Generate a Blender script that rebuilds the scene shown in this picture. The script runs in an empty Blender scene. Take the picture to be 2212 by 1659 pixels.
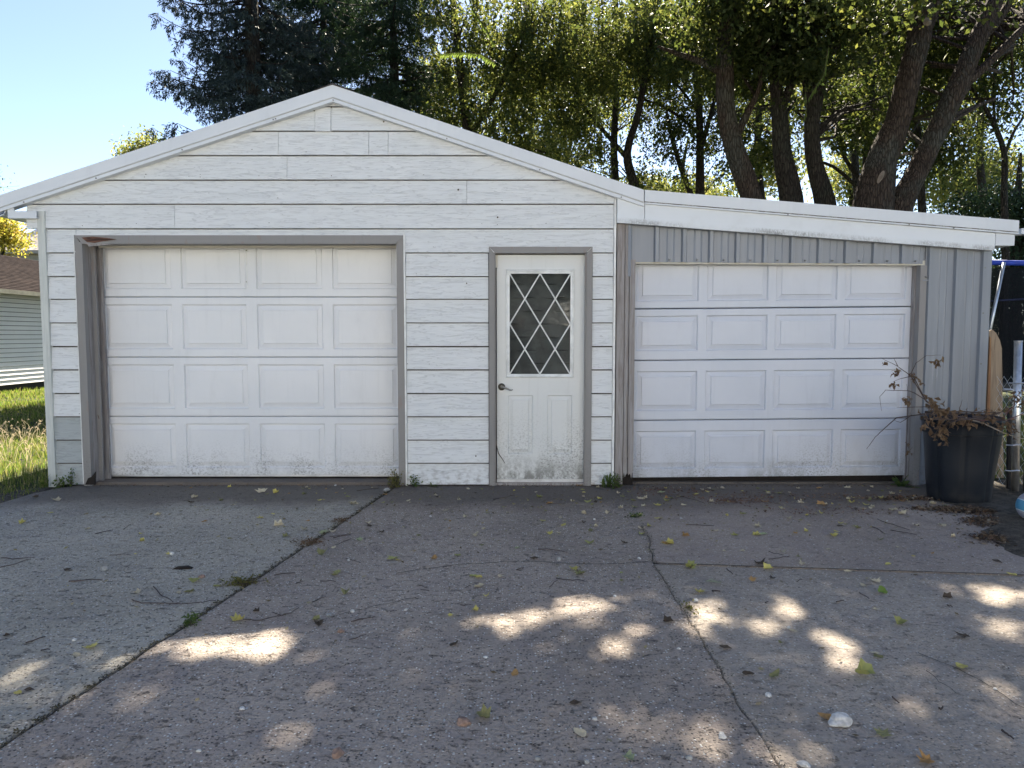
import bpy, math, random
import numpy as np
from mathutils import Vector, Matrix, noise

sc = bpy.context.scene
C = sc.collection
R = random.Random(7)
NR = np.random.default_rng(11)
rad = math.radians

# ------------------------------------------------------------------ camera, sky, sun, exposure
F, CX, CY, PITCH, HC, DC = 1550.0, 1106.0, 829.5, rad(3.85), 1.35, 6.43     # measured from the photograph at 2212 px width
cam = bpy.data.cameras.new('camera')
cam.sensor_width = 36.0
cam.lens = F / 2212 * 36
cam.clip_start = 0.05
cam.clip_end = 900
co = bpy.data.objects.new('camera', cam)
C.objects.link(co)
co.location = (0, -DC, HC)
co.rotation_euler = (rad(90) - PITCH, 0, 0)
sc.camera = co

SUN_EL, SUN_AZ = rad(45.5), rad(8)          # azimuth from +Y (behind the garage) towards +X
SUN = Vector((math.sin(SUN_AZ) * math.cos(SUN_EL), math.cos(SUN_AZ) * math.cos(SUN_EL), math.sin(SUN_EL)))
world = bpy.data.worlds.new('World')
sc.world = world
world.use_nodes = True
wn = world.node_tree.nodes
wl = world.node_tree.links
wn.clear()
sky = wn.new('ShaderNodeTexSky')
sky.sky_type = 'NISHITA'
sky.sun_disc = False
sky.sun_elevation = SUN_EL
sky.sun_rotation = SUN_AZ
sky.altitude = 200
sky.air_density = 0.65
sky.dust_density = 0.35
sky.ozone_density = 1.0
bg = wn.new('ShaderNodeBackground')
bg.inputs['Strength'].default_value = 0.052
wo = wn.new('ShaderNodeOutputWorld')
wl.new(sky.outputs[0], bg.inputs[0])
wl.new(bg.outputs[0], wo.inputs[0])
sl = bpy.data.lights.new('sun', 'SUN')
sl.energy = 4.5
sl.angle = rad(0.55)
sl.color = (1.0, 0.93, 0.80)
so = bpy.data.objects.new('sun', sl)
C.objects.link(so)
so.location = (10, 30, 30)
so.rotation_euler = SUN.to_track_quat('Z', 'Y').to_euler()
sc.view_settings.view_transform = 'Standard'
sc.view_settings.look = 'None'
sc.view_settings.exposure = 2.5
sc.view_settings.gamma = 1
sc.view_settings.use_curve_mapping = False
sc.view_settings.use_white_balance = True          # the camera's white balance for open shade
sc.view_settings.white_balance_temperature = 6900
sc.view_settings.white_balance_tint = 10
sc.cycles.max_bounces = 8
sc.cycles.diffuse_bounces = 4
sc.cycles.glossy_bounces = 3
sc.cycles.transmission_bounces = 6
sc.cycles.transparent_max_bounces = 8
sc.cycles.use_denoising = True
sc.cycles.sample_clamp_indirect = 8

# ------------------------------------------------------------------ survey: photograph pixel -> place
_fw = Vector((0, math.cos(PITCH), -math.sin(PITCH)))
_up = Vector((0, math.sin(PITCH), math.cos(PITCH)))
_cam = Vector((0, -DC, HC))


def ray(x, y):
    return Vector(((x - CX) / F, 0, 0)) + _up * ((CY - y) / F) + _fw


def P(x, y, Y=0.0):                 # point on the vertical plane y = Y
    d = ray(x, y)
    return _cam + d * ((Y + DC) / d.y)


def G(x, y, z=0.0):                 # point on the ground
    d = ray(x, y)
    return _cam + d * ((z - HC) / d.z)


def XZ(x, y, Y=0.0):
    p = P(x, y, Y)
    return p.x, p.z


def SC(Y):                          # metres per photograph pixel at plane Y
    return (Y + DC) / F


# ------------------------------------------------------------------ materials
def newmat(name):
    m = bpy.data.materials.new(name)
    m.use_nodes = True
    m.node_tree.nodes.clear()
    return m, m.node_tree.nodes, m.node_tree.links


class NT:
    """short-hand for node graphs"""

    def __init__(s, name):
        s.m, s.n, s.l = newmat(name)
        s.out = s.n.new('ShaderNodeOutputMaterial')

    def val(s, v, sock):
        if hasattr(v, 'links') or isinstance(v, bpy.types.NodeSocket):
            s.l.new(v, sock)
        else:
            if sock.type == 'RGBA' and len(v) == 3:
                v = (*v, 1)
            sock.default_value = v

    def math(s, op, a, b=0.5, c=None, clamp=False):
        n = s.n.new('ShaderNodeMath')
        n.operation = op
        n.use_clamp = clamp
        s.val(a, n.inputs[0])
        s.val(b, n.inputs[1])
        if c is not None:
            s.val(c, n.inputs[2])
        return n.outputs[0]

    def pos(s, scale=(1, 1, 1), rnd=0.0, obj=False):
        if obj:
            p = s.n.new('ShaderNodeTexCoord').outputs['Object']
        else:
            p = s.n.new('ShaderNodeNewGeometry').outputs['Position']
        if rnd:
            oi = s.n.new('ShaderNodeObjectInfo').outputs['Random']
            v = s.n.new('ShaderNodeVectorMath')
            v.operation = 'ADD'
            k = s.math('MULTIPLY', oi, rnd)
            cx = s.n.new('ShaderNodeCombineXYZ')
            s.l.new(k, cx.inputs[0])
            s.l.new(k, cx.inputs[2])
            s.l.new(p, v.inputs[0])
            s.l.new(cx.outputs[0], v.inputs[1])
            p = v.outputs[0]
        v = s.n.new('ShaderNodeVectorMath')
        v.operation = 'MULTIPLY'
        s.l.new(p, v.inputs[0])
        v.inputs[1].default_value = scale
        return v.outputs[0]

    def noise(s, vec, scale=5, detail=3, rough=0.55, dist=0.0, col=False):
        n = s.n.new('ShaderNodeTexNoise')
        s.l.new(vec, n.inputs['Vector'])
        n.inputs['Scale'].default_value = scale
        n.inputs['Detail'].default_value = detail
        n.inputs['Roughness'].default_value = rough
        n.inputs['Distortion'].default_value = dist
        return n.outputs['Color' if col else 'Fac']

    def voro(s, vec, scale=5, feature='F1', rand=1.0, out='Distance'):
        n = s.n.new('ShaderNodeTexVoronoi')
        n.feature = feature
        s.l.new(vec, n.inputs['Vector'])
        n.inputs['Scale'].default_value = scale
        n.inputs['Randomness'].default_value = rand
        return n.outputs[out]

    def ramp(s, fac, stops, interp='LINEAR'):
        n = s.n.new('ShaderNodeValToRGB')
        n.color_ramp.interpolation = interp
        e = n.color_ramp.elements
        while len(e) < len(stops):
            e.new(0.5)
        for k, (p, c) in enumerate(stops):
            e[k].position = p
            if not isinstance(c, (tuple, list)):
                c = (c, c, c)
            e[k].color = (*c, 1)
        s.l.new(fac, n.inputs[0])
        return n.outputs[0]

    def mix(s, fac, a, b, mode='MIX'):
        n = s.n.new('ShaderNodeMix')
        n.data_type = 'RGBA'
        n.blend_type = mode
        s.val(fac, n.inputs[0])
        s.val(a, n.inputs[6])
        s.val(b, n.inputs[7])
        return n.outputs[2]

    def xyz(s, axis, vec=None):
        n = s.n.new('ShaderNodeSeparateXYZ')
        s.l.new(vec if vec is not None else s.n.new('ShaderNodeNewGeometry').outputs['Position'], n.inputs[0])
        return n.outputs[axis]

    def sstep(s, v, a, b):
        n = s.n.new('ShaderNodeMapRange')
        n.interpolation_type = 'SMOOTHSTEP'
        s.l.new(v, n.inputs[0])
        n.inputs[1].default_value = a
        n.inputs[2].default_value = b
        return n.outputs[0]

    def bump(s, h, strength=0.5, dist=0.01, prev=None):
        n = s.n.new('ShaderNodeBump')
        s.l.new(h, n.inputs['Height'])
        n.inputs['Strength'].default_value = strength
        n.inputs['Distance'].default_value = dist
        if prev is not None:
            s.l.new(prev, n.inputs['Normal'])
        return n.outputs[0]

    def pbr(s, color, rough=0.6, normal=None, metal=0.0, spec=0.4, coat=0.0):
        n = s.n.new('ShaderNodeBsdfPrincipled')
        s.val(color, n.inputs['Base Color'])
        s.val(rough, n.inputs['Roughness'])
        n.inputs['Metallic'].default_value = metal
        n.inputs['Specular IOR Level'].default_value = spec
        n.inputs['Coat Weight'].default_value = coat
        if normal is not None:
            s.l.new(normal, n.inputs['Normal'])
        s.l.new(n.outputs[0], s.out.inputs[0])
        return n


def m_siding(name, base, dirt=(0.24, 0.22, 0.2)):
    t = NT(name)
    p = t.pos((2.4, 1, 27), rnd=9)
    n = t.noise(p, 1.6, 3, 0.5, 0.9)
    ridge = t.math('ABSOLUTE', t.math('SUBTRACT', n, 0.5))
    line = t.sstep(ridge, 0.0, 0.04)
    n2 = t.noise(t.pos((1.3, 1, 2.2), rnd=5), 1.5, 4)
    fine = t.noise(t.pos((9, 1, 75), rnd=5), 1.0, 3)
    c = t.mix(t.sstep(n2, 0.35, 0.75), base, tuple(b * f for b, f in zip(base, (0.93, 0.94, 0.94))))
    c = t.mix(t.sstep(fine, 0.3, 0.8), c, tuple(b * 0.93 for b in base))
    lm = t.math('MULTIPLY', t.math('SUBTRACT', 1.0, line), t.sstep(t.noise(t.pos((2, 1, 6), rnd=3), 2, 2), 0.25, 0.5))
    c = t.mix(t.math('MULTIPLY', lm, 0.36), c, tuple(b * 0.5 for b in base))
    # low splash dirt and rare chips that show the board
    z = t.xyz(2)
    low = t.math('MULTIPLY', t.math('SUBTRACT', 1.0, t.sstep(z, 0.0, 0.3)), t.sstep(t.noise(t.pos((9, 1, 14)), 2, 4), 0.42, 0.72))
    c = t.mix(t.math('MULTIPLY', low, 0.6), c, dirt)
    chip = t.sstep(t.noise(t.pos((5, 1, 60), rnd=2), 2.2, 3, 0.7), 0.71, 0.76)
    c = t.mix(t.math('MULTIPLY', chip, 0.6), c, (0.3, 0.2, 0.17))
    b = t.bump(t.math('ADD', t.math('MULTIPLY', line, 1.0), t.math('MULTIPLY', fine, 0.5)), 0.5, 0.003)
    b = t.bump(t.noise(t.pos((1.5, 1, 3)), 1.2, 2), 0.2, 0.015, b)
    t.pbr(c, 0.62, b, spec=0.25)
    return t.m


def m_paint(name, base, dirt=(0.12, 0.115, 0.1), z0=0.0, z1=0.45, amt=0.8, rough=0.5, streak=0.0, wear=0.0, wavy=0.3, splash=0.0, patchy=1.0):
    t = NT(name)
    n = t.noise(t.pos((1.2, 1.2, 1.2)), 1.3, 4)
    c = t.mix(t.sstep(n, 0.3, 0.75), base, tuple(b * f for b, f in zip(base, (0.93, 0.94, 0.95))))
    smear = t.noise(t.pos((3, 3, 1.0)), 2.2, 5, 0.65)
    c = t.mix(t.math('MULTIPLY', t.sstep(smear, 0.52, 0.8), 0.22), c, tuple(b * 0.72 for b in base))
    z = t.xyz(2)
    sp = t.noise(t.pos((10, 10, 12)), 6, 5, 0.7)
    grad = t.math('SUBTRACT', 1.0, t.sstep(z, z0, z1))
    k = t.math('MULTIPLY', grad, t.sstep(sp, 0.45, 0.68))
    k = t.math('MULTIPLY', k, t.sstep(t.noise(t.pos((1, 1, .5)), 3.1, 3), 0.34, 0.62))
    c = t.mix(t.math('MULTIPLY', k, amt), c, dirt)
    if splash:
        g2 = t.math('SUBTRACT', 1.0, t.sstep(z, z0 - 0.02, z0 + 0.27))
        k2 = t.math('MULTIPLY', g2, t.sstep(t.noise(t.pos((4, 4, 3)), 3.5, 5, 0.72), 0.33, 0.62))
        k2 = t.math('MULTIPLY', k2, t.sstep(t.noise(t.pos((1, 1, .3)), 2.3, 2), 0.36 * patchy, 0.6 * patchy + 0.001))
        c = t.mix(t.math('MULTIPLY', k2, splash), c, (0.2, 0.2, 0.185))
    speck = t.voro(t.pos((1, 1, 1)), 38, 'F1')
    spm = t.math('MULTIPLY', t.math('SUBTRACT', 1.0, t.sstep(speck, 0.05, 0.13)), t.sstep(t.noise(t.pos((1, 1, 1)), 3, 2), 0.5, 0.7))
    c = t.mix(t.math('MULTIPLY', t.math('MULTIPLY', spm, t.math('SUBTRACT', 1.0, t.sstep(z, 0.1, 0.55))), 0.8), c, (0.05, 0.05, 0.045))
    if streak:
        st = t.noise(t.pos((14, 14, 0.9)), 1.6, 4, 0.6)
        c = t.mix(t.math('MULTIPLY', t.sstep(st, 0.55, 0.75), streak), c, tuple(b * 0.62 for b in base))
    if wear:
        wv = t.noise(t.pos((6, 6, 1.2)), 2.5, 5, 0.7)
        c = t.mix(t.math('MULTIPLY', t.sstep(wv, 0.6, 0.64), wear), c, (0.26, 0.2, 0.18))
    b = t.bump(t.noise(t.pos((1, 1, 1.4)), 2.2, 3, 0.5), wavy, 0.02)
    b = t.bump(t.noise(t.pos((1, 1, 1)), 160, 2), 0.08, 0.002, b)
    t.pbr(c, rough, b, spec=0.4)
    return t.m


def m_wood(name, base, dark, vert=True, rough=0.75, strength=0.5, obj=False):
    t = NT(name)
    sc_ = (26, 26, 1.6) if vert else (1.6, 26, 26)
    n = t.noise(t.pos(sc_, rnd=6, obj=obj), 1.6, 4, 0.6, 1.0)
    n2 = t.noise(t.pos((1.5, 1.5, 1.5), rnd=3), 2, 4)
    c = t.mix(t.sstep(n, 0.38, 0.66), base, dark)
    c = t.mix(t.math('MULTIPLY', t.sstep(n2, 0.45, 0.7), 0.4), c, dark)
    t.pbr(c, rough, t.bump(n, strength, 0.004), spec=0.25)
    return t.m


def m_metalwall():
    t = NT('galvanised_grey_sheet')
    n = t.noise(t.pos((9, 9, 0.5)), 1.4, 4, 0.6)
    n2 = t.noise(t.pos((1.2, 1.2, 1.2)), 1.5, 3)
    c = t.mix(t.sstep(n, 0.3, 0.75), (0.20, 0.218, 0.252), (0.25, 0.27, 0.306))
    c = t.mix(t.math('MULTIPLY', t.sstep(n2, 0.4, 0.7), 0.5), c, (0.22, 0.235, 0.26))
    sc1 = t.noise(t.pos((22, 22, 1.3)), 1.1, 5, 0.75)
    c = t.mix(t.math('MULTIPLY', t.sstep(sc1, 0.64, 0.72), 0.55), c, (0.5, 0.52, 0.55))
    z = t.xyz(2)
    k = t.math('MULTIPLY', t.math('SUBTRACT', 1.0, t.sstep(z, 0.0, 0.4)), t.sstep(t.noise(t.pos((8, 8, 8)), 3, 4), 0.4, 0.7))
    c = t.mix(t.math('MULTIPLY', k, 0.6), c, (0.12, 0.11, 0.1))
    b = t.bump(t.noise(t.pos((2, 2, 0.8)), 2, 2), 0.35, 0.01)
    t.pbr(c, 0.42, b, metal=0.15, spec=0.5)
    return t.m


def m_fascia():
    t = NT('stained_white_fascia')
    z = t.xyz(2)
    x = t.xyz(0)
    # height below the sloping bottom edge of the fascia
    h = t.math('ADD', z, t.math('MULTIPLY', x, FAS_SLOPE))
    h = t.math('SUBTRACT', h, FAS_BASE)
    drip = t.noise(t.pos((60, 60, 1.5)), 1.0, 4, 0.7)
    g = t.math('SUBTRACT', 1.0, t.sstep(t.math('SUBTRACT', h, t.math('MULTIPLY', drip, 0.05)), -0.005, 0.03))
    patch = t.sstep(t.noise(t.pos((1.2, 1, 1.2)), 1.6, 4), 0.36, 0.6)
    k = t.math('MULTIPLY', g, patch)
    fl = t.noise(t.pos((70, 70, 40)), 1.0, 4, 0.8)
    k = t.math('MULTIPLY', k, t.sstep(fl, 0.3, 0.62))
    c = t.mix(t.math('MULTIPLY', k, 0.85), (0.7, 0.73, 0.76), (0.1, 0.095, 0.085))
    n = t.noise(t.pos((3, 3, 3)), 2, 4)
    c = t.mix(t.math('MULTIPLY', t.sstep(n, 0.5, 0.8), 0.3), c, (0.5, 0.52, 0.53))
    t.pbr(c, 0.5, t.bump(n, 0.1, 0.01), spec=0.4)
    return t.m


def m_concrete(name, tint=(1, 1, 1), coarse=1.0, seed=0.0):
    t = NT(name)
    p = t.pos((1, 1, 1))
    big = t.noise(p, 0.55, 5, 0.6)
    mid = t.noise(p, 4.0, 5, 0.65)
    fine = t.noise(p, 60, 4, 0.7)
    a = tuple(v * w for v, w in zip((0.46, 0.393, 0.328), tint))
    b_ = tuple(v * w for v, w in zip((0.325, 0.277, 0.232), tint))
    c = t.mix(t.sstep(big, 0.35, 0.66), a, b_)
    c = t.mix(t.math('MULTIPLY', t.sstep(mid, 0.45, 0.72), 0.45), c, tuple(v * w for v, w in zip((0.25, 0.215, 0.212), tint)))
    c = t.mix(t.math('MULTIPLY', t.sstep(fine, 0.35, 0.7), 0.55), c, tuple(v * 0.5 for v in a))
    # exposed aggregate: pale and dark grains
    v1 = t.voro(p, 80, 'F1')
    vc = t.voro(p, 80, 'F1', out='Color')
    sel = t.xyz(0, vc)
    grain = t.math('MULTIPLY', t.math('SUBTRACT', 1.0, t.sstep(v1, 0.28, 0.42)), t.sstep(sel, 0.80, 0.86))
    grain = t.math('MULTIPLY', grain, coarse)
    c = t.mix(t.math('MULTIPLY', grain, 0.95), c, (0.72, 0.70, 0.67))
    dk = t.math('MULTIPLY', t.math('SUBTRACT', 1.0, t.sstep(v1, 0.25, 0.45)), t.math('SUBTRACT', 1.0, t.sstep(sel, 0.12, 0.24)))
    c = t.mix(t.math('MULTIPLY', dk, min(1, 0.85 * coarse)), c, (0.06, 0.055, 0.053))
    v2 = t.voro(p, 32, 'F1')
    s2 = t.xyz(1, t.voro(p, 32, 'F1', out='Color'))
    g2 = t.math('MULTIPLY', t.math('SUBTRACT', 1.0, t.sstep(v2, 0.10, 0.2)), t.sstep(s2, 0.86, 0.9))
    c = t.mix(t.math('MULTIPLY', g2, 0.75 * coarse), c, (0.46, 0.43, 0.4))
    pit = t.noise(t.pos((1, 1.6, 1)), 17, 5, 0.8)
    pm = t.sstep(pit, 0.56, 0.66)
    c = t.mix(t.math('MULTIPLY', pm, min(1, 0.75 * coarse)), c, (0.085, 0.074, 0.072))
    pl_ = t.sstep(t.noise(t.pos((1, 1.5, 1)), 26, 5, 0.8), 0.57, 0.7)
    c = t.mix(t.math('MULTIPLY', pl_, 0.35), c, (0.5, 0.49, 0.48))
    # dark weathering blotches (iron / leaf stains)
    st = t.noise(t.pos((3.5, 6, 1)), 2.2, 5, 0.75)
    c = t.mix(t.math('MULTIPLY', t.sstep(st, 0.60, 0.74), 0.5), c, (0.12, 0.095, 0.088))
    oil = t.sstep(t.noise(t.pos((1, 0.7, 1)), 0.9, 4, 0.6, 0.5), 0.6, 0.75)
    c = t.mix(t.math('MULTIPLY', oil, 0.5), c, (0.15, 0.13, 0.115))
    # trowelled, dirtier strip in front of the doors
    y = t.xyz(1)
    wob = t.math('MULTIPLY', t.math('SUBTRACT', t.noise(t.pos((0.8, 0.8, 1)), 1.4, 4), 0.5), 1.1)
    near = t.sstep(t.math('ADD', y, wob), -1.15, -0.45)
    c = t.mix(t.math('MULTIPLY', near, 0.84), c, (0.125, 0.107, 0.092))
    h = t.math('ADD', t.math('MULTIPLY', fine, 0.8), t.math('MULTIPLY', mid, 0.6))
    h = t.math('ADD', h, t.math('MULTIPLY', t.math('SUBTRACT', 1.0, t.sstep(v1, 0.1, 0.5)), 0.55))
    h = t.math('ADD', h, t.math('MULTIPLY', g2, 0.8))
    h = t.math('SUBTRACT', h, t.math('MULTIPLY', pm, 1.2))
    b = t.bump(h, 0.9, 0.011 * coarse)
    b = t.bump(t.noise(t.pos((1, 1, 1)), 9, 4, 0.7), 0.5, 0.03, b)
    t.pbr(c, 0.82, b, spec=0.3)
    return t.m


def m_soil(name, c1=(0.05, 0.042, 0.034), c2=(0.13, 0.115, 0.095)):
    t = NT(name)
    p = t.pos()
    n = t.noise(p, 14, 5, 0.75)
    v = t.voro(p, 70, 'F1')
    c = t.mix(t.sstep(n, 0.35, 0.68), c1, c2)
    c = t.mix(t.math('MULTIPLY', t.math('SUBTRACT', 1.0, t.sstep(v, 0.15, 0.35)), 0.3), c, (0.25, 0.22, 0.18))
    t.pbr(c, 0.95, t.bump(t.math('ADD', n, t.math('MULTIPLY', v, 0.6)), 0.9, 0.02), spec=0.15)
    return t.m


def m_simple(name, c, rough=0.6, metal=0.0, var=0.15, scale=8, bump=0.1, spec=0.4, coat=0.0, emit=None):
    t = NT(name)
    n = t.noise(t.pos((1, 1, 1), rnd=4), scale, 4, 0.6)
    col = t.mix(t.sstep(n, 0.3, 0.7), tuple(v * (1 - var) for v in c), tuple(min(1, v * (1 + var)) for v in c))
    t.pbr(col, rough, t.bump(n, bump, 0.01), metal=metal, spec=spec, coat=coat)
    return t.m


def m_leaf(name, cols, trans, tw=0.42, rough=0.55, per='island'):
    """thin leaf: diffuse/gloss front and light coming through"""
    t = NT(name)
    if per == 'island':
        r = t.n.new('ShaderNodeNewGeometry').outputs['Random Per Island']
    else:
        r = t.n.new('ShaderNodeObjectInfo').outputs['Random']
    k = len(cols) - 1
    c = t.ramp(r, [(i / max(k, 1), cc) for i, cc in enumerate(cols)])
    ct = t.ramp(r, [(i / max(k, 1), cc) for i, cc in enumerate(trans)])
    big = t.noise(t.pos(), 0.7, 3)
    c = t.mix(t.math('MULTIPLY', t.sstep(big, 0.4, 0.65), 0.35), c, cols[0])
    pb = t.pbr(c, rough, spec=0.16)
    tr = t.n.new('ShaderNodeBsdfTranslucent')
    t.l.new(ct, tr.inputs[0])
    mx = t.n.new('ShaderNodeMixShader')
    mx.inputs[0].default_value = tw
    t.l.new(pb.outputs[0], mx.inputs[1])
    t.l.new(tr.outputs[0], mx.inputs[2])
    t.l.new(mx.outputs[0], t.out.inputs[0])
    return t.m


def m_bark(name, c1, c2, c3):
    t = NT(name)
    p = t.pos((7, 7, 1.6))
    n = t.noise(p, 2.2, 5, 0.7, 0.8)
    v = t.voro(t.pos((14, 14, 3)), 1.6, 'DISTANCE_TO_EDGE')
    c = t.mix(t.sstep(n, 0.35, 0.65), c1, c2)
    c = t.mix(t.math('MULTIPLY', t.sstep(t.noise(t.pos(), 1.1, 4), 0.48, 0.62), 0.8), c, c3)
    c = t.mix(t.math('MULTIPLY', t.math('SUBTRACT', 1.0, t.sstep(v, 0.02, 0.16)), 0.7), c, tuple(q * 0.35 for q in c1))
    h = t.math('ADD', t.math('MULTIPLY', t.sstep(v, 0.0, 0.25), 1.0), n)
    t.pbr(c, 0.9, t.bump(h, 0.9, 0.04), spec=0.15)
    return t.m


def m_shingle(name, c1, c2, course=0.14, zs=0.42):
    t = NT(name)
    p = t.pos((1, 1, 1))
    z = t.xyz(2)
    z = t.math('ADD', z, t.math('MULTIPLY', t.noise(t.pos((1, 1, 1)), 4, 2), 0.012))
    fr = t.math('FRACT', t.math('DIVIDE', z, course * zs))
    row = t.math('FLOOR', t.math('DIVIDE', z, course * zs))
    n = t.noise(t.pos((3, 3, 14)), 1.5, 4, 0.7)
    c = t.mix(t.sstep(n, 0.3, 0.7), c1, c2)
    c = t.mix(t.math('MULTIPLY', t.math('SUBTRACT', 1.0, t.sstep(fr, 0.0, 0.22)), 0.6), c, tuple(q * 0.4 for q in c1))
    t.pbr(c, 0.95, t.bump(fr, 0.6, 0.02), spec=0.02)
    return t.m


# ------------------------------------------------------------------ mesh helpers
WL = {}


def tag(o, label=None, cat=None, group=None, kind=None):
    if label:
        o['label'] = label
    if cat:
        o['category'] = cat
    if group:
        o['group'] = group
    if kind:
        o['kind'] = kind
    return o


def thing(name, loc, label, cat, group=None, kind=None):
    o = bpy.data.objects.new(name, None)
    o.empty_display_size = 0.2
    C.objects.link(o)
    o.location = loc
    WL[o.name] = Vector(loc)
    return tag(o, label, cat, group, kind)


def link(name, me, mat, parent=None, loc=None):
    o = bpy.data.objects.new(name, me)
    C.objects.link(o)
    if mat is not None:
        me.materials.clear()
        me.materials.append(mat)
    if parent is not None:
        o.parent = parent
        WL[o.name] = WL[parent.name]
    else:
        WL[o.name] = Vector(loc) if loc is not None else Vector((0, 0, 0))
        o.location = WL[o.name]
    return o


class MB:
    def __init__(s):
        s.v = []
        s.f = []

    def add(s, vs, fs):
        k = len(s.v)
        s.v += [tuple(v) for v in vs]
        s.f += [tuple(i + k for i in f) for f in fs]
        return s

    def box(s, x0, x1, y0, y1, z0, z1):
        return s.add([(x0, y0, z0), (x1, y0, z0), (x1, y1, z0), (x0, y1, z0), (x0, y0, z1), (x1, y0, z1), (x1, y1, z1), (x0, y1, z1)],
                     [(0, 3, 2, 1), (4, 5, 6, 7), (0, 1, 5, 4), (1, 2, 6, 5), (2, 3, 7, 6), (3, 0, 4, 7)])

    def prism(s, poly, y0, y1):
        """poly in (x, z) anticlockwise seen from the front (-Y); y0 front, y1 back; either may be a function of (x, z)"""
        f0 = y0 if callable(y0) else (lambda x, z: y0)
        f1 = y1 if callable(y1) else (lambda x, z: y1)
        n = len(poly)
        vs = [(x, f0(x, z), z) for x, z in poly] + [(x, f1(x, z), z) for x, z in poly]
        fs = [tuple(range(n)), tuple(range(2 * n - 1, n - 1, -1))]
        for i in range(n):
            j = (i + 1) % n
            fs.append((j, i, i + n, j + n))
        return s.add(vs, fs)

    def tube(s, pts, radii, n=8, cap=True):
        pts = [Vector(p) for p in pts]
        k0 = len(s.v)
        prev = None
        for i, p in enumerate(pts):
            d = (pts[min(i + 1, len(pts) - 1)] - pts[max(i - 1, 0)])
            if d.length < 1e-9:
                d = Vector((0, 0, 1))
            d.normalize()
            if prev is None:
                a = Vector((1, 0, 0)) if abs(d.x) < 0.8 else Vector((0, 1, 0))
            else:
                a = prev
            b = d.cross(a)
            if b.length < 1e-6:
                b = d.orthogonal()
            b.normalize()
            a = b.cross(d)
            prev = a
            r = radii[i] if hasattr(radii, '__len__') else radii
            for q in range(n):
                t = 2 * math.pi * q / n
                w = p + (a * math.cos(t) + b * math.sin(t)) * r
                s.v.append(tuple(w))
        m = len(pts)
        for i in range(m - 1):
            for q in range(n):
                q2 = (q + 1) % n
                s.f.append((k0 + i * n + q, k0 + i * n + q2, k0 + (i + 1) * n + q2, k0 + (i + 1) * n + q))
        if cap:
            s.f.append(tuple(k0 + q for q in range(n - 1, -1, -1)))
            s.f.append(tuple(k0 + (m - 1) * n + q for q in range(n)))
        return s

    def lathe(s, prof, cx, cy, n=24, fn=None):
        k0 = len(s.v)
        for (r, z) in prof:
            for q in range(n):
                t = 2 * math.pi * q / n
                rr = r * (fn(t, z) if fn else 1)
                s.v.append((cx + rr * math.cos(t), cy + rr * math.sin(t), z))
        for i in range(len(prof) - 1):
            for q in range(n):
                q2 = (q + 1) % n
                s.f.append((k0 + i * n + q, k0 + i * n + q2, k0 + (i + 1) * n + q2, k0 + (i + 1) * n + q))
        return s

    def build(s, name, mat, parent=None, loc=None, smooth=False, kind=None, label=None):
        me = bpy.data.meshes.new(name)
        o_ = WL[parent.name] if parent is not None else (Vector(loc) if loc is not None else Vector((0, 0, 0)))
        me.from_pydata([(x - o_.x, y - o_.y, z - o_.z) for x, y, z in s.v], [], s.f)
        me.update()
        if smooth:
            me.shade_smooth()
        o = link(name, me, mat, parent, loc)
        if kind:
            o['kind'] = kind
        if label:
            o['label'] = label
        return o


def np_mesh(name, V, k, mat, parent=None, loc=None, kind=None, smooth=False):
    """V: (n*k, 3) array of n faces with k corners each"""
    o_ = WL[parent.name] if parent is not None else (Vector(loc) if loc is not None else Vector((0, 0, 0)))
    V = np.asarray(V, dtype=np.float32).reshape(-1, 3) - np.array(o_, dtype=np.float32)
    n = len(V) // k
    me = bpy.data.meshes.new(name)
    me.vertices.add(n * k)
    me.vertices.foreach_set('co', V.ravel())
    me.loops.add(n * k)
    me.loops.foreach_set('vertex_index', np.arange(n * k, dtype=np.int32))
    me.polygons.add(n)
    me.polygons.foreach_set('loop_start', np.arange(0, n * k, k, dtype=np.int32))
    me.polygons.foreach_set('loop_total', np.full(n, k, dtype=np.int32))
    me.update(calc_edges=True)
    o = link(name, me, mat, parent, loc)
    if kind:
        o['kind'] = kind
    return o


def clip(poly, a, b, c):
    """keep the side a*x + b*z <= c of a convex polygon"""
    out = []
    n = len(poly)
    for i in range(n):
        p, q = poly[i], poly[(i + 1) % n]
        dp = a * p[0] + b * p[1] - c
        dq = a * q[0] + b * q[1] - c
        if dp <= 0:
            out.append(p)
        if dp * dq < 0:
            t = dp / (dp - dq)
            out.append((p[0] + (q[0] - p[0]) * t, p[1] + (q[1] - p[1]) * t))
    return out


def jit(p, a):
    return Vector(p) + Vector((R.uniform(-a, a), R.uniform(-a, a), R.uniform(-a, a)))


# fascia stain reference line
_fa = P(1333, 481, -0.08)
_fb = P(2143, 541, -0.08)
FAS_SLOPE = (_fa.z - _fb.z) / (_fb.x - _fa.x)
FAS_BASE = _fa.z + FAS_SLOPE * _fa.x

M = {}
M['siding'] = m_siding('white_hardboard_siding', (0.735, 0.752, 0.762))
M['siding_grey'] = m_siding('grey_hardboard_siding', (0.40, 0.43, 0.435))
M['trim_white'] = m_wood('white_painted_wood', (0.60, 0.62, 0.595), (0.50, 0.52, 0.50), True, 0.6, 0.6)
M['trim_grey'] = m_paint('grey_painted_trim', (0.255, 0.245, 0.24), z1=0.5, amt=0.6, rough=0.55, streak=0.35, wear=0.5, wavy=0.15)
M['trim_rot'] = m_wood('weathered_grey_jamb', (0.33, 0.315, 0.31), (0.23, 0.2, 0.19), True, 0.75, 0.9)
M['rake'] = m_paint('white_metal_rake', (0.68, 0.705, 0.74), z0=-5, z1=-4, rough=0.38, wavy=0.2, streak=0.12)
M['groove'] = m_simple('pale_grey_groove', (0.42, 0.42, 0.40), 0.6)
M['fascia'] = m_fascia()
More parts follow.
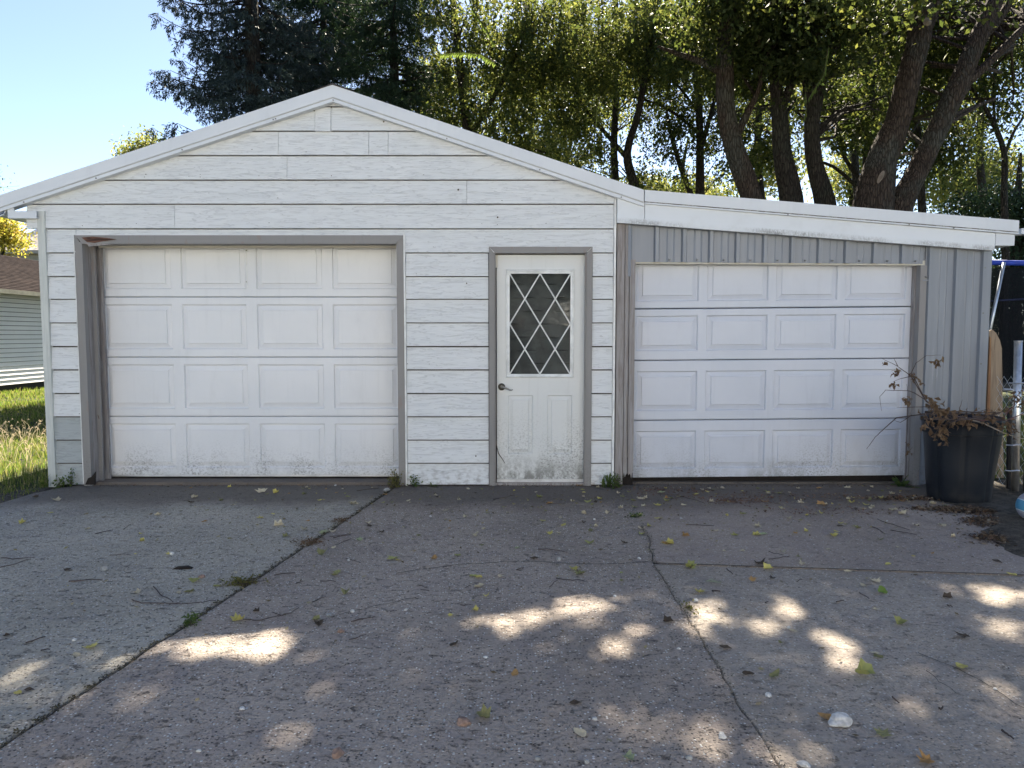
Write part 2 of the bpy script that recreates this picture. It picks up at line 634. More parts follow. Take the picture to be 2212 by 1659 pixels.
M['door_white'] = m_paint('white_steel_door', (0.76, 0.765, 0.78), z0=0.06, z1=0.42, amt=0.85, rough=0.4, wavy=0.4, splash=0.2, streak=0.10)
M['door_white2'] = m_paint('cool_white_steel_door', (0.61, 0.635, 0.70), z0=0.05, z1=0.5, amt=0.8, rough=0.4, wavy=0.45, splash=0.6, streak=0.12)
M['walk_white'] = m_paint('grubby_white_door', (0.70, 0.71, 0.70), z0=0.05, z1=0.85, amt=0.85, rough=0.45, wavy=0.12, streak=0.16, splash=1.0, patchy=0.55)
M['cream'] = m_paint('cream_stop_strip', (0.62, 0.59, 0.51), rough=0.55, streak=0.3)
M['metal'] = m_metalwall()
M['dark'] = m_simple('dark_interior', (0.02, 0.02, 0.02), 0.9)
M['rot'] = m_wood('rotten_wood', (0.2, 0.1, 0.07), (0.05, 0.03, 0.025), False, 0.9, 1.0)
M['rothole'] = m_simple('black_rotten_wood', (0.018, 0.014, 0.012), 0.95, bump=0.8, scale=30)
M['hardware'] = m_simple('dark_bronze_hardware', (0.09, 0.08, 0.065), 0.35, metal=0.8)
M['screw'] = m_simple('grey_screw_head', (0.2, 0.2, 0.2), 0.5, metal=0.5)
M['alu'] = m_simple('aluminium', (0.7, 0.71, 0.72), 0.35, metal=0.7)
M['galv'] = m_simple('galvanised_pipe', (0.6, 0.6, 0.6), 0.3, metal=0.85, scale=20)
M['pvc'] = m_simple('white_plastic', (0.72, 0.73, 0.72), 0.4)
M['brown'] = m_simple('brown_downspout', (0.08, 0.05, 0.045), 0.5)
M['roof'] = m_shingle('dark_roof_shingles', (0.055, 0.05, 0.05), (0.1, 0.09, 0.088))
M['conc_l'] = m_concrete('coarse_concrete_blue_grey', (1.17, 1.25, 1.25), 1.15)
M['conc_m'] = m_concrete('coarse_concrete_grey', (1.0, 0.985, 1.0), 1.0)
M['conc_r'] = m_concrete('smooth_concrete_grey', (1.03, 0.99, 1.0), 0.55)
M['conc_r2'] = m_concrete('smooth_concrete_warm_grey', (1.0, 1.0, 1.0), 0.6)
M['soil'] = m_soil('dark_soil')
M['lawn'] = m_soil('lawn_earth', (0.03, 0.045, 0.018), (0.08, 0.085, 0.035))
M['bark_red'] = m_bark('red_brown_bark', (0.075, 0.055, 0.046), (0.115, 0.085, 0.07), (0.10, 0.10, 0.088))
M['bark_dark'] = m_bark('dark_bark', (0.05, 0.042, 0.038), (0.075, 0.065, 0.055), (0.06, 0.06, 0.05))
M['twig'] = m_simple('dry_twig_bark', (0.075, 0.055, 0.05), 0.85, var=0.4)
M['twig_pale'] = m_simple('pale_broken_twig', (0.3, 0.26, 0.22), 0.85, var=0.3)

# ------------------------------------------------------------------ GROUND
ground = MB()
g = 400
ground.add([(-g, -g, -0.035), (g, -g, -0.035), (g, g, -0.035), (-g, g, -0.035)], [(0, 1, 2, 3)])
tag(ground.build('ground', M['lawn']), kind='structure')

jA0, jA1 = G(845, 1058), G(0, 1612)
dA = (jA1 - jA0).normalized()
jA2 = jA0 + dA * 9
jB0, jB1 = G(1350, 1050), G(1402, 1165)
jB2 = G(1440, 1262)
jB3 = G(1520, 1385)
jB4 = G(1585, 1500)
jB5 = G(1690, 1659)
jB6 = jB5 + (jB5 - jB4).normalized() * 4
jC0 = G(1412, 1217)
jC1 = G(2212, 1243)
jC2 = jC1 + (jC1 - jC0).normalized() * 3


def wob_line(pts, step=0.07, a=0.006, seed=0.0):
    out = []
    for i in range(len(pts) - 1):
        p, q = Vector(pts[i]), Vector(pts[i + 1])
        n = max(1, int((q - p).length / step))
        for k in range(n):
            w = p.lerp(q, k / n)
            nx = noise.noise(Vector((w.x * 6 + seed, w.y * 6, seed))) * a * 1.6
            ny = noise.noise(Vector((w.x * 6, w.y * 6 + 9, seed + 5))) * a * 1.6
            out.append(Vector((w.x + nx + R.uniform(-a, a) * 0.4, w.y + ny + R.uniform(-a, a) * 0.4, 0)))
    out.append(Vector(pts[-1]))
    return out


def off(pts, d):
    """shift a ground polyline sideways (to its left when d > 0)"""
    out = []
    for i, p in enumerate(pts):
        t = (pts[min(i + 1, len(pts) - 1)] - pts[max(i - 1, 0)])
        t = Vector((-t.y, t.x, 0)).normalized()
        out.append(p + t * d)
    return out


def slab(name, outline, mat, parent, z=0.0, th=0.09):
    """concrete slab with a chamfered, slightly broken edge"""
    me = bpy.data.meshes.new(name)
    n = len(outline)
    cx = sum(p.x for p in outline) / n
    cy = sum(p.y for p in outline) / n
    inner = []
    for i in range(n):
        a, b, c = outline[i - 1], outline[i], outline[(i + 1) % n]
        t = (c - a)
        nn = Vector((-t.y, t.x, 0))
        if nn.length > 1e-9:
            nn.normalize()
        inner.append(b + nn * 0.004)
    vs = [(p.x, p.y, z) for p in inner] + [(p.x, p.y, z - 0.005) for p in outline] + [(p.x, p.y, z - th) for p in outline]
    from mathutils.geometry import delaunay_2d_cdt
    cv, ce, cf, _o, _e, _f = delaunay_2d_cdt([Vector((p.x, p.y)) for p in inner], [], [list(range(n))], 1, 1e-6)
    base = len(vs)
    vs += [(v.x, v.y, z) for v in cv]
    fs = [tuple(i + base for i in f) for f in cf]
    for i in range(n):
        j = (i + 1) % n
        fs.append((i, i + n, j + n, j))
        fs.append((i + n, i + 2 * n, j + 2 * n, j + n))
    o_ = WL[parent.name]
    me.from_pydata([(x - o_.x, y - o_.y, q - o_.z) for x, y, q in vs], [], fs)
    me.update()
    return link(name, me, mat, parent)


drive = thing('driveway', (0, -3, 0), None, None, kind='structure')
lineA = wob_line([jA0 + (jA0 - jA1).normalized() * 0.35, jA1, jA2], 0.08, 0.008, 1)
lineB = wob_line([jB0, jB1, jC0, jB2, jB3, jB4, jB5, jB6], 0.06, 0.010, 5)
lineC = wob_line([jC0, jC1, jC2], 0.09, 0.003, 9)
iC = min(range(len(lineB)), key=lambda i: (lineB[i] - jC0).length)
w = 0.011
leftedge = [G(183, 1046), G(120, 1055), G(60, 1069), G(0, 1087), G(-80, 1116), G(-260, 1170)]
far_l = [Vector((-9.5, leftedge[-1].y - 0.3, 0)), Vector((-9.5, -12, 0))]
YW = 0.02
A_l = off(lineA, -w)           # right-hand shift of A as it runs toward the viewer = towards -x
A_r = off(lineA, w)
B_l = off(lineB, -w * 0.2)
B_r = off(lineB, w * 0.2)
# left slab (anticlockwise seen from above)
outl = [Vector((A_l[0].x, YW, 0))] + [Vector((leftedge[0].x, YW, 0))] + leftedge + far_l + [Vector((A_l[-1].x, -12, 0))] + list(reversed(A_l))
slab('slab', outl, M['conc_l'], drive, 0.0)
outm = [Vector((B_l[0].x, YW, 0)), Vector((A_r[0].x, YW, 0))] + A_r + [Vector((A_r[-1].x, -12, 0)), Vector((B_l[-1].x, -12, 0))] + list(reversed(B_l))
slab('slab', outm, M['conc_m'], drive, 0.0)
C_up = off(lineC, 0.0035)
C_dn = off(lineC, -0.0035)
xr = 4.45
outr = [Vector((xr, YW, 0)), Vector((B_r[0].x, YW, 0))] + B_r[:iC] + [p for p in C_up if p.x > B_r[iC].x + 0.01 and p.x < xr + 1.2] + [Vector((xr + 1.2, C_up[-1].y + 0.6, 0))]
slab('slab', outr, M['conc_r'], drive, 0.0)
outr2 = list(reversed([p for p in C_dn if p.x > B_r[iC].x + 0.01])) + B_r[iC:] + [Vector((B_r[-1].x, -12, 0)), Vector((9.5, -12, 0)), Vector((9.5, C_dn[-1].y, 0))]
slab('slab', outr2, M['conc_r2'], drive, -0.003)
# earth in the joints and the thin cracks
jb = MB()
jb.add([(-9, -12, -0.014), (9.4, -12, -0.014), (9.4, 0.1, -0.014), (-4.2, 0.1, -0.014), (-4.6, -0.6, -0.014), (-9, -3, -0.014)], [(0, 1, 2, 3, 4, 5)])
tag(jb.build('joint_soil', M['soil'], drive), kind='stuff')
crk = MB()
cpts = [G(x, y) for x, y in [(860, 1240), (930, 1228), (985, 1220), (1060, 1217), (1140, 1213), (1200, 1217), (1270, 1219), (1340, 1219), (1400, 1214)]]
cl = wob_line(cpts, 0.03, 0.012, 3)


def ribbon(mb, line, wd, z):
    a = off(line, wd / 2)
    b = off(line, -wd / 2)
    for i in range(len(line) - 1):
        ww = 1
        mb.add([(a[i].x, a[i].y, z), (b[i].x, b[i].y, z), (b[i + 1].x, b[i + 1].y, z), (a[i + 1].x, a[i + 1].y, z)], [(0, 1, 2, 3)])


ribbon(crk, cl, 0.007, 0.004)
ribbon(crk, [p for p in lineC if p.x < 8], 0.013, 0.0035)
ribbon(crk, wob_line([G(x, y) for x, y in [(1980, 1408), (2050, 1440), (2120, 1470), (2212, 1530)]], 0.03, 0.01, 8), 0.004, 0.0015)
ribbon(crk, wob_line([G(x, y) for x, y in [(1345, 1054), (1430, 1056), (1600, 1060), (1800, 1058), (1960, 1062)]], 0.05, 0.008, 8), 0.006, 0.004)
ribbon(crk, wob_line([G(x, y) for x, y in [(725, 1330), (790, 1310), (850, 1300), (905, 1290)]], 0.04, 0.03, 8), 0.004, 0.004)
fill = MB()
ribbon(fill, lineB[:24], 0.018, 0.0012)
tag(fill.build('joint_filler', M['conc_m'], drive), kind='stuff')
tag(crk.build('crack', m_simple('crack_shadow_dirt', (0.035, 0.032, 0.03), 0.95), drive), kind='stuff')

# bare earth along the right-hand edge
mb = MB()
bd = [G(2005, 1078), G(2090, 1100), G(2135, 1112), G(2128, 1150), G(2172, 1188), G(2240, 1212), G(2330, 1240)]
bd = wob_line(bd, 0.06, 0.03, 2)
rim = [(p.x, p.y, 0.001) for p in bd]
inn = [(p.x + 0.12, p.y + 0.06, 0.02) for p in bd]
far = [(p.x + 2.6, p.y + 1.6, 0.03) for p in bd]
n_ = len(bd)
mb.add(rim + inn + far, [(i, i + 1, i + 1 + n_, i + n_) for i in range(n_ - 1)] + [(i + n_, i + 1 + n_, i + 1 + 2 * n_, i + 2 * n_) for i in range(n_ - 1)])
tag(mb.build('bare_earth', M['soil']), kind='structure')
mb = MB()
mb.add([(4.3, -0.9, 0.012), (14, -0.9, 0.012), (14, 14, 0.0), (4.3, 14, 0.0)], [(0, 1, 2, 3)])
tag(mb.build('side_yard_ground', M['lawn']), kind='structure')

# ------------------------------------------------------------------ GARAGE
gar = thing('garage', (0, 0, 0), 'white lap-sided garage with gable roof, two garage doors and grey metal lean-to', 'garage')

z_rows = [P(700, y, -0.02).z for y in (1047, 999, 949, 898.7, 848.5, 797.5, 747.2, 696.5, 645.5, 596.5, 545.4, 493.5, 440.3, 388.3, 335.4, 282.8, 230.0, 205.0)]
XL = P(97, 700, 0).x + 0.0
XL = P(97, 455, -0.03).x
XR = P(1326, 440, -0.02).x
# gable lines: underside of the rake
pk = P(718, 183, -0.085)
lt = P(-3, 422, -0.085)
rt = P(1391, 410, -0.085)
sL = (pk.z - lt.z) / (pk.x - lt.x)
sR = (rt.z - pk.z) / (rt.x - pk.x)
RAKE = 0.143


def rake_z(x):
    return pk.z + (sL * (x - pk.x) if x < pk.x else sR * (x - pk.x))


drop = RAKE - 0.03
# a x + b z <= c
cl_left = (-sL, 1, pk.z - drop - sL * pk.x)
cl_right = (-sR, 1, pk.z - drop - sR * pk.x)


LAP = MB()


def board(x0, x1, zi0, zi1, zclip0=None, zclip1=None, mat='siding', proud=0.0):
    z0, z1 = zi0, zi1 + 0.012
    a, b = (zclip0 if zclip0 is not None else z0), (zclip1 if zclip1 is not None else z1)
    poly = [(x0, a), (x1, a), (x1, b), (x0, b)]
    poly = clip(poly, *cl_left)
    if len(poly) >= 3:
        poly = clip(poly, *cl_right)
    if len(poly) < 3:
        return
    yf = lambda x, z: -0.037 - proud + 0.022 * (z - z0) / (z1 - z0)
    zg = zi1 - (0.0125 if zi1 < 1.3 else 0.0085)
    mb = MB()
    low = clip(poly, 0, 1, zg)
    if len(low) >= 3:
        mb.prism(low, yf, 0.0)
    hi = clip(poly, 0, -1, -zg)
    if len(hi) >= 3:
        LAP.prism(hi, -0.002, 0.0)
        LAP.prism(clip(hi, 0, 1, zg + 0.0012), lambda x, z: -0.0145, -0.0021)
    mb.build('siding_board', M[mat], gar)


tLx0 = P(161, 510, -0.03).x           # main door trim, outer left
tLx1 = P(179, 512, -0.03).x
tRx0 = P(858, 700, -0.03).x
tRx1 = P(876.5, 700, -0.03).x
wL0, wL1 = P(1056.5, 700, -0.03).x, P(1070.3, 700, -0.03).x
wR0, wR1 = P(1263.5, 700, -0.03).x, P(1278.5, 700, -0.03).x
g_ = 0.0015
for i in range(17):
    z0, z1 = z_rows[i], z_rows[i + 1]
    if i == 0:
        z0 = 0.012
    if i <= 9:
        board(XL, tLx0 - 0.004, z0, z1, mat='siding_grey' if i <= 2 else 'siding')
        board(tRx1 + 0.004, wL0 - 0.006, z0, z1)
        board(wR1 + 0.004, XR, z0, z1)
    elif i == 10:
        xa = P(164, 500, -0.02).x
        xb = P(872.5, 500, -0.02).x
        board(XL, xa - g_, z0, z1)
        board(xa + g_, xb - g_, z0, z1, zclip0=P(500, 511, -0.02).z)
        board(xb + g_, XR, z0, z1)
    else:
        xs = {11: [378], 12: [1008.4], 13: [620.4], 14: [601.6, 797, 838.6], 15: [681, 715.5], 16: []}[i]
        yy = {11: 465, 12: 415, 13: 362, 14: 310, 15: 256, 16: 220}[i]
        e = [-4.9] + [P(x, yy, -0.02).x for x in xs] + [XR]
        if i == 11:
            e[0] = P(58, 455, -0.02).x
        for k in range(len(e) - 1):
            pr = 0.006 if (i == 15 and k == 1) else 0.0
            lo = -0.008 if (i == 15 and k == 1) else 0.0
            board(e[k] + (g_ if k else 0), e[k + 1] - (g_ if k < len(e) - 2 else 0), z0 + lo, z1, proud=pr)

LAP.build('lap_shade_strip', m_simple('painted_lap_shade', (0.09, 0.075, 0.068), 0.9), gar, kind='stuff')  # dark strips in the lap grooves: shade under each lip put into the colour
# nail holes and knots in the siding
mb = MB()
for x, y, r in [(990, 410, 0.009), (1075, 469.5, 0.008), (679, 239, .008), (829, 263, .008), (1008, 612, 0.006), (716, 232, .008), (955, 598, .005), (1028, 985, .007)]:
    p = P(x, y, -0.028)
    mb.lathe([(0.0001, 0), (r, 0)], 0, 0, 8)
    k = len(mb.v) - 16
    for q in range(16):
        vx, vy, vz = mb.v[k + q]
        mb.v[k + q] = (p.x + vx, -0.0315 - (0.0005 if q < 8 else 0), p.z + vy)
for _ in range(70):
    i = R.randrange(1, 15)
    x = R.uniform(-4, 0.8)
    z = z_rows[i] + R.uniform(0.02, 0.05)
    if z > rake_z(x) - 0.2 or (z < 2.15 and (tLx0 < x < tRx1 or wL0 < x < wR1)):
        continue
    r = R.uniform(0.002, 0.0035)
    mb.box(x - r, x + r, -0.0372, -0.02, z - r, z + r)
mb.build('nail_head', M['hardware'], gar, kind='stuff')

# corner board, J-channel beside the lean-to
mb = MB()
cbx0, cbx1 = P(80, 455, -0.04).x, P(96, 455, -0.04).x
mb.box(cbx0, cbx1, -0.046, 0.06, -0.01, P(80, 456, -0.04).z)
mb.build('corner_board', M['trim_white'], gar)
mb = MB()
mb.box(XR + 0.002, XR + 0.02, -0.045, 0.02, 0.0, P(1326, 425, -0.02).z)
mb.build('edge_channel', M['pvc'], gar)

# rake trim: face, groove, lower band
def strip(pts_top, dz0, dz1, y0, y1, name, mat, par=gar):
    mb = MB()
    mb.prism([(pts_top[0][0], pts_top[0][1] - dz1), (pts_top[1][0], pts_top[1][1] - dz1), (pts_top[1][0], pts_top[1][1] - dz0), (pts_top[0][0], pts_top[0][1] - dz0)], y0, y1)
    return mb.build(name, mat, par)


lp, cp, rp = (lt.x, lt.z), (pk.x, pk.z), (rt.x, rt.z)
l0 = P(1393, 410, -0.085)
l1 = P(2202, 476, -0.085)
for a, b in ((lp, cp), (cp, rp)):
    strip((a, b), 0.0, 0.103, -0.085, -0.02, 'rake_trim', M['rake'])
    strip((a, b), 0.103, 0.116, -0.079, -0.02, 'rake_groove', M['groove'])
    strip((a, b), 0.116, RAKE, -0.090, -0.01, 'rake_lip', M['rake'])
a, b = (l0.x, l0.z), (l1.x, l1.z)
strip((a, b), 0.0, 0.098, -0.085, -0.02, 'rake_trim', M['rake'])
t = NT('mildewed_groove')
nz = t.noise(t.pos((16, 1, 40)), 1.2, 4, 0.75)
t.pbr(t.mix(t.sstep(nz, 0.36, 0.56), (0.42, 0.42, 0.40), (0.12, 0.11, 0.09)), 0.8)
strip((a, b), 0.098, 0.108, -0.079, -0.02, 'rake_groove', t.m)
strip((a, b), 0.108, 0.12, -0.090, -0.02, 'rake_lip', M['rake'])

# fascia of the lean-to: long board, end block, short return over the siding, stained drip flange
f0 = P(1393, 441, -0.072)
f1 = P(2192, 507, -0.072)
fb0 = P(1393, 484, -0.072)
fb1 = P(2192, 530, -0.072)
fl0 = P(1333.5, 481, -0.08)
fl1 = P(2143, 541, -0.08)


def lerp2(p, q, x):
    t = (x - p.x) / (q.x - p.x)
    return p.z + (q.z - p.z) * t


xs_ = P(2150, 520, -0.072).x
mb = MB()
mb.prism([(f0.x, lerp2(fl0, fl1, f0.x) + 0.004), (xs_ - 0.002, lerp2(fl0, fl1, xs_) + 0.004), (xs_ - 0.002, lerp2(f0, f1, xs_)), (f0.x, f0.z)], -0.072, -0.02)
mb.build('fascia_board', M['fascia'], gar)
mb = MB()
zb = P(2170, 530.5, -0.072).z
mb.prism([(xs_ + 0.001, zb), (f1.x, zb), (f1.x, f1.z), (xs_ + 0.001, lerp2(f0, f1, xs_))], -0.074, 0.35)
mb.build('fascia_end', M['rake'], gar)
xg = P(1333.5, 470, -0.072).x
mb = MB()
mb.prism([(xg, lerp2(fl0, fl1, xg) + 0.004), (f0.x - 0.004, lerp2(fl0, fl1, f0.x) + 0.004), (f0.x - 0.004, f0.z + 0.02), (xg, rake_z(xg) - RAKE + 0.02)], -0.070, -0.02)
mb.build('fascia_return', M['fascia'], gar)
mb = MB()
mb.prism([(xg - 0.003, fl0.z), (fl1.x, fl1.z), (fl1.x, fl1.z + 0.045), (xg - 0.003, fl0.z + 0.05)], -0.084, -0.05)
mb.build('drip_flange', M['fascia'], gar)
# screws on the rakes
mb = MB()
for x, y in [(53, 486), (207, 384), (393, 321), (595, 258), (720, 240), (965, 275), (1166, 358), (1342, 432), (1702, 472), (1964, 492), (2060, 500), (590, 254)]:
    p = P(x, y - 2, -0.094)
    zz = (rake_z(p.x) - 0.13) if p.x < rt.x else (lerp2(l0, l1, p.x) - 0.114)
    mb.tube([(p.x, -0.097, zz), (p.x, -0.085, zz)], 0.006, 6)
mb.build('screw', M['screw'], gar, kind='stuff')

# left eave: return box, gutter, soffit, downspout
mb = MB()
a0, a1 = XZ(17, 471.6, -0.076), XZ(30, 447, -0.076)
bx = XZ(78, 456, -0.076)
mb.prism([a0, (bx[0], a0[1]), (bx[0], bx[1]), (a1[0], bx[1]), (a1[0], a1[1] + 0.03), (a0[0], a1[1] + 0.03)], -0.076, -0.066)
mb.build('eave_return', M['rake'], gar)
mb = MB()
mb.box(a0[0], bx[0], -0.064, 7.5, a0[1] + 0.002, a0[1] + 0.012)
mb.build('soffit', M['rake'], gar)
mb = MB()
gx = a0[0] - 0.01
prof = [(0, 0.03), (-0.03, -0.02), (-0.075, -0.035), (-0.10, 0.0), (-0.105, 0.045), (-0.1, 0.045), (-0.095, 0.0), (-0.07, -0.028), (-0.03, -0.012), (-0.006, 0.03)]
mb.prism([(gx + px, a0[1] + 0.05 + pz) for px, pz in reversed(prof)], -0.072, 7.5)
mb.build('gutter', M['rake'], gar)
mb = MB()
q = XZ(77, 490, 0.5)
mb.box(q[0] - 0.04, q[0] + 0.03, 7.3, 7.4, 0.05, a0[1])
mb.build('downspout', M['brown'], gar)

# roof planes, side/back walls, interior floor
roof = MB()
th = 0.03
for (xa, za, xb, zb_) in ((lt.x, lt.z, pk.x, pk.z), (pk.x, pk.z, rt.x, rt.z)):
    roof.prism([(xa, za - 0.03), (xb, zb_ - 0.03), (xb, zb_ - 0.004), (xa, za - 0.004)], -0.07, 7.7)
roof.build('roof', M['roof'], gar)
mb = MB()
mb.prism([(pk.x - 0.16, rake_z(pk.x - 0.16)), (pk.x, pk.z), (pk.x + 0.16, rake_z(pk.x + 0.16)), (pk.x + 0.16, rake_z(pk.x + 0.16) + 0.006), (pk.x, pk.z + 0.012), (pk.x - 0.16, rake_z(pk.x - 0.16) + 0.006)], -0.092, 7.7)
mb.build('ridge_cap', M['roof'], gar)
roof2 = MB()
roof2.prism([(l0.x, l0.z - 0.03), (l1.x, l1.z - 0.03), (l1.x, l1.z - 0.004), (l0.x, l0.z - 0.004)], -0.07, 6.4)
roof2.build('roof', M['rake'], gar, label='white sheet roof of the lean-to')
LX1 = P(2143, 600, 0).x
mb = MB()
mb.box(cbx0 + 0.02, cbx0 + 0.06, 0.06, 7.5, 0, 1.98)
mb.box(XR - 0.03, XR + 0.0, 0.01, 7.5, 0, 2.4)
mb.prism([(cbx0 + 0.05, 0), (XR, 0), (XR, 2.4), (pk.x, pk.z - 0.08), (cbx0 + 0.05, 1.98)], 7.45, 7.5)
mb.build('rear_wall', M['siding'], gar)
mb = MB()
mb.box(LX1 - 0.03, LX1 - 0.004, 0.03, 6.2, 0, fl1.z + 0.04)
mb.box(XR + 0.03, LX1 - 0.04, 6.16, 6.2, 0, fl1.z)
mb.build('side_wall', M['metal'], gar)
mb = MB()
mb.box(cbx0 + 0.07, XR - 0.04, 0.1, 7.4, -0.02, 0.012)
mb.box(XR + 0.03, LX1 - 0.04, 0.09, 6.1, -0.02, 0.008)
mb.build('garage_floor', M['conc_m'], gar)
mb = MB()
mb.box(P(214, 1030, 0.2).x, P(864, 1030, 0.2).x, -0.01, 0.16, -0.02, 0.026)
mb.build('threshold', M['conc_r'], gar)
# dark inner lining behind the front wall so no light leaks in
mb = MB()
mb.prism([(cbx0 + 0.07, 0), (XR - 0.04, 0), (XR - 0.04, 2.4), (pk.x, pk.z - 0.12), (cbx0 + 0.07, 2.0)], 2.2, 2.24)
mb.box(XR + 0.03, LX1 - 0.05, 2.2, 2.24, 0.0, 2.3)
mb.box(cbx0 + 0.07, tLx0 + 0.05, 0.01, 0.03, 0.02, 2.05)
mb.box(tRx1 - 0.02, wL0 + 0.01, 0.01, 0.03, 0.02, 2.5)
mb.build('inner_lining', M['dark'], gar)

# ---- main door surround
zh0, zh1 = P(500, 525.5, -0.03).z, P(500, 508.5, -0.03).z
mb = MB()
mb.prism([(tLx0, 0.0), (tLx1 - 0.02, 0.0), (tLx1 - 0.02, zh0), (tLx0, zh1 + 0.004)], -0.036, 0.0)
mb.prism([(tLx1 - 0.0195, 0.0), (tLx1, 0.0), (tLx1, zh0), (tLx1 - 0.0195, zh0 + 0.01)], -0.048, 0.0)
mb.build('door_trim', M['trim_grey'], gar)
mb = MB()
mb.prism([(tLx0 + 0.001, zh1), (tLx1, zh0 - 0.0), (tRx0, zh0), (tRx1, zh1)], -0.040, 0.0)
mb.prism([(tLx1, zh0 - 0.006), (tRx0, zh0 - 0.006), (tRx0 + 0.012, zh0 + 0.012), (tLx1 - 0.012, zh0 + 0.012)], -0.052, -0.0405)
mb.build('door_trim', M['trim_grey'], gar)
mb = MB()
mb.prism([(tRx0, 0.0), (tRx1 - 0.012, 0.0), (tRx1 - 0.012, zh1), (tRx0, zh0)], -0.036, 0.0)
mb.build('door_trim', M['trim_grey'], gar)
mb = MB()
mb.box(tRx1 - 0.012, tRx1 + 0.002, -0.046, -0.001, 0.0, zh1 + 0.004)
mb.build('edge_channel', M['pvc'], gar)
mb = MB()
mb.box(tLx0 - 0.006, tLx0 + 0.001, -0.042, -0.001, 0.02, zh1 + 0.004)
mb.build('edge_channel', M['pvc'], gar)
# rotten corner of the header
mb = MB()
pts = [XZ(x, y, -0.053) for x, y in [(176, 513), (200, 511), (232, 514), (252, 517), (222, 521), (205, 525), (188, 523)]]
mb.prism(list(reversed(pts)), -0.0535, -0.05)
mb.build('rotten_patch', M['rot'], gar)
mb = MB()
pts = [XZ(x, y, -0.055) for x, y in [(188, 525), (205, 524), (222, 526), (240, 528), (205, 531), (190, 533)]]
mb.prism(list(reversed(pts)), -0.05, -0.045)
mb.build('splintered_edge', M['trim_rot'], gar)
# left jamb: reveal with stops
YD = 0.21
jx = P(211, 700, YD).x
jw = tLx1
mb = MB()
mb.box(jw - 0.03, jw, 0.001, YD + 0.1, 0.0, zh0)
mb.build('jamb', M['trim_rot'], gar)
mb = MB()
mb.box(jw + 0.0005, jw + 0.035, 0.075, 0.10, 0.0, zh0 - 0.01)
mb.build('jamb_stop', M['trim_grey'], gar)
mb = MB()
mb.box(jw + 0.0005, jw + 0.05, 0.155, 0.19, 0.0, zh0 - 0.02)
mb.build('jamb_stop', M['trim_rot'], gar)
mb = MB()
mb.box(tRx0 - 0.0, tRx0 + 0.03, 0.001, YD + 0.1, 0.0, zh0)
mb.build('jamb', M['trim_rot'], gar)
mb = MB()
mb.box(jw, tRx0, 0.001, YD - 0.02, zh0 + 0.002, zh0 + 0.03)
mb.build('header', M['trim_grey'], gar)
mb = MB()
mb.box(jw + 0.03, tRx0 - 0.001, 0.15, 0.185, P(500, 535.5, 0.16).z, zh0 + 0.002)
mb.build('header_stop', M['cream'], gar)
# rotten foot of the left jamb, torn splinters, pipe clip
mb = MB()
pts = [XZ(x, y, -0.05) for x, y in [(184, 1047), (206, 1047), (207, 1018), (201, 1026), (197, 1030), (190, 1033)]]
mb.prism(pts, -0.0505, -0.045)
mb.build('rot_hole', M['rothole'], gar)
mb = MB()
mb.tube([P(206, 780, 0.12), P(205, 820, 0.11), P(207, 880, 0.09), P(214, 905, 0.07)], [0.004, 0.006, 0.005, 0.002], 5)
mb.build('splinter', M['rot'], gar)


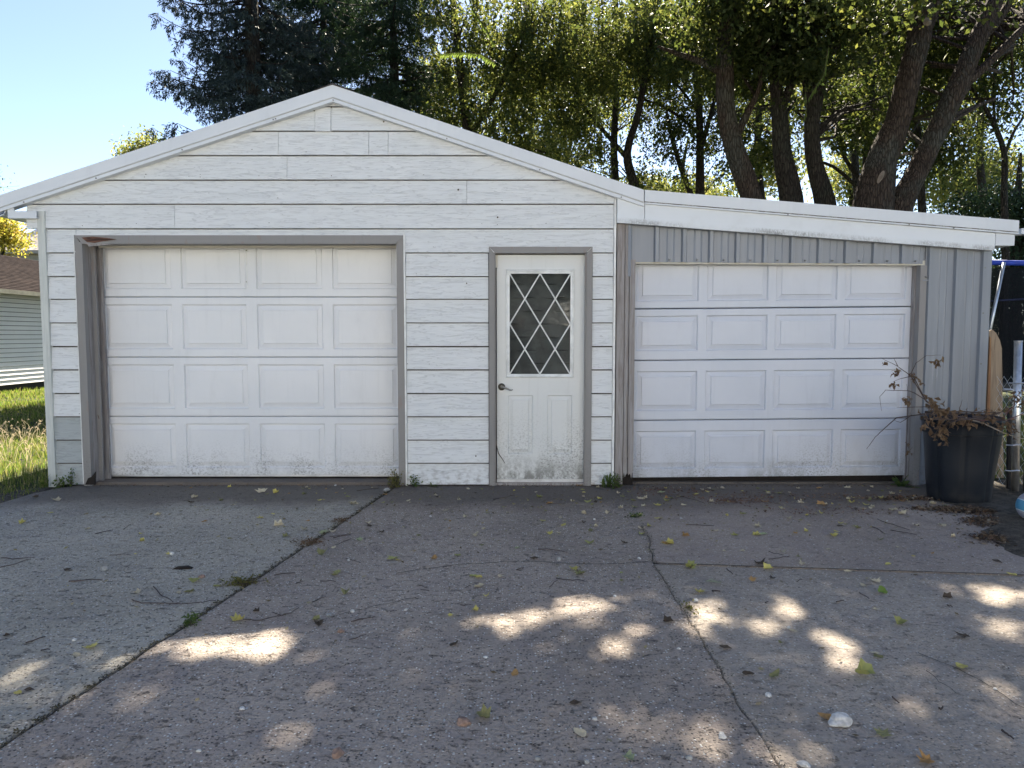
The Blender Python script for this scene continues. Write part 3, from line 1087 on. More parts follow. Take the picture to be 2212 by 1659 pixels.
# ---- sectional doors
def panel_section(x0, x1, z0, z1, cols, pz0, pz1, y, tilt, mat, parent, gap=0.0008):
    """one door section; cols = list of (xa, xb) panel extents, pz0..pz1 their height; tilt(x) adds to z"""
    mb = MB()
    e = 0.006
    V = lambda x, yy, z: (x, yy, z + tilt(x))
    z0_, z1_ = z0 + gap, z1 - gap
    # frame around panels: vertical stiles and rails as strips
    xs = [x0] + [q for c in cols for q in c] + [x1]
    za, zb2 = max(pz0, z0_ + 0.012), min(pz1, z1_ - 0.012)
    # lip at the bottom and at the top of the section
    def strip_(xa, xb, zz0, zz1, y0=y, y1=y):
        mb.add([V(xa, y0, zz0), V(xb, y0, zz0), V(xb, y1, zz1), V(xa, y1, zz1)], [(0, 1, 2, 3)])
    strip_(x0, x1, z0_, z0_ + 0.004, y + 0.02, y + 0.002)
    strip_(x0, x1, z0_ + 0.004, z0_ + 0.010, y + 0.002, y)
    strip_(x0, x1, z1_ - 0.010, z1_ - 0.004, y, y + 0.002)
    strip_(x0, x1, z1_ - 0.004, z1_, y + 0.002, y + 0.02)
    strip_(x0, x1, z0_ + 0.010, za)
    strip_(x0, x1, zb2, z1_ - 0.010)
    for k in range(0, len(xs), 2):
        strip_(xs[k], xs[k + 1], za, zb2)
    for (xa, xb) in cols:
        rings = [(0, 0), (0.009, 0.017), (0.014, 0.017), (0.044, 0.009), (0.049, 0.009), (0.054, 0.001)]
        vs = []
        for ins, dy in rings:
            vs += [V(xa + ins, y + dy, za + ins), V(xb - ins, y + dy, za + ins), V(xb - ins, y + dy, zb2 - ins), V(xa + ins, y + dy, zb2 - ins)]
        fs = []
        for r in range(len(rings) - 1):
            for q in range(4):
                q2 = (q + 1) % 4
                fs.append((r * 4 + q, r * 4 + q2, (r + 1) * 4 + q2, (r + 1) * 4 + q))
        k = (len(rings) - 1) * 4
        fs.append((k, k + 1, k + 2, k + 3))
        mb.add(vs, fs)
    # back and ends
    b = y + 0.045
    mb.add([V(x0, b, z0_), V(x1, b, z0_), V(x1, b, z1_), V(x0, b, z1_)], [(3, 2, 1, 0)])
    mb.add([V(x0, y + 0.02, z0_), V(x1, y + 0.02, z0_), V(x1, b, z0_), V(x0, b, z0_)], [(3, 2, 1, 0)])
    mb.add([V(x0, y + 0.02, z1_), V(x1, y + 0.02, z1_), V(x1, b, z1_), V(x0, b, z1_)], [(0, 1, 2, 3)])
    for xx, o in ((x0, (0, 1, 2, 3)), (x1, (3, 2, 1, 0))):
        mb.add([V(xx, y, z0_), V(xx, y, z1_), V(xx, b, z1_), V(xx, b, z0_)], [o])
    return mb.build('door_section', mat, parent)


zs = [P(500, yy, YD).z for yy in (1026.7, 899.5, 771.5, 641.5)]
zs.append(zs[3] + (zs[3] - zs[2]))
dx0, dx1 = P(211, 700, YD).x, P(868, 700, YD).x
xc = [(226.5, 372.5), (394, 533), (555.4, 697.4), (719, 859)]
cols = [(P(a, 700, YD).x, P(b, 700, YD).x) for a, b in xc]
door1 = bpy.data.objects.new('garage_door', None)
C.objects.link(door1)
door1.parent = gar
WL[door1.name] = Vector((0, 0, 0))
for k in range(4):
    a, b = zs[k], zs[k + 1]
    panel_section(dx0, dx1, a, b, cols, a + 0.072, b - 0.068, YD, lambda x: 0, M['door_white'], door1)
mb = MB()
mb.box(dx0, dx1, YD + 0.005, YD + 0.03, zs[0] - 0.012, zs[0] + 0.003)
mb.build('bottom_seal', M['alu'], door1)
# lift-handle eyelets with the seam between them
for yy, rr in ((541, 0.014), (609, 0.012)):
    p = P(532.5, yy, YD)
    mb = MB()
    prof = [(rr * 0.35, 0), (rr * 0.45, 0.006), (rr * 0.8, 0.008), (rr, 0.004), (rr, 0.0)]
    mb.lathe(prof, 0, 0, 14)
    mb.v = [(p.x + vx, YD - 0.001 - vz, p.z + vy) for vx, vy, vz in mb.v]
    mb.build('eyelet', M['pvc'], door1, smooth=True)
    mb = MB()
    mb.tube([(p.x, YD - 0.004, p.z), (p.x, YD + 0.01, p.z)], rr * 0.4, 8)
    mb.build('eyelet_hole', M['hardware'], door1)
mb = MB()
p0, p1 = P(532.5, 545, YD), P(532.5, 622, YD)
mb.box(p0.x - 0.003, p0.x + 0.003, YD - 0.004, YD + 0.001, p1.z, p0.z)
mb.build('guide_strip', M['pvc'], door1)

# lean-to door
YE = 0.10
ex0, ex1 = P(1368.5, 700, YE).x, P(1966, 700, YE).x
zl = [P(1370, yy, YE).z for yy in (1033, 908.5, 779, 667.6)]
zr = [P(1960, yy, YE).z for yy in (1030, 904.6, 773.7, 660.4)]
ecols = [(P(a, 700, YE).x, P(b, 700, YE).x) for a, b in [(1375, 1508), (1526, 1658), (1674.5, 1806.5), (1823, 1955)]]
ts = (zr[2] - zl[2]) / (ex1 - ex0)
door2 = bpy.data.objects.new('garage_door', None)
C.objects.link(door2)
door2.parent = gar
WL[door2.name] = Vector((0, 0, 0))
door2['label'] = 'cooler white four-section door of the lean-to, hung slightly out of level'
zl.append(zl[3] + 0.50)
for k in range(4):
    a, b = zl[k], zl[k + 1]
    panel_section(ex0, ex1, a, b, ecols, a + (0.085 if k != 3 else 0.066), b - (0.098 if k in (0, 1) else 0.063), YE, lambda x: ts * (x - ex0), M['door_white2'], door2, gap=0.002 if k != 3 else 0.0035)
mb = MB()
mb.prism([(ex0, 0.012), (ex1, 0.012), (ex1, zr[0] + 0.01), (ex0, zl[0] + 0.01)], YE + 0.03, YE + 0.04)
mb.build('bottom_seal', M['rothole'], door2)

# ---- lean-to wall
zhd = P(1700, 566, 0).z
xo0, xo1 = P(1371.5, 700, -0.0).x, P(1982, 700, -0.0).x
zo0, zo1 = P(1372, 566, -0.01).z, P(1985, 570, -0.01).z
ribs = [P(x, 560, -0.0).x for x in (1418, 1477, 1535, 1592, 1651, 1710, 1769, 1827, 1887, 1948, 2008, 2066, 2124)]


def corrugated(x0, x1, zb, zt, name='wall_sheet'):
    pr = []
    for r in ribs:
        pr += [(r - 0.028, 0), (r - 0.016, -0.027), (r + 0.014, -0.027), (r + 0.026, 0)]
        pr += [(r + 0.085, 0), (r + 0.092, -0.004), (r + 0.10, 0), (r + 0.145, 0), (r + 0.152, -0.004), (r + 0.16, 0)]
    def yat(x):
        for i in range(len(pr) - 1):
            if pr[i][0] <= x <= pr[i + 1][0]:
                t = (x - pr[i][0]) / max(1e-9, pr[i + 1][0] - pr[i][0])
                return pr[i][1] + (pr[i + 1][1] - pr[i][1]) * t
        return 0
    xs = sorted([x0, x1] + [p[0] for p in pr if x0 < p[0] < x1])
    mb = MB()
    for i in range(len(xs) - 1):
        a, b = xs[i], xs[i + 1]
        ya, yb = yat(a) - 0.004, yat(b) - 0.004
        mb.add([(a, ya, zb(a)), (b, yb, zb(b)), (b, yb, zt(b)), (a, ya, zt(a)), (a, ya + 0.006, zb(a)), (b, yb + 0.006, zb(b))], [(0, 1, 2, 3), (4, 5, 1, 0)])
    mb.add([(x1, yat(x1) - 0.004, zb(x1)), (x1, 0.012, zb(x1)), (x1, 0.012, zt(x1)), (x1, yat(x1) - 0.004, zt(x1))], [(0, 1, 2, 3)])
    return mb.build(name, M['metal'], gar)


ztop = lambda x: lerp2(fl0, fl1, x) + 0.03
zhead = lambda x: zo0 + (zo1 - zo0) * (x - xo0) / (xo1 - xo0)
xf = P(1357, 500, 0).x
cuts = [xf + 0.03, ribs[3] + 0.02, ribs[7] + 0.02, P(1993, 560, 0).x]
for k in range(3):
    corrugated(cuts[k] + 0.001, cuts[k + 1] - 0.001, zhead, ztop)
xe = P(2143, 545, 0).x
corrugated(P(1993, 700, 0).x + 0.001, xe, lambda x: 0.01, ztop)
# flashings beside the opening
mb = MB()
zc = P(1357, 597, -0.03).z
mb.tube([(xf + 0.012, -0.012, zc), (xf + 0.012, -0.012, lerp2(fl0, fl1, xf))], 0.02, 8)
mb.build('flashing', M['metal'], gar)
mb = MB()
xk = P(2001, 600, -0.03).x
mb.box(xk - 0.03, xk + 0.035, -0.03, -0.0265, P(2001, 604, -0.03).z, lerp2(fl0, fl1, xk) - 0.3)
mb.build('flashing', M['metal'], gar)
# screws of the sheet wall
mb = MB()
for r in ribs[:10]:
    for dx, z in ((0.115, zhead(r) + 0.022), (-0.001, ztop(r) - 0.085)):
        x = r + dx
        if x < cuts[-1]:
            mb.tube([(x, -0.030, z), (x, -0.004, z)], 0.0065, 6)
for z in (1.95, 1.55, 1.1, 0.7):
    mb.tube([(ribs[12], -0.032, z), (ribs[12], -0.02, z)], 0.008, 6)
p = P(2002, 598, -0.03)
mb.tube([(p.x, -0.036, p.z), (p.x, -0.02, p.z)], 0.008, 6)
mb.build('screw', M['screw'], gar, kind='stuff')
# left boards of the lean-to opening (grey, cracked) and their rotten foot
bx_ = [P(x, 700, -0.03).x for x in (1331.5, 1348, 1349.5, 1358, 1359.5, 1371.5)]
for k, (yy, top) in enumerate(((-0.03, lerp2(fl0, fl1, bx_[0])), (-0.022, lerp2(fl0, fl1, bx_[2])), (-0.028, zo0 + 0.02))):
    mb = MB()
    xa, xb = bx_[2 * k], bx_[2 * k + 1]
    n = 6
    zb0 = 0.01 if k == 0 else 0.09
    foot = []
    for q in range(n + 1):
        foot.append((xa + (xb - xa) * q / n, zb0 + (R.uniform(-0.03, 0.05) if k else 0)))
    mb.prism(foot + [(xb, top), (xa, top)], yy, 0.02)
    mb.build('jamb_board', M['trim_rot'], gar)
mb = MB()
mb.box(bx_[2], bx_[5], -0.005, 0.02, 0.0, 0.25)
mb.build('rot_hole', M['rothole'], gar)
mb = MB()
mb.box(XR + 0.0215, bx_[5], 0.021, 0.05, 0.0, 2.3)
mb.build('stud', M['trim_rot'], gar)
# header soffit, right jamb and face board
mb = MB()
mb.prism([(xo0, zo0 - 0.012), (xo1 + 0.05, zo1 - 0.012), (xo1 + 0.05, zo1 + 0.03), (xo0, zo0 + 0.03)], 0.004, YE + 0.1)
mb.build('header', M['cream'], gar)
mb = MB()
mb.prism([(xo0 - 0.04, zo0 + 0.031), (xo1 + 0.05, zo1 + 0.031), (xo1 + 0.05, zo1 + 0.3), (xo0 - 0.04, zo0 + 0.3)], 0.006, 0.04)
mb.build('header_backing', M['metal'], gar)
mb = MB()
mb.box(xo1, xo1 + 0.055, -0.018, 0.05, 0.0, zo1 - 0.013)
mb.build('jamb_board', M['trim_grey'], gar)
mb = MB()
mb.box(xo1 - 0.012, xo1 + 0.03, 0.051, YE + 0.1, 0.0, zo1 - 0.013)
mb.build('jamb', M['trim_rot'], gar)
mb = MB()
xj = P(1993, 900, -0.02).x
mb.box(xo1 + 0.056, xj + 0.02, -0.012, 0.02, 0.0, zo1 + 0.0)
mb.build('edge_channel', M['metal'], gar)

# ---- walk door
wd = bpy.data.objects.new('walk_door', None)
C.objects.link(wd)
wd.parent = gar
WL[wd.name] = Vector((0, 0, 0))
zt0, zt1 = P(1160, 546.5, -0.04).z, P(1160, 533, -0.04).z
mb = MB()
for (a, b, c, d, yy) in ((wL0, wL1 - 0.012, zt1, zt0, -0.045), (wL1 - 0.0115, wL1, zt0 + 0.012, zt0, -0.036)):
    mb.prism([(a, 0.0), (b, 0.0), (b, d if yy == -0.045 else zt0), (a, c)], yy, 0.01)
mb.build('door_trim', M['trim_grey'], gar)
mb = MB()
for (a, b, yy) in ((wR0 + 0.012, wR1, -0.045), (wR0, wR0 + 0.0115, -0.036)):
    mb.prism([(a, 0.0), (b, 0.0), (b, zt1 if yy == -0.045 else zt0), (a, zt0)], yy, 0.01)
mb.build('door_trim', M['trim_grey'], gar)
mb = MB()
mb.prism([(wL1, zt0), (wR0, zt0), (wR1, zt1), (wL0, zt1)], -0.043, 0.01)
mb.build('door_trim', M['trim_grey'], gar)
mb = MB()
mb.box(wL1 - 0.02, wL1, 0.011, 0.13, 0.0, zt0)
mb.box(wR0, wR0 + 0.02, 0.011, 0.13, 0.0, zt0)
mb.box(wL1, wR0, 0.011, 0.13, zt0, zt0 + 0.02)
mb.build('jamb', M['trim_grey'], gar)
YS = 0.03


def slab_with_openings(x0, x1, z0, z1, holes, y, back, name, mat, parent):
    xs = sorted(set([x0, x1] + [h[0] for h in holes] + [h[1] for h in holes]))
    zz = sorted(set([z0, z1] + [h[2] for h in holes] + [h[3] for h in holes]))
    mb = MB()
    for i in range(len(xs) - 1):
        for j in range(len(zz) - 1):
            cx_, cz_ = (xs[i] + xs[i + 1]) / 2, (zz[j] + zz[j + 1]) / 2
            if any(h[0] < cx_ < h[1] and h[2] < cz_ < h[3] for h in holes):
                continue
            mb.add([(xs[i], y, zz[j]), (xs[i + 1], y, zz[j]), (xs[i + 1], y, zz[j + 1]), (xs[i], y, zz[j + 1])], [(0, 1, 2, 3)])
    for (a, b, c, d) in [(x0, x1, z0, z1)]:
        mb.add([(a, y, c), (b, y, c), (b, y, d), (a, y, d), (a, back, c), (b, back, c), (b, back, d), (a, back, d)], [(0, 4, 5, 1), (1, 5, 6, 2), (2, 6, 7, 3), (3, 7, 4, 0)])
    for (a, b, c, d) in holes:
        if d - c > 0.7:                # glazed opening goes through
            mb.add([(a, y, c), (b, y, c), (b, y, d), (a, y, d), (a, back, c), (b, back, c), (b, back, d), (a, back, d)], [(0, 1, 5, 4), (1, 2, 6, 5), (2, 3, 7, 6), (3, 0, 4, 7)])
        else:
            rings = [(0, 0), (0.007, 0.012), (0.011, 0.012), (0.036, 0.005), (0.041, -0.001)]
            vs, fs = [], []
            for ins, dy in rings:
                vs += [(a + ins, y + dy, c + ins), (b - ins, y + dy, c + ins), (b - ins, y + dy, d - ins), (a + ins, y + dy, d - ins)]
            for r in range(len(rings) - 1):
                for q in range(4):
                    q2 = (q + 1) % 4
                    fs.append((r * 4 + q, r * 4 + q2, (r + 1) * 4 + q2, (r + 1) * 4 + q))
            k = (len(rings) - 1) * 4
            fs.append((k, k + 1, k + 2, k + 3))
            mb.add(vs, fs)
    return mb.build(name, mat, parent)


sx0, sx1 = P(1073, 700, YS).x, P(1263, 700, YS).x
sz0, sz1 = P(1160, 1036, YS).z, P(1160, 550.5, YS).z
gx0, gx1 = P(1101, 700, YS).x, P(1232, 700, YS).x
gz0, gz1 = P(1160, 808, YS).z, P(1160, 591, YS).z
holes = [(gx0 - 0.01, gx1 + 0.01, gz0 - 0.01, gz1 + 0.01)]
for a, b in ((1097, 1150.5), (1182, 1235.5)):
    holes.append((P(a, 920, YS).x, P(b, 920, YS).x, P(1160, 981, YS).z, P(1160, 854, YS).z))
slab_with_openings(sx0, sx1, sz0, sz1, holes, YS, YS + 0.045, 'door_slab', M['walk_white'], wd)
# glass frame moulding
mb = MB()
fx0, fx1, fz0, fz1 = P(1093, 700, YS).x, P(1240, 700, YS).x, P(1160, 816, YS).z, P(1160, 582, YS).z
rings = [(fx0, fx1, fz0, fz1, YS - 0.0005), (fx0 + 0.004, fx1 - 0.004, fz0 + 0.004, fz1 - 0.004, YS - 0.014), (fx0 + 0.014, fx1 - 0.014, fz0 + 0.014, fz1 - 0.014, YS - 0.016), (fx0 + 0.018, fx1 - 0.018, fz0 + 0.018, fz1 - 0.018, YS - 0.010), (gx0, gx1, gz0, gz1, YS - 0.008), (gx0, gx1, gz0, gz1, YS + 0.03)]
vs, fs = [], []
for a, b, c, d, yy in rings:
    vs += [(a, yy, c), (b, yy, c), (b, yy, d), (a, yy, d)]
for r in range(len(rings) - 1):
    for q in range(4):
        q2 = (q + 1) % 4
        fs.append((r * 4 + q, r * 4 + q2, (r + 1) * 4 + q2, (r + 1) * 4 + q))
mb.add(vs, fs)
mb.build('glass_frame', M['pvc'], wd)
# diamond lattice
gw, gh = gx1 - gx0, gz1 - gz0
U = lambda a, b: (gx0 + gw * a, gz0 + gh * b)
lat = [((0, 1), (1, 0)), ((0.5, 1), (1, 0.5)), ((0.5, 1), (0, 0.5)), ((1, 1), (0, 0)), ((0, 0.5), (0.5, 0)), ((1, 0.5), (0.5, 0))]
for k, (a, b) in enumerate(lat):
    a, b = U(*a), U(*b)
    mb = MB()
    d = Vector((b[0] - a[0], 0, b[1] - a[1])).normalized()
    s_ = Vector((-d.z, 0, d.x)) * 0.0065
    yb = YS - 0.006 - 0.0006 * k
    pa, pb = Vector((a[0], 0, a[1])), Vector((b[0], 0, b[1]))
    mb.add([pa - s_ + Vector((0, yb + 0.012, 0)), pa - s_ + Vector((0, yb, 0)) + s_ * 0.35, pa + s_ + Vector((0, yb, 0)) - s_ * 0.35, pa + s_ + Vector((0, yb + 0.012, 0)),
            pb - s_ + Vector((0, yb + 0.012, 0)), pb - s_ + Vector((0, yb, 0)) + s_ * 0.35, pb + s_ + Vector((0, yb, 0)) - s_ * 0.35, pb + s_ + Vector((0, yb + 0.012, 0))],
           [(0, 1, 5, 4), (1, 2, 6, 5), (2, 3, 7, 6), (3, 0, 4, 7)])
    mb.build('glazing_bar', M['pvc'], wd)
tg = NT('window_glass')
fr = tg.n.new('ShaderNodeFresnel')
fr.inputs[0].default_value = 1.40
gl = tg.n.new('ShaderNodeBsdfGlossy')
gl.inputs['Roughness'].default_value = 0.03
tp = tg.n.new('ShaderNodeBsdfTransparent')
tp.inputs[0].default_value = (0.72, 0.74, 0.75, 1)
bmp = tg.bump(tg.noise(tg.pos((1, 1, 3)), 5, 2), 0.08, 0.01)
tg.l.new(bmp, gl.inputs['Normal'])
mx = tg.n.new('ShaderNodeMixShader')
tg.l.new(fr.outputs[0], mx.inputs[0])
tg.l.new(tp.outputs[0], mx.inputs[1])
tg.l.new(gl.outputs[0], mx.inputs[2])
tg.l.new(mx.outputs[0], tg.out.inputs[0])
mb = MB()
mb.box(gx0 + 0.001, gx1 - 0.001, YS + 0.014, YS + 0.018, gz0 + 0.001, gz1 - 0.001)
mb.build('glass_pane', tg.m, wd)
# hanging pleated shade behind the glass
mb = MB()
n = 8
for k in range(n):
    za, zb_ = gz0 - 0.03 + (gh + 0.06) * k / n, gz0 - 0.03 + (gh + 0.06) * (k + 1) / n
    xm = 14
    for q in range(xm):
        xa, xb = gx0 - 0.02 + (gw + 0.04) * q / xm, gx0 - 0.02 + (gw + 0.04) * (q + 1) / xm
        wa, wb = 0.006 * math.sin(q * 0.9 + k * 1.7), 0.006 * math.sin((q + 1) * 0.9 + k * 1.7)
        mb.add([(xa, 0.115, za + wa), (xb, 0.115, za + wb), (xb, 0.135, zb_ - 0.004 + wb), (xa, 0.135, zb_ - 0.004 + wa)], [(0, 1, 2, 3)])
        mb.add([(xa, 0.135, zb_ - 0.004 + wa), (xb, 0.135, zb_ - 0.004 + wb), (xb, 0.112, zb_ + 0.001), (xa, 0.112, zb_ + 0.001)], [(0, 1, 2, 3)])
mb.build('window_shade', m_simple('grey_cloth_shade', (0.3, 0.3, 0.29), 0.9), wd)
# lever handle
hp = P(1083.6, 835.7, YS)
mb = MB()
mb.lathe([(0.0005, 0.014), (0.02, 0.014), (0.030, 0.009), (0.033, 0.0)], 0, 0, 20)
mb.v = [(hp.x + vx, YS - vz, hp.z + vy) for vx, vy, vz in mb.v]
rose = mb.build('lever_handle', M['hardware'], wd, smooth=True)
mb = MB()
le = [(0, 0, 0), (0, -0.045, 0), (0.02, -0.055, -0.002), (0.05, -0.056, -0.012), (0.075, -0.055, -0.026), (0.092, -0.054, -0.026), (0.10, -0.054, -0.018)]
mb.tube([(hp.x + a, YS + b, hp.z + c) for a, b, c in le], [0.011, 0.010, 0.0095, 0.008, 0.007, 0.006, 0.004], 10)
mb.build('lever', m_simple('satin_lever', (0.35, 0.34, 0.32), 0.3, metal=0.9), rose, smooth=True)
# sweep/threshold, corner bracket, perished weather-strip hanging down
mb = MB()
mb.box(sx0, sx1, YS - 0.012, YS + 0.01, P(1160, 1041, YS).z, P(1160, 1035.0, YS).z)
mb.build('door_sweep', M['alu'], wd)
mb = MB()
mb.box(wL1, wR0, -0.02, 0.14, 0.0, 0.022)
mb.build('threshold', M['trim_rot'], gar)
mb = MB()
q0, q1 = P(1069, 578, YS - 0.02), P(1075, 551, YS - 0.02)
mb.box(q0.x, q1.x, YS - 0.025, YS - 0.001, q0.z, q1.z)
mb.build('closer_bracket', M['cream'], wd)
mb = MB()
mb.tube([P(x, y, YS - 0.02) for x, y in [(1072, 850), (1071.5, 920), (1072.5, 962), (1077, 980), (1084, 990), (1091, 1001)]], [0.003, 0.004, 0.004, 0.004, 0.0035, 0.002], 6)
mb.build('weather_strip', M['hardware'], wd)

# ------------------------------------------------------------------ neighbour buildings, left
NX = -12.3
nb = thing('neighbour_garage', (-14.5, 12, 0), 'neighbouring outbuilding with white narrow siding and dark brown shingle roof beyond the lawn', 'outbuilding')
zE = P(45, 629, 11).z
zE = 2.38
m_nbs = m_paint('white_vinyl_siding', (0.82, 0.81, 0.82), z1=0.2, rough=0.5)
nrow = 20
y0n, y1n = 4.0, 22.0
hrow = (zE - 0.16) / nrow
for k in range(nrow):
    za = 0.16 + k * hrow
    mb = MB()
    zt_ = za + hrow - 0.012
    mb.add([(NX + 0.036, y0n, za), (NX + 0.036, y1n, za), (NX + 0.010, y1n, zt_), (NX + 0.010, y0n, zt_), (NX, y0n, za), (NX, y1n, za), (NX, y1n, zt_), (NX, y0n, zt_)],
           [(0, 1, 2, 3), (4, 5, 1, 0), (7, 6, 5, 4), (0, 3, 7, 4), (1, 5, 6, 2)])
    mb.build('siding_board', m_nbs, nb)
mb = MB()
mb.box(NX - 5.6, NX - 0.001, y0n, y1n, 0.0, zE)
mb.build('wall', M['dark'], nb)
zR = zE + 1.3
m_sh = m_shingle('brown_roof_shingles', (0.018, 0.015, 0.016), (0.042, 0.033, 0.032), course=0.14, zs=0.4)
mb = MB()
mb.add([(NX + 0.2, y0n - 0.3, zE + 0.06), (NX + 0.2, y1n + 0.3, zE + 0.06), (NX - 2.85, y1n + 0.3, zR + 0.06), (NX - 2.85, y0n - 0.3, zR + 0.06),
        (NX - 6, y1n + 0.3, zE + 0.06), (NX - 6, y0n - 0.3, zE + 0.06),
        (NX + 0.2, y0n - 0.3, zE - 0.0), (NX + 0.2, y1n + 0.3, zE - 0.0), (NX - 6, y1n + 0.3, zE), (NX - 6, y0n - 0.3, zE)],
       [(0, 1, 2, 3), (3, 2, 4, 5), (0, 6, 7, 1), (6, 9, 8, 7), (0, 3, 5, 9, 6), (1, 7, 8, 4, 2)])
# shingle courses as real steps
for k in range(26):
    t0 = k / 26
    xx = NX + 0.2 - 3.05 * t0
    zz = zE + 0.06 + 1.3 * t0
    mb.add([(xx + 0.002, y0n - 0.3, zz + 0.001), (xx + 0.002, y1n + 0.3, zz + 0.001), (xx + 0.002, y1n + 0.3, zz + 0.013), (xx + 0.002, y0n - 0.3, zz + 0.013), (xx - 0.12, y0n - 0.3, zz + 0.052), (xx - 0.12, y1n + 0.3, zz + 0.052)],
           [(0, 1, 2, 3), (3, 2, 5, 4)])
mb.build('roof', m_sh, nb)
mb = MB()
mb.box(NX + 0.202, NX + 0.28, y0n - 0.3, y1n + 0.3, zE - 0.03, zE + 0.075)
mb.build('gutter', m_simple('olive_grey_gutter', (0.22, 0.22, 0.18), 0.5), nb)

fh = thing('far_house', (-19, 26, 0), 'distant two-storey house with pale weathered shingle roof and beige fascia', 'house')
YH = 26.0
e0, e1 = P(-40, 545, YH), P(140, 547, YH)
r0 = P(-40, 497, YH + 2.2)
m_sh2 = m_shingle('pale_roof_shingles', (0.3, 0.27, 0.25), (0.42, 0.4, 0.38), course=0.2, zs=0.5)
mb = MB()
mb.add([(e0.x - 3, YH, e0.z + 0.1), (e1.x + 6, YH, e0.z + 0.1), (e1.x + 6, YH + 3, r0.z), (e0.x - 3, YH + 3, r0.z)], [(0, 1, 2, 3)])
mb.build('roof', m_sh2, fh)
mb = MB()
mb.box(e0.x - 3, e1.x + 6, YH - 0.02, YH + 0.02, e0.z - 0.05, e0.z + 0.1)
mb.build('fascia_board', m_simple('beige_fascia', (0.42, 0.36, 0.3), 0.6), fh)
mb = MB()
mb.box(e0.x - 2.6, e1.x + 5.6, YH + 0.4, YH + 6, 0, e0.z + 0.04)
mb.build('wall', m_simple('beige_wall', (0.4, 0.36, 0.3), 0.7), fh)
mb = MB()
a, b = P(46, 512, YH + 0.9), P(84, 496, YH + 1.8)
mb.add([(a.x, YH + 0.9, a.z), (a.x + 0.5, YH + 0.7, a.z - 0.1), (b.x + 0.4, YH + 1.8, b.z + 0.1), (b.x, YH + 2.2, b.z + 0.3)], [(0, 1, 2, 3)])
mb.build('valley_flashing', m_simple('dark_flashing', (0.12, 0.13, 0.17), 0.5), fh)

# ------------------------------------------------------------------ TREES
# patches of the driveway and yard that the sun reaches: gaps shaped into the foliage on the line to the sun
GAPS = []


def gap(x, y, rx, ry, ang=0, p=1.0):
    p = 1 - (1 - p) * 0.3 if p > 0.78 else 0.15 + p * 0.85
    c = G(x, y)
    ca, sa = math.cos(rad(ang)), math.sin(rad(ang))
    ax = G(x + rx * ca, y + rx * sa) - c
    ay = G(x - ry * sa, y + ry * ca) - c
    A = np.array([[ax.x, ay.x], [ax.y, ay.y]])
    GAPS.append((np.array([c.x, c.y]), np.linalg.inv(A), p))


for a in [(1085, 1352, 52, 24, 5, 1), (1000, 1348, 26, 16, 0, .95), (1350, 1385, 72, 26, -38, 1), (1230, 1320, 100, 26, -8, .86), (1195, 1400, 28, 18, 0, .8),
          (1530, 1330, 42, 38, 20, .9), (1706, 1330, 26, 40, -30, 1), (1640, 1355, 30, 14, 20, .8), (1797, 1398, 48, 20, 30, 1), (1790, 1285, 20, 9, 0, .95), (1840, 1330, 25, 15, 0, .7),
          (2170, 1288, 110, 22, 4, 1), (2180, 1362, 50, 30, 30, .85), (1680, 1435, 18, 14, 0, .8), (1775, 1490, 30, 22, 0, .6), (1722, 1535, 46, 24, 20, .76), (1992, 1530, 44, 15, 22, .85),
          (2180, 1528, 50, 26, 20, .74), (2150, 1470, 50, 20, 20, .5), (690, 1482, 42, 22, -10, .76), (640, 1598, 70, 38, -20, .78), (1310, 1560, 120, 40, 0, .55), (1530, 1600, 80, 55, 10, .74),
          (1000, 1480, 50, 20, 0, .55), (90, 1455, 120, 34, -12, .3), (250, 1420, 80, 18, -10, .2), (1720, 1625, 80, 30, 0, .72), (2100, 1620, 100, 30, 15, .5), (870, 1460, 40, 18, 0, .5), (20, 1500, 50, 20, 0, .4), (500, 1400, 130, 26, 0, 1), (560, 1340, 90, 40, 0, 1), (420, 1350, 60, 24, -20, 1), (60, 1560, 60, 20, -20, .6)]:  # the broad open gaps left of centre stand in for window-reflected sunlight
    gap(*a)
# sunny lawn left of the garage
GAPS.append((np.array([-6.3, 1.1]), np.linalg.inv(np.array([[2.2, 0.0], [0.0, 1.9]])), 1.0))
GAPS.append((np.array([-10.9, 8.8]), np.linalg.inv(np.array([[1.5, 0.35], [0.0, 0.9]])), 1.0))
GAPS.append((np.array([6.5, 4.0]), np.linalg.inv(np.array([[1.6, 0.0], [0.0, 2.0]])), 0.9))
SX, SY = SUN.x / SUN.z, SUN.y / SUN.z


def keep_mask(Pn, rng):
    """False for foliage that stands between the sun and one of the sunlit patches"""
    gx = Pn[:, 0] - SX * Pn[:, 2]
    gy = Pn[:, 1] - SY * Pn[:, 2]
    k = np.ones(len(Pn), bool)
    q = np.stack([gx, gy], 1)
    wob = 1 + 0.22 * np.sin(gx * 23 + 1.3 * np.sin(gy * 17)) + 0.18 * np.sin(gy * 31 + 2 * np.sin(gx * 13))
    for c, Ai, p in GAPS:
        d = (q - c) @ Ai.T
        r = np.sqrt((d ** 2).sum(1))
        k &= ~((r < 1.2 * wob) & (rng.random(len(Pn)) < p))
    return k


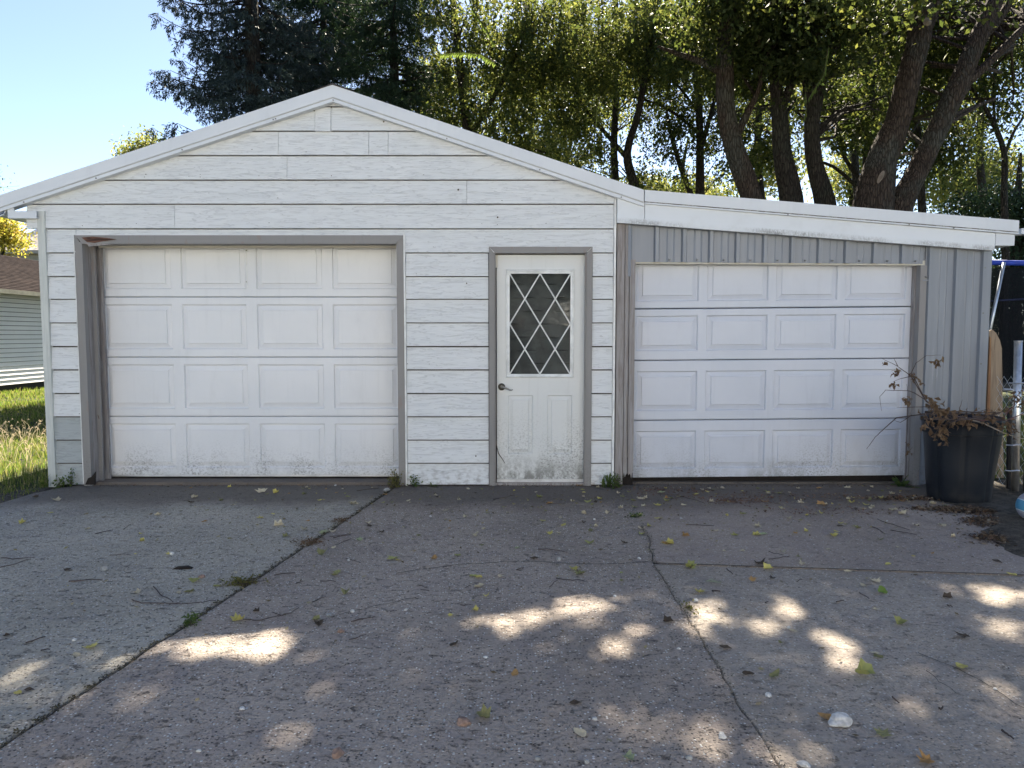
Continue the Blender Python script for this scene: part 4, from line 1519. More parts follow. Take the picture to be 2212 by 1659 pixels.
def leaf_quads(pos, size, rng, droop=0.4, aspect=0.5, var=0.4):
    n = len(pos)
    d = rng.normal(size=(n, 3))
    d[:, 2] -= droop * 1.8
    d /= np.linalg.norm(d, axis=1, keepdims=True)
    u = rng.normal(size=(n, 3))
    s = np.cross(d, u)
    s /= np.linalg.norm(s, axis=1, keepdims=True) + 1e-9
    L = (size * (1 + var * rng.uniform(-1, 1, n)))[:, None]
    W = L * aspect * 0.5
    nrm = np.cross(d, s)
    a = pos
    b = pos + d * L * 0.45 + s * W + nrm * L * 0.08
    c = pos + d * L
    e = pos + d * L * 0.45 - s * W + nrm * L * 0.08
    return np.stack([a, b, c, e], 1).reshape(-1, 3)


def clusters_in(blobs, per_vol, rng):
    """cluster centres inside ellipsoids given as (x_px, y_px, Y, rx_px, ry_px, ry_m)"""
    out = []
    for (x, y, Y, rx, ry, rd) in blobs:
        c = P(x, y, Y)
        s = SC(Y)
        a, b = rx * s, ry * s
        n = max(4, int(per_vol * 4.19 * a * b * rd))
        p = rng.normal(size=(n, 3))
        p /= np.linalg.norm(p, axis=1, keepdims=True)
        p *= (rng.random((n, 1)) ** 0.45)
        out.append(np.array([c.x, c.y, c.z]) + p * np.array([a, rd, b]))
    return np.concatenate(out)


def foliage(cent, crad, nper, size, rng, droop=0.4, aspect=0.5, flat=0.7, string=0.0, cull=True):
    n = len(cent)
    c = np.repeat(cent, nper, axis=0)
    r = np.repeat(rng.uniform(0.6, 1.3, n), nper)[:, None]
    g_ = rng.normal(size=c.shape) * crad * r
    g_[:, 2] *= flat
    if string:
        # drooping sprays: leaves strung along hanging lines
        u = rng.random(len(c))
        ph = np.repeat(rng.random((n, 4, 2)), nper // 4 if nper >= 4 else 1, axis=1).reshape(-1, 2)[:len(c)]
        if len(ph) == len(c):
            g_[:, 0] = (ph[:, 0] - 0.5) * 2 * crad + rng.normal(size=len(c)) * 0.04
            g_[:, 1] = (ph[:, 1] - 0.5) * 2 * crad + rng.normal(size=len(c)) * 0.04
            g_[:, 2] = -u * string
    pos = c + g_
    if cull:
        pos = pos[keep_mask(pos, rng)]
    return leaf_quads(pos, size, rng, droop, aspect)


def limb(pts, widths, Y, n=10, sub=4, wig=0.03):
    """tapered limb through photograph points; pts = (x, y[, dY]); widths in photo px"""
    ps, rs = [], []
    k = len(pts)
    base = [P(p[0], p[1], Y + (p[2] if len(p) > 2 else 0)) for p in pts]
    s = SC(Y)
    for i in range(k - 1):
        for q in range(sub):
            t = q / sub
            p0, p1, p2, p3 = base[max(i - 1, 0)], base[i], base[i + 1], base[min(i + 2, k - 1)]
            w_ = 0.5 * ((2 * p1) + (-p0 + p2) * t + (2 * p0 - 5 * p1 + 4 * p2 - p3) * t * t + (-p0 + 3 * p1 - 3 * p2 + p3) * t ** 3)
            ps.append(w_)
            rs.append((widths[i] + (widths[i + 1] - widths[i]) * t) * s / 2 * (1 + wig * R.uniform(-1, 1)))
    ps.append(base[-1])
    rs.append(widths[-1] * s / 2)
    return ps, rs


def branchwork(mb, trunk_pts, cent, rng, count, r0=0.05, sag=0.15):
    """thin boughs from the trunk out to foliage clusters"""
    tp = [Vector(p) for p in trunk_pts]
    idx = rng.choice(len(cent), min(count, len(cent)), replace=False)
    for i in idx:
        e = Vector(cent[i])
        lower = [p for p in tp if p.z < e.z + 0.3] or tp[:1]
        s = min(lower, key=lambda p: (p - e).length + abs(p.z - (e.z - 1.0)) * 0.6)
        L = (e - s).length
        if L < 0.3 or L > 9:
            continue
        m1 = s.lerp(e, 0.33) + Vector((rng.normal() * 0.08 * L, rng.normal() * 0.08 * L, 0.10 * L + rng.normal() * 0.05 * L))
        m2 = s.lerp(e, 0.68) + Vector((rng.normal() * 0.07 * L, rng.normal() * 0.07 * L, 0.10 * L + rng.normal() * 0.05 * L))
        rr = r0 * min(1, 0.35 + L / 6)
        mb.tube([s, m1, m2, e], [rr, rr * 0.7, rr * 0.42, rr * 0.12], 5, cap=False)
        for _ in range(2):
            q = m2.lerp(e, R.random())
            mb.tube([q, q + Vector((R.uniform(-.5, .5), R.uniform(-.5, .5), R.uniform(-.3, .5))) * 0.9], [rr * 0.25, 0.004], 4, cap=False)


GREEN_D = [(0.025, 0.038, 0.018), (0.036, 0.054, 0.022), (0.052, 0.07, 0.028), (0.08, 0.092, 0.034)]
GREEN_T = [(0.05, 0.075, 0.02), (0.10, 0.14, 0.03), (0.17, 0.21, 0.045), (0.3, 0.31, 0.07)]
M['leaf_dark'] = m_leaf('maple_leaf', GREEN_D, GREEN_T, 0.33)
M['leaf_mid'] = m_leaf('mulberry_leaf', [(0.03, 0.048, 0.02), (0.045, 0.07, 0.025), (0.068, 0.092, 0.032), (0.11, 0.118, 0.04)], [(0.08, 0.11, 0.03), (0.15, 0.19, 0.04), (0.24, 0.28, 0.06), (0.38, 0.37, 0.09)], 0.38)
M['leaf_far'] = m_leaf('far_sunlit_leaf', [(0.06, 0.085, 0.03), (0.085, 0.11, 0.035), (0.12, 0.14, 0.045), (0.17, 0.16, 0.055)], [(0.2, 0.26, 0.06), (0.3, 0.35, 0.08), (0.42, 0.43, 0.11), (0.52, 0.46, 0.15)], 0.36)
M['leaf_yellow'] = m_leaf('yellow_autumn_leaf', [(0.15, 0.17, 0.03), (0.25, 0.24, 0.04), (0.35, 0.28, 0.06)], [(0.4, 0.42, 0.06), (0.55, 0.5, 0.07), (0.6, 0.42, 0.1)], 0.45)
M['spruce'] = m_leaf('blue_spruce_needles', [(0.028, 0.044, 0.046), (0.045, 0.068, 0.07), (0.075, 0.105, 0.112)], [(0.03, 0.05, 0.04), (0.04, 0.06, 0.05), (0.05, 0.07, 0.06)], 0.12, 0.6)
M['cedar'] = m_leaf('dark_cedar_foliage', [(0.018, 0.034, 0.024), (0.03, 0.055, 0.036), (0.052, 0.085, 0.052)], [(0.03, 0.06, 0.02), (0.05, 0.09, 0.03), (0.07, 0.12, 0.04)], 0.2, 0.6)
M['scar'] = m_wood('pale_pruning_scar', (0.28, 0.22, 0.18), (0.18, 0.14, 0.12), True, 0.8, 0.5)

DENS = 11.5


def broadleaf(name, label, Y, limbs, blobs, leafmat, bark, dens=0.5, crad=0.33, nper=44, size=0.11, droop=0.4, aspect=0.5, boughs=30, string=0.0, seed=1, extra=None, group=None, r0=0.05):
    rng = np.random.default_rng(seed)
    base = None
    allp = []
    built = []
    for pts, wds in limbs:
        ps, rs = limb(pts, wds, Y)
        built.append((ps, rs))
        allp += ps
    base = built[0][0][0]
    t = thing(name, (base.x, base.y, 0.0), label, 'tree', group)
    mb = MB()
    ps, rs = built[0]
    foot = Vector((ps[0].x + (ps[0].x - ps[min(4, len(ps) - 1)].x) * 0.5, ps[0].y, -0.05))
    ps = [foot, foot.lerp(ps[0], 0.5)] + ps
    rs = [rs[0] * 1.35, rs[0] * 1.08] + rs
    mb.tube(ps, rs, 14)
    mb.build('trunk', bark, t, smooth=True)
    for ps, rs in built[1:]:
        mb = MB()
        mb.tube(ps, rs, 10)
        mb.build('limb', bark, t, smooth=True)
    cent = clusters_in(blobs, dens * DENS, rng)
    mb = MB()
    branchwork(mb, allp, cent, rng, boughs, r0)
    if extra is not None:
        ex = extra[keep_mask(extra, rng)]
        branchwork(mb, [p for p in allp if p.z > 8.0] or allp[-2:], ex, rng, 26, 0.035)
    if mb.v:
        mb.build('boughs', bark, t, kind='stuff')
    V = foliage(cent, crad, int(nper * 1.25) // 4 * 4, size * 1.12, rng, droop, aspect, string=string)
    if extra is not None:
        V = np.concatenate([V, foliage(extra, 0.42, 96, 0.105, rng, 0.2, 0.6)])
    np_mesh('crown', V, 4, leafmat, t)
    return t


def canopy_pts(x0, x1, y0, y1, h0, h1, n, rng, lim=-140):
    """boughs high above the garage that shade the driveway: points on the sun's line over a stretch of ground"""
    gx = rng.uniform(x0, x1, n)
    gy = rng.uniform(y0, y1, n)
    h = rng.uniform(h0, h1, n)
    q = np.stack([gx + SX * h, gy + SY * h, h], 1)
    # the boughs end above the roof line: the sky left of the spruce stays open
    cp, sp = math.cos(PITCH), math.sin(PITCH)
    dp = (q[:, 1] + DC) * cp - (q[:, 2] - HC) * sp
    uy = (q[:, 1] + DC) * sp + (q[:, 2] - HC) * cp
    py = CY - F * uy / dp
    px = CX + F * q[:, 0] / dp
    return q[(py < lim) | (px > 1050)]


rngc = np.random.default_rng(3)
# --- tall spruce
def conifer(name, label, x, Y, zbot, ztop, r_low, r_top, needle, bark, seed, blen=0.9, droop=0.25, dens=1.0, tuft=0.11, off_frame=True, leader=0.17):
    rng = np.random.default_rng(seed)
    bx = P(x, 150, Y).x
    t = thing(name, (bx, Y, 0), label, 'tree')
    mb = MB()
    mb.tube([(bx, Y, -0.1), (bx + 0.03, Y, ztop * 0.5), (bx, Y, ztop)], [leader * 1.5, leader, 0.03], 10)
    mb.build('trunk', bark, t, smooth=True)
    boughs = MB()
    segs = []
    z = zbot
    while z < ztop - 0.2:
        f = (z - zbot) / (ztop - zbot)
        rmax = r_low + (r_top - r_low) * f
        nb_ = int(rng.integers(6, 9) * dens)
        for k in range(nb_):
            an = rng.uniform(0, 2 * math.pi)
            L = rmax * rng.uniform(0.65, 1.12)
            d = Vector((math.cos(an), math.sin(an), 0))
            s0 = Vector((bx, Y, z + rng.uniform(-0.15, 0.15)))
            pts = []
            m = max(4, int(L / 0.28))
            for q in range(m + 1):
                u = q / m
                pts.append(s0 + d * L * u + Vector((0, 0, -droop * L * math.sin(u * 2.4) + 0.10 * L * u * u + rng.normal() * 0.02)))
            boughs.tube(pts, [0.035 * (1 - 0.85 * q / m) for q in range(m + 1)], 4, cap=False)
            side = Vector((-d.y, d.x, 0))
            for q in range(1, m + 1):
                u = q / m
                wl_ = blen * (1 - 0.55 * u) * min(1, L / 1.5) * rng.uniform(0.5, 1.1)
                for sgn in (-1, 1):
                    tip = pts[q] + side * sgn * wl_ * 0.75 + d * wl_ * 0.5 + Vector((0, 0, -wl_ * rng.uniform(0.25, 0.6)))
                    ns = max(2, int(wl_ / (tuft * 0.5)))
                    for w_ in range(ns):
                        p = pts[q].lerp(tip, (w_ + rng.random()) / ns)
                        segs.append((p, (tip - pts[q]).normalized()))
                        if rng.random() < 0.8:
                            hang = Vector((rng.normal() * 0.3, rng.normal() * 0.3, -1)).normalized()
                            segs.append((p + hang * tuft * 0.8 * rng.random(), hang))
        z += rng.uniform(0.24, 0.4)
    boughs.build('boughs', bark, t, kind='stuff')
    pos = np.array([tuple(s[0]) for s in segs])
    dr = np.array([tuple(s[1]) for s in segs])
    k = keep_mask(pos, rng)
    pos, dr = pos[k], dr[k]
    rep = 6
    pos = np.repeat(pos, rep, 0) + rng.normal(size=(len(pos) * rep, 3)) * 0.025
    dr = np.repeat(dr, rep, 0) + rng.normal(size=(len(pos), 3)) * 0.38
    dr /= np.linalg.norm(dr, axis=1, keepdims=True)
    s = np.cross(dr, rng.normal(size=dr.shape))
    s /= np.linalg.norm(s, axis=1, keepdims=True)
    L = (tuft * rng.uniform(0.6, 1.25, len(pos)))[:, None]
    W = L * 0.105
    V = np.stack([pos - s * W * 0.6, pos + dr * L * 0.5 - s * W, pos + dr * L, pos + dr * L * 0.5 + s * W], 1).reshape(-1, 3)
    np_mesh('crown', V, 4, needle, t)
    return t


conifer('blue_spruce_tree', 'tall blue-grey spruce rising behind the left slope of the garage roof', 545, 12.0, 3.0, 15.5, 2.35, 1.5, M['spruce'], M['bark_dark'], 21, leader=0.2)
conifer('cedar_tree', 'dense dark green cedar behind the roof peak, right of the spruce', 850, 13.4, 3.2, 12.0, 2.3, 1.9, M['cedar'], M['bark_dark'], 22, blen=0.8, droop=0.12, tuft=0.10, leader=0.19)
conifer('cedar_tree', 'dark green cedar standing between the spruce and the taller cedar, farther back', 700, 16.5, 3.2, 14.5, 2.4, 2.0, M['cedar'], M['bark_dark'], 23, blen=0.8, droop=0.15, tuft=0.11, leader=0.16)

# --- broadleaf trees left to right
broadleaf('mulberry_tree', 'green mulberry tree with forked stem above the right roof slope, beside the cedar', 12.0,
          [([(1015, 470), (1020, 380), (1012, 300), (1000, 200), (985, 60), (970, -60)], [34, 28, 22, 18, 14, 8]), ([(1018, 400), (1070, 345), (1120, 320), (1180, 330)], [18, 14, 9, 4]), ([(1010, 300), (1060, 220), (1110, 130), (1150, 40)], [14, 11, 8, 5])],
          [(1080, 60, 12, 170, 120, 1.3), (1030, 220, 12, 110, 110, 1.2), (1180, 130, 12.5, 120, 140, 1.2), (1120, 300, 12, 90, 60, 1.0), (960, 300, 13, 60, 60, 0.8)],
          M['leaf_mid'], M['bark_dark'], dens=1.15, crad=0.28, nper=56, size=0.082, boughs=60, string=0.45, seed=31, r0=0.035)
broadleaf('mulberry_tree', 'mulberry tree with hanging leaf curtains above the low end of the roof slope', 13.2,
          [([(1400, 520), (1370, 400), (1355, 330), (1380, 240), (1400, 120), (1420, -30)], [22, 20, 17, 14, 12, 8]), ([(1362, 350), (1310, 290), (1260, 230), (1230, 160)], [12, 9, 7, 4])],
          [(1330, 80, 13, 150, 120, 1.4), (1285, 330, 12.5, 50, 110, 0.6), (1240, 230, 13, 80, 80, 0.9), (1420, 70, 13.5, 110, 110, 1.2), (1350, 400, 14, 120, 40, 0.8), (1200, 350, 13, 60, 50, 0.7)],
          M['leaf_mid'], M['bark_dark'], dens=1.15, crad=0.24, nper=50, size=0.082, boughs=70, string=0.5, seed=32, r0=0.03)
broadleaf('slender_tree', 'slender dark-stemmed tree with sparse leaves, left of the big trunks', 14.5,
          [([(1515, 560), (1512, 430), (1512, 314), (1508, 157), (1499, -40)], [24, 20, 16, 14, 9]), ([(1500, 440), (1470, 360), (1452, 300), (1440, 240)], [13, 11, 9, 5]), ([(1512, 330), (1540, 230), (1560, 160)], [12, 8, 5]),
           ([(1512, 290), (1450, 240), (1390, 215), (1330, 205)], [8, 6, 5, 3]), ([(1513, 250), (1460, 180), (1420, 150)], [7, 5, 3])],
          [(1500, 60, 14.5, 110, 90, 1.2), (1470, 250, 14.5, 110, 90, 1.0), (1560, 330, 15, 90, 70, 0.9), (1480, 400, 15.5, 110, 40, 0.8), (1440, 330, 14, 60, 60, 0.6), (1480, 120, 16, 150, 110, 1.2), (1560, 200, 16, 90, 90, 1)],
          M['leaf_dark'], M['bark_dark'], dens=1.15, crad=0.26, nper=30, size=0.085, boughs=90, string=0.3, seed=33, r0=0.03)

canopyR = canopy_pts(-0.6, 4.2, -7.7, -2.4, 6.4, 9.6, 620, rngc)
canopyM = canopy_pts(-3.6, 0.0, -7.7, -2.4, 6.6, 9.8, 470, rngc)
canopyL = canopy_pts(-7.5, -3.0, -7.7, -2.0, 7.6, 11.5, 560, rngc)
canopyRR = canopy_pts(3.6, 7.5, -7.7, -1.5, 6.4, 9.6, 420, rngc)
CR = 0.42
broadleaf('maple_tree', 'leaning maple trunk with a bare side limb, first of the big trunks behind the lean-to', 9.0,
          [([(1660, 560), (1621, 419), (1590, 332), (1569, 244), (1566, 157), (1567, 70), (1585, -60), (1590, -300)], [50, 44, 43, 38, 37, 33, 30, 14]), ([(1587, 300), (1612, 250), (1639, 192), (1655, 120)], [18, 15, 11, 5]),
           ([(1552, 152), (1510, 132), (1461, 115), (1420, 100)], [17, 14, 9, 4]), ([(1590, -60), (1500, -250), (1400, -420)], [22, 14, 6])],
          [(1600, 60, 9.5, 120, 110, 1.2), (1660, 130, 9.5, 80, 70, 0.9), (1540, 0, 9, 110, 70, 1.0), (1620, 60, 11, 120, 130, 1.0), (1500, 100, 11, 80, 90, .8)],
          M['leaf_dark'], M['bark_red'], dens=1.3, crad=0.3, nper=44, size=0.10, boughs=50, string=0.4, seed=41, extra=canopyM)
broadleaf('maple_tree', 'dark maple trunk that loses itself in leaves, second of the big trunks behind the lean-to', 9.3,
          [([(1722, 560), (1709, 429), (1690, 332), (1684, 244), (1674, 165), (1672, 60), (1680, -200)], [52, 48, 38, 33, 22, 15, 6]), ([(1684, 244), (1720, 150), (1745, 40)], [20, 16, 10])],
          [(1700, 40, 9.3, 110, 80, 1.0), (1720, 150, 9.0, 70, 60, 0.8), (1650, 300, 13, 60, 60, 0.6), (1700, 90, 12, 120, 130, 1.0)],
          M['leaf_dark'], M['bark_dark'], dens=1.8, crad=0.3, nper=50, size=0.10, boughs=50, string=0.35, seed=42, extra=canopyL)
broadleaf('maple_tree', 'straight maple trunk with foliage hanging across it, third of the big trunks behind the lean-to', 9.2,
          [([(1800, 560), (1782, 436), (1759, 349), (1754, 262), (1768, 175), (1755, 70), (1765, -60), (1770, -300)], [48, 42, 34, 31, 30, 28, 22, 12]), ([(1756, 270), (1740, 180), (1765, 90), (1790, 30)], [14, 13, 11, 6])],
          [(1830, 60, 9.3, 120, 90, 1.2), (1790, 130, 8.6, 70, 60, 0.7), (1880, 150, 10.5, 80, 120, 0.8), (1850, 250, 12, 90, 60, 0.8), (1860, 60, 11.5, 120, 110, 1.0)],
          M['leaf_dark'], M['bark_dark'], dens=1.6, crad=0.3, nper=50, size=0.105, boughs=50, string=0.35, seed=43, extra=canopyR)
mt = broadleaf('maple_tree', 'big twin-stemmed red-brown maple with pruning scars, forking low behind the lean-to', 8.4,
          [([(1875, 600), (1885, 452), (1904, 349), (1939, 262), (1963, 167), (1984, 87), (1995, 0), (2010, -200)], [110, 84, 62, 50, 47, 47, 42, 26]), ([(1925, 540), (1947, 440), (1984, 366), (2026, 279), (2066, 192), (2103, 105), (2138, 28), (2190, -100)], [66, 52, 44, 43, 42, 38, 34, 24]),
           ([(2098, 110), (2124, 80), (2155, 45), (2188, -5)], [24, 20, 18, 16]), ([(2066, 195), (2100, 168), (2150, 122), (2212, 60), (2280, 0)], [26, 20, 17, 15, 10]), ([(1975, 110), (2010, 40), (2030, -40)], [30, 26, 22])],
          [(2080, 40, 10.5, 110, 70, 1.0), (2010, 130, 11.5, 60, 110, 0.8), (2170, 200, 11, 60, 90, 0.8), (2020, 330, 13, 70, 70, 0.8), (1930, 60, 11, 110, 110, 1), (2080, 120, 12, 90, 110, 1), (2190, 60, 10.5, 70, 70, .7)],
          M['leaf_dark'], M['bark_red'], dens=1.7, crad=0.3, nper=40, size=0.095, boughs=60, string=0.0, seed=44, extra=canopyRR)
for (x, y, rx, rz, ang) in ((1904, 382, 0.05, 0.14, 25), (2004, 46, 0.09, 0.08, 20)):
    c = P(x, y, 8.4 - 0.36 if y > 100 else 8.4 - 0.27)
    mb = MB()
    vs = [(c.x, c.y - 0.03, c.z)]
    for k in range(16):
        t_ = 2 * math.pi * k / 16
        a_, b_ = rx * math.cos(t_), rz * math.sin(t_)
        ca, sa = math.cos(rad(ang)), math.sin(rad(ang))
        vs.append((c.x + a_ * ca + b_ * sa, c.y + 0.02, c.z - a_ * sa + b_ * ca))
    mb.add(vs, [(0, 1 + k, 1 + (k + 1) % 16) for k in range(16)])
    mb.build('pruning_scar', M['scar'], mt)
broadleaf('young_tree', 'thin young tree with a Y fork against the sky at the far right', 11.0,
          [([(2172, 560), (2169, 415), (2168, 325), (2134, 244), (2099, 190), (2070, 150)], [15, 13, 11, 9, 6, 3]), ([(2170, 335), (2190, 285), (2212, 250), (2240, 190)], [8, 6, 5, 3]), ([(2150, 280), (2146, 200), (2150, 130)], [6, 5, 3])],
          [(2140, 220, 11, 60, 70, 0.6), (2190, 330, 11, 60, 70, 0.6), (2200, 120, 11, 50, 60, 0.5)],
          M['leaf_dark'], M['bark_dark'], dens=0.7, crad=0.25, nper=22, size=0.075, boughs=40, seed=51, r0=0.02)
broadleaf('evergreen_tree', 'dark bushy evergreen behind the right end of the lean-to roof', 13.5,
          [([(2195, 620), (2195, 480), (2200, 400), (2205, 330)], [22, 18, 12, 5])],
          [(2190, 450, 13.5, 90, 45, 0.9), (2120, 445, 13.5, 70, 30, 0.8), (2240, 500, 13.5, 80, 100, 1.0), (2170, 640, 14, 70, 120, 0.8), (2190, 800, 14, 60, 90, .8)],
          M['cedar'], M['bark_dark'], dens=2.2, crad=0.25, nper=60, size=0.09, boughs=40, seed=52, r0=0.03)
broadleaf('dark_trunk_tree', 'dark straight-trunked tree seen between the third and the twin-stemmed maple', 14.0,
          [([(1865, 600), (1873, 419), (1877, 300), (1881, 175), (1885, 0)], [26, 23, 20, 17, 10]), ([(1868, 400), (1830, 350), (1810, 300), (1805, 250)], [10, 8, 7, 4]), ([(1868, 420), (1800, 360), (1740, 345)], [9, 7, 4]), ([(1875, 330), (1930, 300), (2010, 240)], [8, 7, 4]), ([(1875, 380), (1960, 330), (2030, 310)], [8, 7, 4])],
          [(1880, 80, 14, 130, 90, 1.3), (1830, 250, 14, 90, 70, 0.8), (1950, 260, 14.5, 60, 90, 0.8), (1760, 200, 14, 90, 90, .9)],
          M['leaf_dark'], M['bark_dark'], dens=1.2, crad=0.3, nper=44, size=0.10, boughs=60, seed=53, r0=0.03)
broadleaf('dark_trunk_tree', 'slim dark trunk right behind the fork of the twin-stemmed maple', 13.0,
          [([(2000, 600), (1990, 420), (1985, 320), (1975, 200), (1970, 60)], [18, 16, 14, 11, 7])],
          [(2000, 200, 13, 60, 60, .7), (1960, 40, 13, 80, 60, .8), (2060, 300, 13, 60, 50, .6)],
          M['leaf_dark'], M['bark_dark'], dens=1.2, crad=0.3, nper=40, size=0.10, boughs=50, seed=54, r0=0.03)
for k_, (x_, Y_k, lab_, bl_) in enumerate([
        (1330, 17.0, 'shaded deep green tree forming the backdrop behind the leaf curtains', [(1250, 100, 17, 130, 150, 1.2), (1400, 150, 17, 110, 160, 1.2)]),
        (1640, 17.5, 'shaded deep green tree filling the gaps behind the first two big trunks', [(1600, 120, 17.5, 130, 170, 1.2), (1740, 220, 17.5, 90, 130, 1.0)]),
        (1850, 18.0, 'shaded deep green tree behind the twin-stemmed maple', [(1840, 150, 18, 120, 170, 1.2), (1990, 120, 18, 110, 160, 1.2)]),
        (2120, 17.0, 'shaded deep green tree behind the young forked tree at the far right', [(2110, 90, 17, 100, 110, 1.0), (2210, 60, 17, 60, 120, 1.0), (2090, 300, 17, 60, 70, .8)])]):
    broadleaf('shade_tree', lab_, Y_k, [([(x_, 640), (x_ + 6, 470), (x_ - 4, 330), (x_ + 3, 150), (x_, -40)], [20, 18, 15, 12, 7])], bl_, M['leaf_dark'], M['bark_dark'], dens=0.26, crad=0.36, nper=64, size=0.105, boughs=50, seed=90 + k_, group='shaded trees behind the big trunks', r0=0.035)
# sunlit trees farther away
fars = [(980, 26, 'yellow-green tree glimpsed between the cedar and the mulberry', [(960, 330, 26, 60, 90, 2), (930, 180, 26, 60, 60, 1.5), (690, 250, 28, 60, 90, 1.5)]),
        (1230, 27, 'sunlit yellow-green tree far behind the first mulberry', [(1180, 340, 27, 110, 60, 2), (1130, 200, 28, 90, 80, 1.5), (1280, 180, 28, 110, 110, 1.5)]),
        (1480, 24, 'sunlit low tree far behind the slender tree', [(1480, 430, 24, 130, 32, 2), (1390, 420, 25, 80, 40, 1.5)]),
        (1700, 25, 'sunlit yellow-green tree seen between the first and second big trunks', [(1660, 370, 25, 70, 60, 1.6), (1640, 230, 27, 60, 60, 1.2)]),
        (1840, 26, 'sunlit yellow-green tree seen between the third big trunk and the twin maple', [(1830, 400, 26, 60, 50, 1.6), (1850, 340, 27, 60, 40, 1.2), (1900, 200, 28, 120, 130, 1.2)]),
        (2080, 23, 'sunlit yellow-green tree right of the twin maple, above the lean-to roof', [(2070, 400, 23, 90, 50, 1.6), (2150, 380, 24, 90, 60, 1.5), (2060, 250, 26, 60, 60, 1)])]
for k, (x, Y, lab, bl) in enumerate(fars):
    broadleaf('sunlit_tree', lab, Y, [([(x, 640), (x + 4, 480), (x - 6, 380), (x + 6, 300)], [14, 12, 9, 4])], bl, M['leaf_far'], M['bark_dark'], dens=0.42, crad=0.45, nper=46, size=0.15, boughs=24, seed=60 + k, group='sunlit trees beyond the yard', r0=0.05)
broadleaf('yellow_tree', 'small yellow-green autumn tree beside the neighbour roof at the left edge', 19.0,
          [([(0, 700), (5, 560), (10, 500)], [12, 9, 4])], [(5, 500, 19, 40, 38, 0.8), (25, 525, 19, 26, 22, 0.5), (-30, 480, 19, 40, 40, 0.8)], M['leaf_yellow'], M['bark_dark'], dens=3.0, crad=0.25, nper=44, size=0.10, boughs=12, seed=71)
broadleaf('distant_tree', 'top of a distant olive and rust tree just above the left roof edge', 34.0,
          [([(315, 700), (318, 400), (322, 320)], [10, 8, 3])], [(322, 312, 34, 22, 20, 0.8), (300, 330, 34, 40, 18, 0.8)], M['leaf_far'], M['bark_dark'], dens=1.4, crad=0.35, nper=44, size=0.16, boughs=14, seed=72)
broadleaf('twiggy_tree', 'nearly bare twiggy tree tip at the left edge of the sky', 20.0,
          [([(-20, 700), (-12, 500), (-6, 400)], [8, 6, 3])], [(-8, 385, 20, 14, 40, 0.4)], M['leaf_mid'], M['bark_dark'], dens=3.0, crad=0.2, nper=8, size=0.08, boughs=26, seed=73, r0=0.012)

# leafy shoots of the near tree that hang into view, paired leaflets
def shoot(label, pts, Y, lmat, L=0.11, pitch=0.035):
    ps = [P(x, y, Y) for x, y in pts]
    t = thing('leafy_shoot', tuple(ps[0]), label, 'branch')
    mb = MB()
    mb.tube(ps, [0.006 - 0.004 * i / (len(ps) - 1) for i in range(len(ps))], 5)
    mb.build('stem', M['twig'], t)
    V = []
    for i in range(len(ps) - 1):
        a, b = ps[i], ps[i + 1]
        n = max(1, int((b - a).length / pitch))
        d = (b - a).normalized()
        for k in range(n):
            c = a.lerp(b, k / n)
            for sg in (-1, 1):
                side = Vector((0, sg, 0)) * 0.5 + Vector((0, 0, -1)) * R.uniform(0.7, 1.2) + d * 0.4 + Vector((R.uniform(-.2, .2), 0, 0))
                side.normalize()
                wv = d.cross(side).normalized().cross(side).normalized() * 0.018
                ll = L * R.uniform(0.7, 1.1)
                V += [tuple(c), tuple(c + side * ll * 0.4 + wv), tuple(c + side * ll), tuple(c + side * ll * 0.4 - wv)]
    np_mesh('leaflets', np.array(V), 4, lmat, t)


M['leaf_shoot'] = m_leaf('fresh_green_leaflet', [(0.08, 0.12, 0.035), (0.11, 0.15, 0.04), (0.16, 0.18, 0.05)], [(0.16, 0.24, 0.05), (0.22, 0.3, 0.06)], 0.35)
shoot('light green leafy shoot pointing left, against the dark cedar', [(1070, 135), (1040, 117), (1000, 112), (950, 116)], 6.0, M['leaf_shoot'])
shoot('light green leafy shoot hanging from the top edge, above the other shoot', [(1010, -20), (1022, 20), (1045, 55), (1068, 95)], 6.0, M['leaf_shoot'])
shoot('long pale vine strand hanging down over the right roof slope', [(1290, 230), (1284, 300), (1279, 370), (1268, 440), (1262, 480)], 7.5, M['leaf_shoot'], 0.12, 0.05)
shoot('cluster of broad green leaves hanging in front of the third big trunk', [(1790, 100), (1780, 160), (1760, 190), (1745, 215)], 7.0, M['leaf_shoot'], 0.14, 0.05)
shoot('small pale leaf spray in front of the second big trunk', [(1740, 200), (1742, 235), (1735, 262)], 7.2, M['leaf_shoot'], 0.13, 0.05)

# ------------------------------------------------------------------ LAWN
M['grass'] = m_leaf('grass_blade', [(0.05, 0.08, 0.025), (0.08, 0.11, 0.03), (0.15, 0.15, 0.06), (0.32, 0.26, 0.15)], [(0.12, 0.22, 0.03), (0.2, 0.3, 0.04), (0.3, 0.34, 0.06), (0.4, 0.34, 0.14)], 0.4)
M['seed'] = m_leaf('pale_seed_head', [(0.42, 0.36, 0.25), (0.5, 0.44, 0.32)], [(0.5, 0.42, 0.28), (0.55, 0.46, 0.3)], 0.4)


def blades(x, y, z, h, w, rng, lean=0.4):
    n = len(x)
    b = np.stack([x, y, z], 1)
    an = rng.uniform(0, 2 * np.pi, n)
    s = np.stack([np.cos(an), np.sin(an), np.zeros(n)], 1) * w[:, None]
    la = rng.uniform(0, 2 * np.pi, n)
    ln = rng.uniform(0.1, 1, n) * lean * h
    t = np.stack([np.cos(la) * ln, np.sin(la) * ln, h], 1)
    mid = b + t * 0.5
    mid[:, 2] += h * 0.08
    tip = b + t
    return np.stack([b - s, b + s, mid + s * 0.7, mid - s * 0.7], 1), np.stack([mid - s * 0.7, mid + s * 0.7, tip + s * 0.1, tip - s * 0.1], 1)


